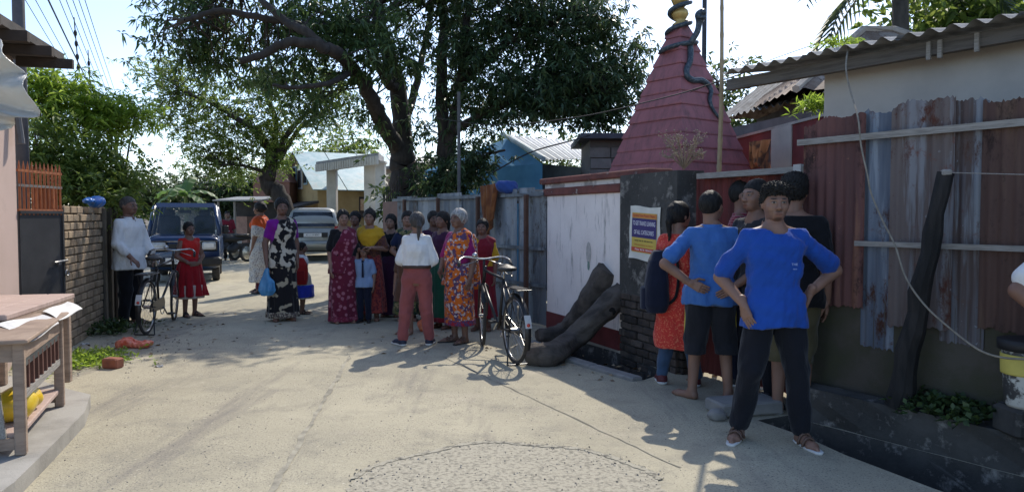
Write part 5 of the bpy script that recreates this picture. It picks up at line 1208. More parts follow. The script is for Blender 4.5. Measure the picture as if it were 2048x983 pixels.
# woman with backpack
a_, b_ = G(1358,766), G(1432,776); H = 1.60
bkp = person('woman in long red kurta and jeans beside the brick pier with a backpack', 0, 0, H, loc=((1358-1024)/1500*6.62, 6.62, 0), face=150, tone='mid', fem=True,
    pose=dict(anr=(-.10,.0,.045), anl=(.08,.03,.045), knr=(-.07,0,.285), knl=(.06,.0,.285), fyr=20, fyl=30, elr=(-.13,-.03,.64), wrr=(-.08,-.10,.56)), outfit=[('trousers', denim, dict(off=.008)), ('top', red_kurta, dict(hem=.21, sleeve=1.1, off=.013, flare=.10, name='kurta', nf=6))], hair='pony', head_yaw=-25, vox=.010, foot='shoe', foot_m=maroon_shoe, sole_m=white_s, seed=6)
bp = thing('backpack', 'dark navy backpack hanging on the back of the woman in red', 'backpack', bkp.location+Vector((-.20,-.02,.92)), R(-98))
g = Grid([-.22,-.16,-.32],[.22,.16,.32],.012); D = np.maximum(loft(g,[(-.27,0,0,.145,.085),(-.2,0,0,.165,.11),(0,0,0,.165,.105),(.18,0,.01,.15,.085),(.27,0,.02,.10,.05)], p=3.2), -9)+wrinkle(g,.006,4,20); V, F = nets(D, g); np_mesh('bag', V, F, navy, bp, True)
D = loft(g,[(-.24,0,-.09,.12,.05),(-.05,0,-.09,.12,.05)], p=3); V, F = nets(D, g); np_mesh('front_pocket', V, F, navy, bp, True)
for s in (-1,1):
    mb = MB(); mb.tube(smooth_path([(s*.09,.08,-.2),(s*.12,.16,-.12),(s*.11,.18,.1),(s*.09,.13,.30),(s*.08,.05,.26)],4), .014, 6); mb.build('strap', black_c, bp, True)
# men at the gate
person('man in maroon checked shirt standing in profile by the gate', 0, 0, 1.79, loc=(2.02,6.62,0), face=62, tone='mid', pose=dict(fyr=0, fyl=10, anr=(-.06,.0,.045)), outfit=[('trousers', navy, dict(off=.012)), ('top', plaid, dict(sleeve=1.0, hem=.46, collar=True))], hair='short', vox=.012, foot='shoe', foot_m=black_shoe, sole_m=white_s, seed=8, lean=(0,-.01))
person('man in dark grey tee looking left behind the man in royal blue', 0, 0, 1.77, loc=(2.00,6.02,0), face=-62, tone='mid', pose=dict(), outfit=[('trousers', black_track, {}), ('top', grey_tee, dict(sleeve=.5, hem=.46))], hair='short', vox=.012, foot='sandal', foot_m=black_shoe, sole_m=dark_sole, seed=9, lean=(0,-.03), beard=.3)
person('curly haired man in black tee mostly hidden behind the man in royal blue', 0, 0, 1.79, loc=(2.11,5.62,0), face=150, tone='mid', pose=dict(fyr=0, fyl=10), outfit=[('shorts', fabric('olive_cotton', (.10,.085,.045)), dict(off=.018, upto=1.05)), ('top', black_c, dict(sleeve=.75, hem=.46, lo=.030))], hair='curly', vox=.012, foot='sandal', foot_m=black_shoe, sole_m=flat('grey_rubber', (.3,.3,.3)), seed=10)
# elbow of a person at the right edge
person('person at the right edge showing only a bent elbow and white sleeve', 0, 0, 1.68, loc=(3.01,3.98,0), face=20, tone='dark', pose=PZ(HIPS, elr=(-.185,.06,.655)), outfit=[('trousers', navy, {}), ('top', white_shirt, dict(sleeve=.72, hem=.46))], hair='short', vox=.012, foot='sandal', foot_m=black_shoe, sole_m=dark_sole, seed=11)
# woman in white shirt from behind
a_, b_ = G(812,690), G(857,690); H = 1.52
person('woman in white shirt and dusty rose trousers seen from behind with ponytail', 0, 0, H, loc=((a_.x+b_.x)/2, (a_.y+b_.y)/2, 0), face=180, tone='mid', fem=True, fat=1.08,
    pose=dict(anr=(-.088,-.02,.045), anl=(.112,.01,.045), knr=(-.068,-.01,.285), knl=(.080,.0,.285), fyr=-10, fyl=42, elr=(-.128,.0,.650), ell=(.128,.0,.650), wrr=(-.09,-.115,.60), wrl=(.09,-.115,.60)),
    outfit=[('trousers', rose, dict(off=.013, knee=.016, belt=brown_belt)), ('top', white_shirt, dict(sleeve=1.25, hem=.595, off=.014, so=.008, collar=True))], hair='pony', hair_m=SALT, vox=.0105, foot='shoe', foot_m=navy_shoe, sole_m=white_s, seed=12, head_yaw=20)
# old woman with white hair
H = 1.56; magenta = fabric('magenta_cotton', (.22,.012,.11)); orange_sari = fabric('orange_print', (.52,.12,.015), (.09,.05,.11), 'blobs', 17, lo=.5, hi=.54, col3=(.48,.40,.38)); red_border = fabric('red_border', (.30,.02,.035), (.10,.05,.12), 'blobs', 40)
a_ = G(918,684)
person('old woman with white hair in orange printed sari beside the bicycle', 0, 0, H, loc=(a_.x, a_.y, 0), face=-38, tone='dark', fem=True, fat=1.12, pose=dict(fyr=-25, fyl=5, elr=(-.13,-.02,.64), wrr=(-.09,-.10,.56), ell=(.135,.02,.64), wrl=(.14,-.03,.50)),
    outfit=[('skirt', orange_sari, dict(hem=.135, w=(.105,.110), d=(.085,.085), border=red_border, fa=.03)), ('top', magenta, dict(sleeve=.9, hem=.60, off=.010, so=.006, send=.002)), ('pallu', orange_sari, dict(side=1, w=.075, tail=True))], hair='bun', hair_m=GREYHAIR, vox=.0115, foot='sandal', foot_m=strap_m, sole_m=dark_sole, seed=13)
# girl behind the bicycle
maroon_f = fabric('maroon_cotton', (.20,.015,.028)); yellow_f = fabric('yellow_cotton', (.52,.30,.02)); a_ = G(963,668)
person('girl in maroon dress with yellow sleeves standing behind the black bicycle', 0, 0, 1.44, loc=(a_.x, a_.y+.35, 0), face=-10, tone='dark', fem=True, outfit=[('skirt', maroon_f, dict(hem=.12)), ('top', yellow_f, dict(sleeve=.8, hem=.58, so=.012)), ('pallu', maroon_f, dict(w=.085))], hair='low', vox=.013, seed=14)
# the women in the shade
green_sk = fabric('green_cotton', (.015,.085,.05)); olive_pr = fabric('olive_print', (.13,.13,.05), (.02,.045,.03), 'blobs', 16, lo=.48, hi=.54, col3=(.28,.22,.12)); plum = fabric('plum_cotton', (.05,.016,.045)); navy_top = fabric('navy_top', (.012,.02,.055))
def stand(label, px, py, top, face, tone, outfit, hair='bun', **k):
    p = G(px, py); Hh = CAMZ+at(px, top, p.y).z-CAMZ; return person(label, px, py, Hh, face, tone, outfit=outfit, hair=hair, fem=k.pop('fem', True), **k)
FOLD = dict(elr=(-.14,.0,.645), ell=(.14,.0,.645), wrr=(-.05,-.105,.575), wrl=(.05,-.105,.57), hdr=(.9,-.2,-.1), hdl=(-.9,-.2,-.1), pnr=(0,1,0), pnl=(0,1,0))
stand('woman in navy top and green patterned skirt with hands clasped', 816, 640, 424, 5, 'warm', [('skirt', olive_pr, dict(hem=.06)), ('top', navy_top, dict(sleeve=.55, hem=.55)), ('scarf', olive_pr, dict(low=.77))], 'low', pose=FOLD, seed=15)
stand('young woman in dark top and long plum skirt against the sheet fence', 783, 632, 430, -8, 'warm', [('skirt', plum, dict(hem=.03)), ('top', black_c, dict(sleeve=.6, hem=.55))], 'long', seed=16)
stand('woman in green skirt half hidden behind the white shirted woman', 886, 655, 425, -35, 'dark', [('skirt', green_sk, dict(hem=.06, border=maroon_f)), ('top', plum, dict(sleeve=.7, hem=.55))], 'low', seed=17)
stand('bystander in dark clothes hidden behind the old woman', 868, 640, 424, 20, 'deep', [('skirt', navy, dict(hem=.05)), ('top', plum, dict(sleeve=.8, hem=.55))], 'bun', seed=33)
stand('woman in bright yellow shawl resting hands on the boy', 741, 640, 420, 0, 'mid', [('skirt', fabric('maroon_print', (.12,.02,.03), (.28,.05,.04), 'blobs', 30), dict(hem=.07)), ('top', fabric('brown_print', (.14,.06,.03), (.07,.03,.03), 'blobs', 40), dict(sleeve=.9, hem=.55)), ('scarf', yellow_f, dict(low=.63, v=1.2))], 'topbun', pose=dict(elr=(-.14,-.02,.66), wrr=(-.06,-.12,.645), ell=(.15,-.02,.65), wrl=(.05,-.14,.665), hdr=(.8,-.5,.1), hdl=(-.8,-.5,.1), pnr=(0,0,-1), pnl=(0,0,-1)), seed=18)
mar_sari = fabric('maroon_sari_print', (.13,.015,.035), (.33,.12,.16), 'voro', 15, lo=.32, hi=.42); pinkb = fabric('maroon_sari_border', (.26,.07,.10), (.17,.02,.045), 'blobs', 30)
stand('woman in maroon floral sari and black blouse holding a purse', 688, 644, 421, 22, 'warm', [('skirt', mar_sari, dict(hem=.015, border=pinkb, w=(.112,.120))), ('top', black_c, dict(sleeve=.85, hem=.60, off=.010)), ('pallu', mar_sari, dict(side=1, w=.085, tail=True))], 'bun', fat=1.15, pose=dict(wrr=(-.12,-.05,.50)), seed=19)
stand('woman peering out behind the maroon sari', 712, 628, 424, 0, 'dark', [('skirt', plum, dict(hem=.04)), ('top', fabric('rust_cotton', (.18,.05,.03)), dict(sleeve=.8, hem=.55))], 'bun', seed=20)
# boy in school shirt
pale_blue = fabric('pale_blue_cotton', (.24,.34,.52)); p = G(729,644)
boy = person('small boy in pale blue school shirt with navy tie', 729, 644, 1.06, 0, 'mid', outfit=[('trousers', navy, dict(off=.016)), ('top', pale_blue, dict(sleeve=.8, hem=.47, off=.016, collar=True))], hair='short', vox=.011, foot='shoe', foot_m=black_shoe, sole_m=dark_sole, seed=21)
mb = MB(); mb.box((0,-.098,.74),(.032,.012,.20), top=.6); mb.box((0,-.098,.86),(.03,.014,.03)); mb.build('tie', navy, boy)
# tall woman in black and cream sari
cream_sari = fabric('black_cream_print', (.50,.45,.36), (.012,.012,.014), 'blobs', 10, lo=.47, hi=.51); blk_sari = fabric('black_sari_print', (.016,.015,.017), (.40,.34,.24), 'blobs', 7, lo=.55, hi=.58); purple_bl = fabric('bright_purple_cotton', (.20,.012,.24)); creamb = fabric('cream_border', (.38,.32,.24), (.1,.08,.07), 'blobs', 40)
tallw = stand('tall woman in purple blouse and black and cream sari', 566, 640, 398, 28, 'dark', [('skirt', blk_sari, dict(hem=.03, w=(.10,.115), border=creamb)), ('top', purple_bl, dict(sleeve=.62, hem=.62, off=.010, so=.007, send=.002)), ('pallu', cream_sari, dict(side=1, w=.105, to=(-.02,.50), tail=True))], 'bun', pose=dict(elr=(-.135,.0,.64), wrr=(-.135,-.05,.49)), seed=22)
pbag = G(548,620); bagm = M('blue_plastic', (.06,.22,.42), (.10,.32,.55), scale=9, rough=.25, bmp=.3, bscale=20)
g = Grid([-.16,-.12,-.22],[.16,.12,.22],.011); D = loft(g,[(-.19,0,0,.075,.05),(-.12,0,0,.115,.075),(0,0,0,.10,.06),(.1,0,0,.05,.03),(.19,.01,0,.02,.014)], folds=(5,.14,-.2,.25,1.))+wrinkle(g,.008,6,40); V, F = nets(D, g)
wrist = tallw.matrix_basis @ Vector((-.135*1.73,-.07*1.73,.475*1.73)); o = np_mesh('carrier_bag', V, F, bagm, None, True); o.location = wrist+Vector((.0,-.02,-.25)); tag(o, 'blue plastic carrier bag hanging from the tall woman\'s hand', 'bag')
# child with red backpack
white_sk = fabric('white_blue_skirt', (.55,.52,.45)); blue_band = fabric('blue_band', (.03,.05,.42)); a_ = G(604,628)
kid = person('schoolchild in white and blue skirt standing beside the tall woman', 604, 628, 1.08, 95, 'dark', loc=(a_.x, a_.y+.05, 0), fem=True, outfit=[('skirt', white_sk, dict(hem=.22, top=.60, w=(.12,.16), d=(.1,.14))), ('skirt', blue_band, dict(hem=.24, top=.42, w=(.165,.172), d=(.14,.15), name='blue_band')), ('top', white_shirt, dict(sleeve=.7, hem=.56))], hair='bun', vox=.012, foot='sandal', foot_m=black_shoe, sole_m=dark_sole, seed=23)
rp = thing('school_bag', 'red school backpack on the small child', 'backpack', kid.location+Vector((-.01,-.13,.66)), R(10)); g = Grid([-.18,-.12,-.24],[.18,.12,.24],.011); D = loft(g,[(-.2,0,0,.11,.06),(-.1,0,0,.125,.075),(.1,0,0,.12,.07),(.2,0,0,.07,.04)], p=3)+wrinkle(g,.006,8,30); V, F = nets(D, g); np_mesh('bag', V, F, fabric('red_bag', (.33,.02,.02)), rp, True)
mb = MB(); mb.box((0,-.07,-.06),(.16,.03,.14)); mb.build('pocket', fabric('red_bag2', (.25,.015,.02)), rp)
# woman with orange scarf walking away
wprint = fabric('white_print', (.50,.48,.44), (.22,.20,.20), 'blobs', 45, lo=.56, hi=.6); a_ = G(522,586)
person('woman in white printed dress and orange scarf walking off to the left', 0, 0, CAMZ+at(522,405,a_.y).z-CAMZ, loc=(a_.x,a_.y,0), face=-105, tone='dark', fem=True, pose=dict(anr=(-.05,-.06,.045), anl=(.05,.07,.05), knr=(-.05,-.04,.285), knl=(.05,.0,.285)), outfit=[('trousers', fabric('maroon_leg', (.12,.02,.035)), dict(off=.012)), ('top', wprint, dict(hem=.13, sleeve=.85, flare=.12, name='dress', off=.016)), ('scarf', fabric('orange_scarf', (.55,.085,.02)), dict(low=.70))], hair='bun', foot='sandal', foot_m=black_shoe, sole_m=dark_sole, seed=24)
# girl in red dress
red_d = fabric('red_dress', (.50,.022,.018)); red_net = fabric('dark_red_net', (.30,.010,.016)); a_ = G(381,632)
girl = person('girl in sleeveless red dress standing in front of the blue van', 0, 0, 1.39, loc=(a_.x,a_.y,0), face=48, tone='dark', fem=True, pose=PZ(FOLD, fyr=-10, fyl=20), outfit=[('skirt', red_net, dict(hem=.22, top=.62, w=(.115,.165), d=(.10,.15), fa=.10, nf=10)), ('skirt', fabric('pale_lining', (.5,.4,.35)), dict(hem=.195, top=.35, w=(.13,.135), d=(.12,.125), name='lining')), ('top', red_d, dict(sleeve=0, hem=.58, off=.012))], hair='low', vox=.012, foot='sandal', foot_m=black_shoe, sole_m=dark_sole, seed=25)
# man in white shirt with bicycle
a_ = G(262,648)
person('man in loose white shirt and dark trousers holding the left bicycle', 0, 0, CAMZ+at(275,395,a_.y).z-CAMZ, loc=(a_.x,a_.y,0), face=72, tone='dark', pose=dict(elr=(-.14,-.02,.64), wrr=(-.11,-.13,.53), ell=(.14,-.02,.64), wrl=(.13,-.12,.52), hdr=(0,-.8,-.5), pnr=(0,0,-1)), outfit=[('trousers', black_c, dict(off=.014, knee=.016)), ('top', white_shirt, dict(sleeve=1.55, hem=.44, off=.020, so=.014, flare=.06, collar=True))], hair='short', hair_m=SALT, beard=.2, vox=.0125, foot='sandal', foot_m=black_shoe, sole_m=dark_sole, seed=26)
# crouching child between the women
def croucher():
    p = G(812,668); H = 1.15
    return person('small child in brown frock with bare legs behind the white shirted woman', 0, 0, H, loc=(p.x,p.y+.05,0), face=-20, tone='mid', pose=dict(), outfit=[('top', fabric('brown_frock', (.10,.05,.03)), dict(sleeve=.6, hem=.36, flare=.25, name='frock'))], hair='short', vox=.012, foot='bare', seed=27)
croucher()
p = G(850,662); g = Grid([-.16,-.14,-.02],[.16,.14,.26],.010); D = smin(ell(g,(0,0,.09),(.10,.08,.10)), ell(g,(.03,.0,.17),(.05,.04,.06)), .04)+wrinkle(g,.012,5,45); D = np.maximum(D, -g.Z); V, F = nets(D, g); o = np_mesh('orange_bundle', V, F, M('orange_plastic', (.62,.13,.05), (.75,.28,.16), scale=12, rough=.35), None, True); o.location = (p.x,p.y,0); tag(o, 'small orange bundle on the ground behind the white shirted woman', 'bundle')
# tiny figure by the stall
person('distant person in dark red standing by the parked motorcycles', 0, 0, 1.62, loc=(at(456,500,25).x, 25.0, 0), face=30, tone='dark', outfit=[('trousers', black_c, {}), ('top', maroon_f, dict(sleeve=.8, hem=.46))], hair='short', vox=.02, seed=28)
# ------------------------------------------------------------------ bicycles
blk_paint = M('black_enamel', (.012,.012,.013), (.03,.028,.026), scale=12, rough=.35, bmp=.05); chrome = M('worn_chrome', (.55,.55,.54), (.35,.33,.30), scale=18, rough=.28, metal=.95, bmp=.05)
rubber = M('tyre_rubber', (.035,.033,.031), (.06,.055,.05), scale=20, rough=.9, bmp=.3); leather = M('black_saddle', (.02,.019,.018), (.05,.045,.04), scale=10, rough=.5)
refl = M('red_reflector', (.5,.05,.03), rough=.25, bmp=0); tan_gr = M('grip_rubber', (.03,.03,.03), rough=.8)
def bicycle(label, rear, front, lean=0., steer=0.):
    rear, front = Vector(rear), Vector(front); d = front-rear; L = d.length; t = thing('bicycle', label, 'bicycle', rear, math.atan2(d.y,d.x)); t.rotation_euler = (lean, 0, math.atan2(d.y,d.x))
    r = .345; hub_r = Vector((0,0,r)); hub_f = Vector((L,0,r))
    def wheel(c, st=0.):
        w = link_mesh('wheel', None, t) if False else bpy.data.objects.new('wheel', None); COL.objects.link(w); w.parent = t; w.location = c; w.rotation_euler = (0,0,st)
        ring = lambda R_, n=40: [(R_*math.cos(2*math.pi*i/n), 0, R_*math.sin(2*math.pi*i/n)) for i in range(n)]
        mb = MB(); mb.tube(ring(r-.017), .018, 8, closed=True); mb.build('tyre', rubber, w, True)
        mb = MB(); mb.tube(ring(r-.042), .011, 6, closed=True); mb.build('rim', chrome, w, True)
        mb = MB(); mb.tube([(0,-.045,0),(0,.045,0)], .022, 8); mb.build('hub', chrome, w)
        mb = MB()
        for i in range(28):
            a = 2*math.pi*i/28; s = .032*(1 if i % 2 else -1); b = a+(.45 if (i//2) % 2 else -.45)
            mb.tube([(.02*math.cos(b), s, .02*math.sin(b)), ((r-.045)*math.cos(a),0,(r-.045)*math.sin(a))], .0016, 4, cap=False)
        o = mb.build('spokes', chrome, w); o['kind'] = 'stuff'
        return w
    wheel(hub_r); bb = Vector((.47,0,.29)); seat_t = Vector((.33,0,.86)); head_t, head_b = Vector((L-.22,0,.90)), Vector((L-.17,0,.74)); T = lambda pts, r_: (mb.tube(pts, r_, 8))
    mb = MB(); T([bb, seat_t], .016); T([seat_t+Vector((0,0,-.03)), head_t+Vector((0,0,-.02))], .0155); T([bb, head_b], .0165); T([head_t+Vector((-.01,0,.03)), head_b], .020)
    for s in (-.055,.055): T([bb+Vector((0,s*.5,0)), hub_r+Vector((0,s,0))], .010); T([seat_t+Vector((0,s*.3,-.06)), hub_r+Vector((0,s,0))], .009)
    mb.build('frame', blk_paint, t, True)
    # front end turns with the handlebar
    fe = bpy.data.objects.new('steering', None); COL.objects.link(fe); fe.parent = t; fe.location = (head_b.x,0,0); fe.rotation_euler = (0,0,steer); ox = head_b.x
    mb = MB()
    for s in (-.05,.05): T([(0,0,.74),(.0,s,.70),(.07,s,.52),(L-ox,s,r)], .0105)
    T([(0,0,.72),(-.05,0,.93),(-.06,0,1.0)], .014); mb.build('fork', blk_paint, fe, True)
    mb = MB(); T(smooth_path([(-.22,-.29,.95),(-.12,-.28,1.0),(.0,-.20,1.03),(-.05,0,1.01),(.0,.20,1.03),(-.12,.28,1.0),(-.22,.29,.95)],5), .0115)
    for s in (-1,1): mb.tube([(-.03,s*.05,1.0),(-.03,s*.13,.97),(-.16,s*.24,.945)], .005, 5)
    hb = mb.build('handlebar', chrome, fe, True)
    for s in (-1,1):
        mb = MB(); mb.tube([(-.13,s*.282,.995),(-.23,s*.29,.945)], .017, 8); mb.build('grip', tan_gr, hb, True)
    mb = MB(); mb.sphere((-.02,.10,1.05), .032, 10, 6); mb.build('bell', chrome, hb, True)
    w = wheel((L-ox,0,r)); w.parent = fe
    def guard(c, a0, a1, par, name='mudguard', mt=blk_paint):
        mb = MB(); n = 22; vs = []
        for i in range(n+1):
            a = a0+(a1-a0)*i/n
            for k, (dy, dr) in enumerate(((-.032,-.012),(-.018,.004),(.018,.004),(.032,-.012))): rr_ = r+.022+dr; vs.append((c[0]+rr_*math.cos(a), dy, c[2]+rr_*math.sin(a)))
        mb.add(vs, [(4*i+k, 4*i+k+1, 4*i+k+5, 4*i+k+4) for i in range(n) for k in range(3)]); return mb.build(name, mt, par, True)
    g_ = guard((0,0,r), R(75), R(205), t); 
    mb = MB(); vs = []
    for a in (R(150),R(160),R(170)):
        for dy in (-.034,.034): vs.append(((r+.030)*math.cos(a), dy, r+(r+.030)*math.sin(a)))
    mb.add(vs, [(0,1,3,2),(2,3,5,4)]); mb.build('pale_tail_patch', M('white_enamel', (.6,.6,.58), rough=.4), g_)
    guard((L-ox,0,r), R(40), R(150), fe)
    mb = MB(); mb.sphere((-r*.92-.045,0,.44), .018, 8, 6); mb.build('reflector', refl, t)
    # saddle
    g2 = Grid([-.18,-.13,-.06],[.18,.13,.06],.008); D = smin(ell(g2,(-.07,0,0),(.095,.105,.035)), rcone(g2,(-.04,0,.0),(.14,0,.004),.045,.026), .04); D = np.maximum(D, -.02-g2.Z); V, F = nets(D, g2)
    sd_ = np_mesh('saddle', V+np.array([.30,0,.945]), F, leather, t, True); mb = MB()
    for s in (-.05,.05):
        mb.tube([(.22+.028*math.cos(a),s,.895+.03*math.sin(a)) for a in [i*.8 for i in range(8)]], .006, 5, closed=True)
        mb.tube([(.20,s,.91),(.30,s*.6,.885),(.44,s*.2,.93)], .005, 5)
    T([(.325,0,.84),(.315,0,.93)], .012); mb.build('springs', chrome, sd_)
    # carrier
    mb = MB()
    for s in (-.075,-.025,.025,.075): T([(.20,s,.765),(-.26,s,.765)], .006)
    for x in (.19,-.03,-.25): T([(x,-.08,.765),(x,.08,.765)], .006)
    for s in (-.075,.075): T([(-.15,s,.765),(0,s*.8,r)], .006)
    mb.box((-.05,0,.775),(.38,.13,.008)); mb.build('carrier', blk_paint, t)
    mb = MB(); T([bb+Vector((0,-.07,0)), bb+Vector((0,.07,0))], .018); mb.lathe([(.09,-.004),(.09,.004)], 24); 
    cr = MB(); cr.tube([(bb.x,-.055,bb.z),(bb.x,-.055,bb.z)], .01, 6); 
    mb = MB(); mb.tube([(bb.x+.09*math.cos(a),-.045,bb.z+.09*math.sin(a)) for a in [i*math.pi/12 for i in range(24)]], .006, 5, closed=True)
    T([(bb.x,-.06,bb.z),(bb.x+.13,-.065,bb.z-.10)], .010); T([(bb.x,.06,bb.z),(bb.x-.13,.065,bb.z+.10)], .010); ck = mb.build('crank', chrome, t)
    for s, x, z in ((-1,.13,-.10),(1,-.13,.10)):
        mb = MB(); mb.bbox((bb.x+x,s*.115,bb.z+z),(.09,.085,.022),.005); mb.build('pedal', tan_gr, ck)
    mb = MB(); mb.extr([(-.05,-.06),(.50,-.08),(.56,0),(.50,.09),(.0,.05),(-.06,0)], Matrix.Translation((0,-.042,r)) @ Matrix.Rotation(R(90),4,'X'), .012); mb.build('chain_cover', blk_paint, t)
    mb = MB(); T([(.0,-.07,r-.02),(-.10,-.12,.01)], .008); T([(.0,.07,r-.02),(-.10,.12,.01)], .008); T([(-.10,-.12,.012),(-.10,.12,.012)], .008); mb.build('stand', blk_paint, t)
    return t
bicycle('black roadster bicycle parked in the sun beside the old woman', G(1030,727), G(958,690), 0.0, R(-14))
bicycle('old black bicycle held by the man in the white shirt', G(294,668), G(352,640), R(2), R(8))

# ------------------------------------------------------------------ vehicles
vblue = M('dark_blue_car_paint', (.010,.030,.085), (.009,.026,.075), scale=3, rough=.25, bmp=0, spec=.6, grime=(.10,.095,.085), glo=.62, ghi=.9, gscale=2); silver = M('silver_car_paint', (.33,.33,.295), (.29,.29,.26), scale=3, rough=.3, metal=.4, bmp=0, grime=(.25,.235,.20), glo=.6, ghi=.9)
vblk = M('black_plastic', (.02,.02,.021), rough=.6, bmp=.1); plate_m = flat('number_plate', (.7,.7,.67)); lamp_m = M('lamp_glass', (.5,.52,.52), (.35,.36,.36), scale=14, rough=.12, bmp=0); tail_m = M('tail_lamp', (.30,.02,.02), rough=.2, bmp=0); ink = flat('plate_ink', (.02,.02,.02))
def see_glass(name, col, a=.55):
    m, t, b = nt_new(name); b.inputs['Base Color'].default_value = c4(col); b.inputs['Roughness'].default_value = .04; b.inputs['Specular IOR Level'].default_value = .8
    tr = nd(t, 'ShaderNodeBsdfTransparent'); mx = nd(t, 'ShaderNodeMixShader'); mx.inputs[0].default_value = a
    t.links.new(tr.outputs[0], mx.inputs[1]); t.links.new(b.outputs[0], mx.inputs[2]); t.links.new(mx.outputs[0], t.nodes['Material Output'].inputs[0]); return m
wglass = see_glass('tinted_windscreen', (.05,.07,.08), .45); dglass = glass_mat('dark_rear_glass', (.012,.016,.028), .08)
def shell(secs, n_exp=4.5, seg=28):
    """closed car body from cross-sections along y: (y, half width, z bottom, z top, taper)"""
    mb = MB(); vs = []; m = len(secs)
    for y, hw, zb, zt, tp in secs:
        for k in range(seg):
            a = 2*math.pi*k/seg; cx, cz = math.cos(a), math.sin(a); e = 2/n_exp
            x = hw*math.copysign(abs(cx)**e, cx); z = (zb+zt)/2+(zt-zb)/2*math.copysign(abs(cz)**e, cz)
            u = max(0, (z-zb)/(zt-zb)-.5)*2; x *= 1-tp*u; vs.append((x, y, z))
    fs = [(i*seg+k, (i+1)*seg+k, (i+1)*seg+(k+1) % seg, i*seg+(k+1) % seg) for i in range(m-1) for k in range(seg)]+[tuple(range(seg)), tuple(range((m-1)*seg, m*seg))[::-1]]
    mb.add(vs, fs); return mb
def carwheel(t, x, y, r=.29, w=.17):
    o = bpy.data.objects.new('wheel', None); COL.objects.link(o); o.parent = t; o.location = (x,y,r)
    mb = MB(); mb.T = Matrix.Rotation(R(90),4,'Y'); mb.lathe([(r*.62,-w/2),(r*.93,-w/2),(r,-w*.36),(r,w*.36),(r*.93,w/2),(r*.62,w/2)], 24); mb.build('tyre', rubber, o, True)
    mb = MB(); mb.T = Matrix.Rotation(R(90),4,'Y'); mb.lathe([(r*.15,-w*.44),(r*.5,-w*.40),(r*.64,-w*.46),(r*.64,w*.46),(r*.5,w*.40),(r*.15,w*.44)], 16); mb.build('rim', chrome, o)
# blue minivan, front to us
c = at(374,560,16.6); van = thing('blue_minivan', 'dark blue minivan facing us on the left of the lane', 'van', (c.x-.05,c.y,0), R(20)); W, Ht = .755, 1.78
shell([(0.0,W*.93,.34,.98,.0),(.06,W*.98,.30,1.02,.0),(.22,W,.27,1.08,.02),(3.2,W,.27,1.08,.02),(3.3,W*.96,.32,1.02,.02)], 7).build('lower_body', vblue, van, True)
mb = MB(); hb_, ht_ = W*.97, W*.84
rf = lambda y0, y1, z0, z1: None
sec = [(.16,1.05),(.60,1.70),(1.0,1.76),(3.0,1.74),(3.28,1.08)]
mb.add([(-ht_,.60,1.68),(ht_,.60,1.68),(ht_,3.1,1.70),(-ht_,3.1,1.70),(-ht_*.95,.72,Ht),(ht_*.95,.72,Ht),(ht_*.95,3.0,Ht),(-ht_*.95,3.0,Ht)], [(0,3,2,1),(4,5,6,7),(0,1,5,4),(1,2,6,5),(2,3,7,6),(3,0,4,7)]); mb.build('roof', vblue, van)
for s in (-1,1):
    mb = MB(); mb.tube([(s*hb_,.17,1.05),(s*ht_,.60,1.70)], .045, 8); mb.build('pillar', vblue, van, True)
    for y in (1.35,2.3,3.2):
        mb = MB(); mb.tube([(s*hb_,y,1.05),(s*ht_,min(y,3.08),1.70)], .04, 6); mb.build('pillar', vblue, van, True)
    mb = MB(); mb.add([(s*hb_,.20,1.06),(s*hb_,3.2,1.06),(s*ht_,3.08,1.69),(s*ht_,.62,1.69)], [(0,1,2,3)]); mb.build('side_window', wglass, van)
    mb = MB(); mb.bbox((s*W*.68,-.025,.82),(.30,.06,.19),.025); hl = mb.build('headlight', lamp_m, van, True)
    mb = MB(); mb.bbox((s*W*.68,-.012,.82),(.35,.05,.235),.02); mb.build('headlight_bezel', vblk, hl)
    mb = MB(); mb.bbox((s*(W+.10),.35,1.18),(.14,.08,.20),.03); mr_ = mb.build('side_mirror', vblk, van); mb = MB(); mb.tube([(s*W*.96,.30,1.08),(s*(W+.08),.34,1.14)], .014, 6); mb.build('mirror_arm', vblk, mr_)
mb = MB(); mb.add([(-hb_,.165,1.06),(hb_,.165,1.06),(ht_,.60,1.69),(-ht_,.60,1.69)], [(0,1,2,3)]); ws = mb.build('windscreen', wglass, van)
for s in (-1,1):
    mb = MB(); mb.tube([(s*.15,.15,1.07),(s*.15+.35,.24,1.22)], .008, 5); mb.build('wiper', vblk, ws)
mb = MB(); mb.box((0,.60,1.58),(.26,.03,.07)); mb.build('rear_view_mirror', vblk, van)
for s in (-.38,.38):
    mb = MB(); mb.bbox((s,1.25,1.18),(.46,.16,.62),.06); st_ = mb.build('front_seat', M('seat_cloth', (.04,.045,.06)), van, True); mb = MB(); mb.bbox((s,1.25,1.55),(.24,.10,.16),.04); mb.build('headrest', M('seat_cloth', (.04,.045,.06)), st_, True)
mb = MB(); mb.box((0,3.12,1.36),(1.25,.02,.5)); mb.build('rear_window', see_glass('clear_rear', (.5,.55,.55), .35), van)
mb = MB(); mb.bbox((0,-.06,.47),(1.56,.16,.20),.04); bp_ = mb.build('bumper', vblk, van)
mb = MB(); mb.box((-.12,-.148,.50),(.50,.014,.13)); pl_ = mb.build('number_plate', plate_m, bp_); text(pl_, 'AS 01', .11, (-.12,-.157,.50), ink, rot=RX)
mb = MB(); mb.box((0,-.008,.82),(.62,.03,.10)); mb.build('grille', vblk, van); mb = MB(); mb.box((0,-.02,.92),(1.3,.02,.018)); mb.build('trim_strip', chrome, van)
mb = MB(); mb.box((W*.68,-.054,.83),(.20,.004,.09)); mb.build('lamp_sticker', plate_m, van)
for x in (-W+.12, W-.12):
    for y in (.55,2.6): carwheel(van, x, y, .28, .16)
mb = MB(); mb.box((0,1.7,.30),(1.3,2.9,.10)); mb.build('chassis', vblk, van)
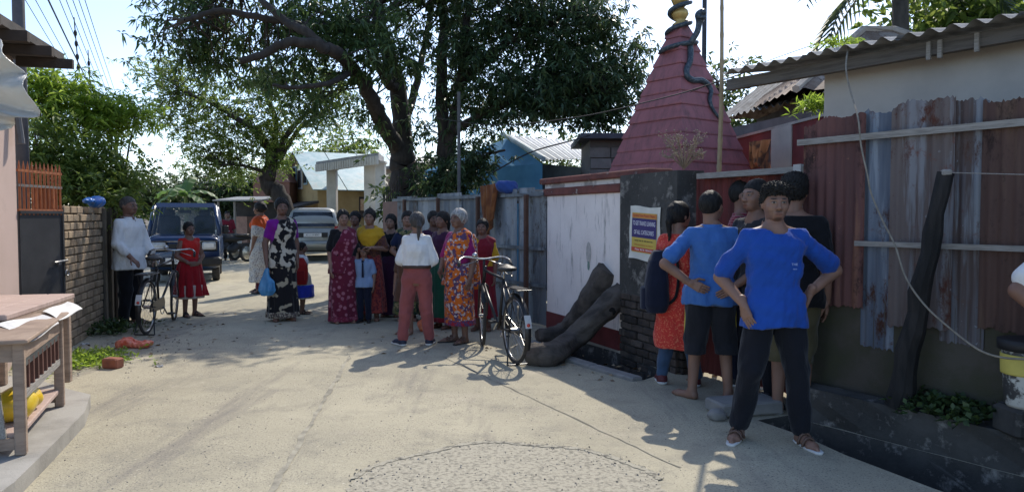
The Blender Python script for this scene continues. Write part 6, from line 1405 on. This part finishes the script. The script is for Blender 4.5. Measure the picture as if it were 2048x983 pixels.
# silver SUV, rear to us
c = at(626,522,24.3); suv = thing('silver_suv', 'silver SUV seen from the rear parked in front of the portico', 'car', (c.x,c.y,0), R(12)); W = .88
shell([(0,W*.92,.42,1.02,.0),(.08,W*.98,.36,1.08,.0),(.3,W,.32,1.12,.02),(3.9,W,.32,1.02,.02),(4.3,W*.9,.38,.9,.02)], 6).build('lower_body', silver, suv, True)
shell([(.10,W*.90,1.0,1.30,.06),(.22,W*.90,1.0,1.66,.14),(.45,W*.90,1.0,1.74,.16),(2.2,W*.90,1.0,1.76,.16),(3.0,W*.88,1.0,1.15,.12)], 6).build('cabin', silver, suv, True)
mb = MB(); mb.add([(-W*.80,.075,1.13),(W*.80,.075,1.13),(W*.70,.19,1.60),(-W*.70,.19,1.60)], [(0,1,2,3)]); mb.add([(-W*.80,.10,1.13),(W*.80,.10,1.13),(W*.70,.215,1.60),(-W*.70,.215,1.60)], [(3,2,1,0)]); mb.build('rear_window', dglass, suv)
for s in (-1,1):
    mb = MB(); mb.bbox((s*W*.86,.02,1.0),(.14,.10,.30),.03); mb.build('tail_lamp', tail_m, suv)
    mb = MB(); mb.add([(s*W*.912,.5,1.12),(s*W*.912,2.4,1.12),(s*W*.80,2.1,1.60),(s*W*.80,.6,1.60)], [(0,1,2,3)]); mb.build('side_window', dglass, suv)
mb = MB(); mb.bbox((0,-.05,.55),(1.70,.18,.24),.05); mb.build('bumper', silver, suv, True)
mb = MB(); mb.box((0,-.02,.86),(.95,.05,.15)); mb.build('plate_recess', vblk, suv); mb = MB(); mb.box((0,-.05,.86),(.56,.014,.12)); pl_ = mb.build('number_plate', plate_m, suv); text(pl_, 'AS 11 A 8047', .085, (0,-.06,.86), ink, rot=RX, sx=.9)
for x in (-W+.12, W-.12):
    for y in (.75,3.4): carwheel(suv, x, y, .33, .2)
mb = MB(); mb.box((0,2.0,.36),(1.5,3.6,.12)); mb.build('underbody', vblk, suv)
# motorcycles by the stall
def motorcycle(label, px, Y, rz):
    c = at(px,490,Y); t = thing('motorcycle', label, 'motorcycle', (c.x,c.y,0), rz, 'motorcycles parked by the stall')
    for x in (0,1.25):
        o = bpy.data.objects.new('wheel', None); COL.objects.link(o); o.parent = t; o.location = (x,0,.3)
        mb = MB(); mb.tube([(.26*math.cos(a),0,.26*math.sin(a)) for a in [i*math.pi/12 for i in range(24)]], .045, 8, closed=True); mb.build('tyre', rubber, o, True)
        mb = MB(); mb.T = Matrix.Rotation(R(90),4,'X'); mb.lathe([(.05,-.05),(.2,-.02),(.2,.02),(.05,.05)], 16); mb.build('rim', chrome, o)
    mb = MB(); mb.tube([(1.25,.07,.3),(1.0,.07,.85)], .025, 6); mb.tube([(1.25,-.07,.3),(1.0,-.07,.85)], .025, 6); mb.tube([(.95,-.33,1.0),(1.0,-.2,1.02),(1.0,.2,1.02),(.95,.33,1.0)], .016, 6); mb.build('fork', chrome, t)
    g2 = Grid([-.35,-.2,.3],[1.15,.2,1.0],.03); D = smin(rcone(g2,(.85,0,.78),(.55,0,.76),.13,.12), rcone(g2,(.5,0,.74),(-.2,0,.80),.09,.07), .08); D = smin(D, rcone(g2,(.6,0,.42),(.45,0,.5),.15,.13), .05); V, F = nets(D, g2); np_mesh('tank_and_engine', V, F, vblk, t, True)
    mb = MB(); mb.bbox((.25,0,.86),(.62,.24,.09),.03); mb.build('seat', leather, t); mb = MB(); mb.sphere((1.08,0,.88),.09,10,8); mb.build('headlight', lamp_m, t)
    mb = MB(); mb.box((-.22,0,.62),(.03,.16,.14)); mb.build('number_plate', plate_m, t); mb = MB(); mb.tube([(.5,-.12,.32),(-.1,-.14,.36)], .045, 8); mb.build('exhaust', chrome, t)
motorcycle('dark motorcycle parked left under the stall awning', 470, 25.0, R(250)); motorcycle('dark motorcycle parked beside another near the walking woman', 494, 24.2, R(240))

# ------------------------------------------------------------------ left: stall furniture and litter
w_brown = M('weathered_brown_wood', (.34,.25,.185), (.24,.17,.125), scale=6, stretch=(1,1,6), bmp=.3, rough=.85, grime=(.33,.27,.22), glo=.58, ghi=.8); w_red = M('reddish_plank', (.46,.34,.285), (.38,.275,.23), scale=4, stretch=(6,1,1), bmp=.25, rough=.8); w_dark = M('dark_red_slat', (.12,.05,.035), (.08,.035,.025), scale=8, bmp=.3)
AZ = .10
# table behind
A1, A2 = G(150,586,.84), Vector((-3.35,4.95,.84)); dl = (A1-A2); dl.z = 0; Ld = dl.length; dn = dl.normalized(); nl = Vector((-dn.y, dn.x, 0))
tb = thing('plank_table', 'long wooden table with reddish plank top against the pink building', 'table', (A2.x,A2.y,AZ), math.atan2(dn.y,dn.x))
th_ = .84-AZ
for k in range(3):
    mb = MB(); mb.bbox((Ld/2,.10+.20*k,th_-.02),(Ld,.195,.04),.006); mb.build('plank', w_red, tb)
mb = MB(); mb.box((Ld/2,.02,th_-.09),(Ld-.04,.03,.10)); mb.box((Ld-.02,.3,th_-.09),(.03,.52,.10)); mb.build('apron', w_brown, tb)
for x, y in ((Ld-.06,.06),(Ld-.06,.54),(.1,.54)):
    mb = MB(); mb.bbox((x,y,th_/2-.02),(.07,.07,th_-.04),.008); mb.build('leg', w_brown, tb)
# slatted stand in front
n0, n1 = G(43,908,AZ), G(120,812,AZ); dl = n1-n0; Ls = dl.length; dn = dl.normalized()
sd2 = thing('slatted_stand', 'low wooden vendor stand with dark red slats and a shelf in the left foreground', 'stand', (n0.x,n0.y,AZ), math.atan2(dn.y,dn.x)); hs = .66
for x, y in ((0,0),(Ls,0),(0,.5),(Ls,.5)):
    mb = MB(); mb.bbox((x,y,hs/2),(.06,.06,hs),.008); mb.build('leg', w_brown, sd2)
mb = MB(); mb.bbox((Ls/2,.25,hs+.012),(Ls+.16,.62,.025),.006); mb.build('top_board', w_brown, sd2)
mb = MB(); mb.box((Ls/2,-.0,hs-.06),(Ls-.06,.03,.10)); mb.box((0,.25,hs-.06),(.03,.44,.10)); mb.build('top_rail', w_brown, sd2)
mb = MB(); mb.box((Ls/2,0,hs-.135),(Ls-.06,.02,.05)); mb.build('black_cloth_strip', M('black_tarpaulin', (.05,.055,.055), (.14,.14,.13), scale=5, rough=.5), sd2)
mb = MB(); mb.box((Ls/2,0,.335),(Ls-.06,.03,.045)); mb.build('lower_rail', wood_pale, sd2)
for k in range(9):
    mb = MB(); mb.box((.07+(Ls-.14)*k/8,0,.44),(.032,.022,.17)); mb.build('slat', w_dark, sd2)
for k in range(3):
    mb = MB(); mb.box((.0,.12+.13*k,.33),(.022,.05,.46), R3=Matrix.Rotation(R(6*(k-1)),3,'X')); mb.build('end_slat', wood_pale, sd2)
mb = MB(); mb.bbox((Ls/2+.02,.25,.115),(Ls+.02,.50,.03),.005); mb.build('shelf', w_red, sd2); mb = MB(); mb.box((0,.25,.07),(.035,.44,.07)); mb.build('bottom_rail', w_brown, sd2); mb = MB(); mb.box((Ls,.25,.07),(.035,.44,.07)); mb.build('bottom_rail', w_brown, sd2)
# newspapers over the edge
def paper_sheet(label, pts, mt, sag=.02):
    a, b, c, d = [Vector(p) for p in pts]; mb = MB(); n = 8; vs = []
    for j in range(n+1):
        for i in range(n+1):
            u, v_ = i/n, j/n; p = a.lerp(b,u).lerp(d.lerp(c,u), v_); p.z += .006*math.sin(u*6+v_*3)-sag*v_*v_; vs.append(p)
    mb.add(vs, [(j*(n+1)+i, j*(n+1)+i+1, (j+1)*(n+1)+i+1, (j+1)*(n+1)+i) for j in range(n) for i in range(n)]); mb.add([p-Vector((0,0,.003)) for p in vs], [(j*(n+1)+i, (j+1)*(n+1)+i, (j+1)*(n+1)+i+1, j*(n+1)+i+1) for j in range(n) for i in range(n)])
    return tag(mb.build('newspaper', mt, smooth=True), label, 'newspaper')
news = M('newsprint', (.66,.65,.62), (.56,.55,.53), scale=30, rough=.8, bmp=.1, grime=(.45,.2,.17), glo=.62, ghi=.66, gscale=6)
zt_ = AZ+hs+.035
paper_sheet('newspaper with red print hanging over the near edge of the stand', [G(-10,648,zt_), G(85,628,zt_), G(118,640,zt_-.015), G(62,676,zt_-.03)], news); paper_sheet('blank folded newspaper on the far end of the stand', [G(85,622,zt_+.004), G(135,602,zt_+.01), G(165,612,zt_-.01), G(118,634,zt_)], M('newsprint_plain', (.68,.67,.63), (.6,.59,.56), scale=20))
# yellow bag on the shelf
yb = sd2.location+Vector((dn.x*.46, dn.y*.46, .13))+Vector((-dn.y,dn.x,0))*.11; g = Grid([-.3,-.2,-.01],[.3,.22,.26],.009); D = smin(ell(g,(-.10,0,.09),(.18,.13,.10)), ell(g,(.12,0,.08),(.13,.11,.085)), .05)+wrinkle(g,.012,15,30); D = np.maximum(D, -g.Z); V, F = nets(D, g)
o = np_mesh('yellow_bag', V, F, M('yellow_plastic', (.62,.40,.02), (.72,.52,.05), scale=8, rough=.3, bmp=.3, bscale=15), None, True); o.location = yb; o.rotation_euler = (0,0,math.atan2(dn.y,dn.x)); tag(o, 'bright yellow plastic bag lying on the shelf of the slatted stand', 'bag')
# litter by the wall
p = G(265,695); g = Grid([-.26,-.2,-.01],[.26,.2,.16],.008); D = smin(ell(g,(-.08,0,.05),(.11,.09,.065)), ell(g,(.08,.02,.035),(.13,.08,.045)), .03)+wrinkle(g,.016,25,60); D = np.maximum(D, -g.Z); V, F = nets(D, g); o = np_mesh('orange_bag', V, F, M('orange_net', (.62,.09,.04), (.78,.28,.18), scale=14, rough=.35, bmp=.3), None, True); o.location = (p.x,p.y,0); tag(o, 'crumpled orange plastic bag lying on the road by the brick', 'bag')
p = G(226,735); mb = MB(); mb.bbox((0,0,.05),(.17,.115,.10),.012,0); mb.sphere((0,-.02,.101),.03,8,4,(1.2,.6,.1)); o = mb.build('loose_brick', M('red_brick', (.28,.10,.06), (.20,.075,.05), scale=14, bmp=.5, grime=(.35,.26,.2), glo=.6, ghi=.75), None, loc=(p.x,p.y,0), rot=(0,0,R(-12))); tag(o, 'single broken red brick lying beside the weeds', 'brick')
p = at(185,415,9.6); g = Grid([-.32,-.16,-.10],[.32,.16,.14],.010); D = smin(ell(g,(.10,0,.01),(.17,.10,.075)), ell(g,(-.12,0,.02),(.14,.07,.04)), .03)+wrinkle(g,.010,35,45); V, F = nets(D, g); o = np_mesh('blue_sheet', V, F, M('blue_tarpaulin', (.03,.13,.42), (.05,.2,.55), scale=8, rough=.35), None, True); o.location = (p.x+.02,p.y,1.66); o.rotation_euler = (0,0,R(100)); tag(o, 'crumpled blue plastic sheet lying on top of the brick wall', 'plastic sheet')
# leaning logs
log_m = M('dark_old_log', (.11,.092,.078), (.05,.042,.037), scale=14, stretch=(.35,1,.6), bmp=1., bscale=25, rough=.95, grime=(.19,.17,.14), glo=.58, ghi=.75, gscale=5)
def log(label, pts, rads, seed):
    r = random.Random(seed); pp_ = smooth_path(pts, 6); n = len(pp_); rr_ = [float(np.interp(i/(n-1), np.linspace(0,1,len(rads)), rads))*(1+.05*r.uniform(-1,1)) for i in range(n)]
    mb = MB(); mb.tube(pp_, rr_, 22)
    rid = [r.uniform(-.10,.08) for _ in range(22)]; ph_ = [r.uniform(0,6) for _ in range(22)]
    for i in range(n):
        for k in range(22):
            c_ = pp_[i]; v_ = Vector(mb.v[i*22+k]); f_ = 1+rid[k]+.05*math.sin(i*.9+ph_[k])+r.uniform(-.025,.025)-(.12 if (k+seed) % 9 == 0 else 0)
            mb.v[i*22+k] = tuple(c_+(v_-c_)*f_)
    o_ = mb.build('log', log_m, smooth=True); o_.data.polygons[len(o_.data.polygons)-1].use_smooth = False; o_.data.polygons[len(o_.data.polygons)-2].use_smooth = False
    return tag(o_, label, 'log', 'old logs leaning on the white wall')
log('upper dark log leaning against the white wall', [G(1075,672,.09), G(1118,668,.10)+Vector((0,0,.02)), at(1150,640,8.75), at(1185,590,8.6), at(1217,538,8.5)], [.085,.10,.12,.14,.145], 1)
lg = log('lower gnarled log with a hollow knot beside the bicycle', [G(1062,708,.10), G(1100,708,.11), at(1140,682,7.95), at(1185,640,8.0), at(1222,605,8.1), at(1246,585,8.15)], [.11,.12,.115,.12,.14,.13], 2)
mb = MB(); kp = at(1222,622,7.98); mb.sphere(kp, .055, 10, 7, (1,.6,.9)); mb.build('knot_hole', M('hollow_black', (.012,.011,.01), rough=1), lg)
# kerb stones of the drain, loose slab
slab_m = M('pale_slab', (.25,.24,.225), (.18,.175,.165), scale=4, bmp=.4, bscale=50, rough=.95)
a, b = G(1440,808,.10), G(1562,800,.10); ang, L = along(a,b); mb = MB(); mb.bbox((L/2,.10,-.05),(L,.28,.10),.015); o = mb.build('stone_slab', slab_m, None, loc=(a.x,a.y,.105), rot=(0,0,ang)); tag(o, 'loose stone slab bridging the drain behind the man in royal blue', 'slab')
mb = MB(); p = G(1432,838); g = Grid([-.10,-.08,-.01],[.10,.08,.12],.012); D = ell(g,(0,0,.03),(.07,.055,.05))+wrinkle(g,.012,3,60); D = np.maximum(D,-g.Z); V, F = nets(D,g); o = np_mesh('rubble_stone', V, F, slab_m); o.location = (p.x,p.y,0); tag(o, 'rough lump of rubble at the end of the stone slab', 'stone')
kerb = []
for (x0,y0),(x1,y1) in zip(HOLE_MID[0:3], HOLE_MID[1:4]):
    a, b = Vector((x0,y0,0)), Vector((x1,y1,0)); ang, L = along(a,b); n = max(1, round(L/.45))
    for k in range(n):
        p = a.lerp(b,(k+.5)/n)+Vector((-.07*math.sin(ang)*-1,-.07*math.cos(ang),0))*(-1); mb = MB(); mb.bbox((0,0,0),(L/n-.012,.13,.07),.012); mb.build('kerb_stone', slab_m, road, loc=(p.x,p.y,.0), rot=(0,0,ang+random.uniform(-.02,.02)))
# bucket on the right
c = G(2046,828,.235); bk = thing('printed_bucket', 'white printed plastic bucket with black rim at the right edge', 'bucket', (2.98,4.28,.40), 0)
mb = MB(); mb.lathe([(.115,0),(.125,.02),(.145,.34),(.143,.345)], 28); mb.build('pail', M('bucket_plastic', (.55,.55,.50), (.06,.06,.06), scale=6, lo=.52, hi=.56, rough=.4, bmp=0), bk, True)
mb = MB(); mb.lathe([(.146,.19),(.147,.20),(.150,.30),(.149,.305)], 28); mb.build('yellow_band', flat('bucket_yellow', (.62,.52,.12)), bk, True); mb = MB(); mb.lathe([(.150,.325),(.165,.33),(.168,.385),(.15,.39)], 28); mb.build('rim', vblk, bk, True)
for i, ch_ in enumerate('GHANA'):
    a = R(250+17*i); text(bk, ch_, .075, (.1525*math.cos(a), .1525*math.sin(a), .25), ink, rot=(R(90),0,a+R(90)))
mb = MB(); mb.bbox((2.98,4.30,.315),(.26,.24,.17),.02); tag(mb.build('support_block', conc_dark), 'blackened block under the printed bucket', 'block')
# cloths over the sheet fence
ang = math.atan2(SB.y-SA.y, SB.x-SA.x); pf = lambda px, Y, z: Vector((at(px,400,Y).x, Y, z))
fa = lambda s: SA.lerp(SB, s)
q0, q1 = fa(.315)+Vector((0,0,1.93)), fa(.215)+Vector((0,0,1.96))
cloth('draped_cloth', 'brown orange cloth hanging over the sheet fence above the old woman', q0+Vector((-.07,-.04,0)), q1+Vector((-.07,-.04,0)), .62, fabric('brown_orange_cloth', (.26,.10,.035), (.17,.06,.025), 'blobs', 6, lo=.4, hi=.6), 6, .03, .04, taper=.5)
p = fa(.19)+Vector((-.02,-.02,1.90)); g = Grid([-.3,-.2,-.12],[.3,.2,.16],.012); D = smin(ell(g,(0,0,.0),(.17,.09,.09)), ell(g,(-.1,0,.05),(.1,.07,.05)), .03)+wrinkle(g,.014,45,40); V, F = nets(D,g); o = np_mesh('blue_bundle', V, F, fabric('deep_blue_cloth', (.04,.085,.28)), None, True); o.location = p; tag(o, 'crumpled blue cloth stuffed on top of the sheet fence', 'cloth')
# stacked planks behind the fence top
p = at(1062,362,11.6); st_ = thing('plank_pile', 'pile of pale planks stacked above the sheet fence near the blue house', 'planks', (p.x,p.y,1.72))
for k in range(5): mb = MB(); mb.box((random.uniform(-.1,.1),.0+.05*(k % 2),.035*k+.02),(1.0,.16,.03), rz=random.uniform(-.08,.08)); mb.build('plank', wood_pale, st_)
mb = MB(); mb.box((-.3,0,-.86),(.08,.08,1.72)); mb.box((.3,0,-.86),(.08,.08,1.72)); mb.box((0,0,-.02),(.9,.2,.04)); mb.build('rack', M('dark_timber', (.06,.045,.035)), st_)
# ------------------------------------------------------------------ poles, wires and plastic sheet
pole_m = M('grey_concrete_pole', (.10,.10,.105), scale=5); wire_m = M('black_wire', (.02,.02,.022), rough=.6, bmp=0)
b0 = at(38,60,9.4); up_ = thing('utility_pole', 'dark utility pole rising behind the pink building', 'utility pole', (b0.x,b0.y,0)); mb = MB(); mb.tube([(0,0,0),(0,0,7.2)], [.085,.06], 10); mb.build('shaft', pole_m, up_, True); mb = MB(); mb.box((0,0,6.4),(1.3,.08,.08)); mb.build('crossarm', pole_m, up_)
far = at(232,250,46)
f2 = thing('utility_pole', 'distant utility pole beyond the bamboo where the wires converge', 'utility pole', (far.x,far.y,0)); mb = MB(); mb.tube([(0,0,0),(0,0,far.z+.5)], [.12,.09], 8); mb.build('shaft', pole_m, f2); mb = MB(); mb.box((0,0,far.z),(1.6,.1,.1)); mb.build('crossarm', pole_m, f2)
names = ['leftmost thin overhead wire at the upper left','second overhead wire from the left','thick twisted overhead cable','overhead wire just right of the thick cable','middle overhead wire of the bundle','overhead wire with dark spacers','second overhead wire from the right','rightmost overhead wire at the upper left']
for i, px in enumerate((55,75,100,122,135,148,160,172)):
    top = at(px,-12,13.0); end = far+Vector((-.7+.2*i,0,0)); st0 = top+(top-end)*.35; pts = [st0.lerp(end,t/24)-Vector((0,0,.9*4*(t/24)*(1-t/24)*.25)) for t in range(25)]
    mb = MB(); mb.tube(pts, [.016 if i == 2 else .007]*25, 5); tag(mb.build('overhead_wire', wire_m), names[i], 'wire', 'overhead wires at the upper left')
for i, (x0,y0,x1,y1,Y) in enumerate(((148,35,157,140,16.0),(176,100,181,190,19.0))):
    mb = MB(); a, b = at(x0,y0,Y), at(x1,y1,Y); mb.tube([a,b], .012, 6)
    for t in (.3,.5,.75,.95): mb.sphere(a.lerp(b,t), .045, 8, 5, (.8,.8,1.6))
    tag(mb.build('insulator_string', wire_m), ['near dark insulator string hanging among the overhead wires','far short insulator string hanging among the overhead wires'][i], 'insulator')
for lab, pts, r_ in (('thin cable sagging from the mango tree to the grey house eave', [at(870,235,13), at(985,250,11.5), at(1150,235,10), at(1330,195,8.5), at(1440,162,7.6), at(1560,120,6.9)], .007), ('faint wire running from the shrine top right to the roof', [at(1380,185,10), at(1500,135,8.5), at(1640,85,7.2)], .004), ('short dark cable from the sheet fence up to the blue roof', [at(985,345,12.5), at(1060,305,12.4), at(1140,282,12.6), at(1180,270,13)], .012)):
    mb = MB(); pp_ = smooth_path(pts, 6); mb.tube(pp_, r_, 5); tag(mb.build('cable', wire_m), lab, 'cable')
# thin post in front of mango
a = at(918,400,12.9); mb = MB(); mb.tube([(a.x,a.y,0),(a.x,a.y,3.6)], .03, 7); tag(mb.build('thin_post', M('grey_post', (.13,.13,.13))), 'thin grey post standing behind the sheet fence among mango leaves', 'post')
# white plastic sheet at the upper left
tarp_m, tt, tb_ = nt_new('white_polythene'); tb_.inputs['Base Color'].default_value = (.62,.61,.57,1); tb_.inputs['Roughness'].default_value = .25; trn = nd(tt,'ShaderNodeBsdfTranslucent'); trn.inputs[0].default_value = (.6,.59,.55,1); mx_ = nd(tt,'ShaderNodeMixShader'); mx_.inputs[0].default_value = .35
tt.links.new(tb_.outputs[0], mx_.inputs[1]); tt.links.new(trn.outputs[0], mx_.inputs[2]); tt.links.new(mx_.outputs[0], tt.nodes['Material Output'].inputs[0]); bump(tt, tb_, noise(tt, coords(tt), 9, 5, .6), .6, .03)
edge = [(-30,60),(0,92),(22,115),(42,145),(56,180),(70,215),(55,235),(28,247),(0,253),(-40,262)]; Y0 = 5.0; mb = MB(); vs = []; nj = 8
ep = smooth_path([at(x,y,Y0) for x, y in edge], 3)
for i, p in enumerate(ep):
    for j in range(nj+1):
        u = j/nj; q = p.lerp(Vector((-4.5,5.15,2.35)), u); q.y += .06*math.sin(i*.9+u*5)*(1-u*.5)+.10*u; q.z += .02*math.sin(i*.7+u*9); vs.append(q)
mb.add(vs, [(i*(nj+1)+j, i*(nj+1)+j+1, (i+1)*(nj+1)+j+1, (i+1)*(nj+1)+j) for i in range(len(ep)-1) for j in range(nj)]); o = mb.build('plastic_sheet', tarp_m, smooth=True); sm = o.modifiers.new('thickness','SOLIDIFY'); sm.thickness = .006
tag(o, 'white polythene sheet hanging into view at the upper left', 'plastic sheet')

# dry leaves and scraps blown along the edges
rng = np.random.default_rng(77); C = []
for i in range(240):
    u = rng.random(); 
    if i < 110: C.append((rng.normal(-4.5,.35), rng.uniform(6.6,10.5), .006))
    elif i < 170: C.append((.2+rng.normal(0,.35)+u*.9, 8.6-u*1.9, .006))
    else: C.append((rng.uniform(-5,-.5), rng.uniform(8,12), .006))
V, F = leaves(rng, np.array(C), 1, .07, .03, .05, .1, .25); o = np_mesh('leaf_litter', V, F, foliage('dry_leaf', (.10,.06,.03), (.20,.13,.06), (.30,.24,.14), .1)); tag(o, 'dry brown leaves scattered along the edges of the lane', 'leaves', kind='stuff')
for i, (px, py, s_) in enumerate(((318,733,.05),(170,688,.06),(197,714,.045))):
    p = G(px,py); mb = MB(); n = 5; vs = [(p.x+s_*(a/4-.5)*1.5, p.y+s_*(b/4-.5), .008+.012*math.sin(a*1.7+b*2.3+i)) for b in range(5) for a in range(5)]; mb.add(vs, [(b*5+a,b*5+a+1,b*5+a+6,b*5+a+5) for b in range(4) for a in range(4)])
    tag(mb.build('paper_scrap', M('litter_paper', (.66,.65,.62), (.55,.54,.5), scale=9)), ['white paper scrap on the road right of the orange bag','white scrap among the weeds by the brick wall','small white scrap at the edge of the weeds above the loose brick'][i], 'litter')
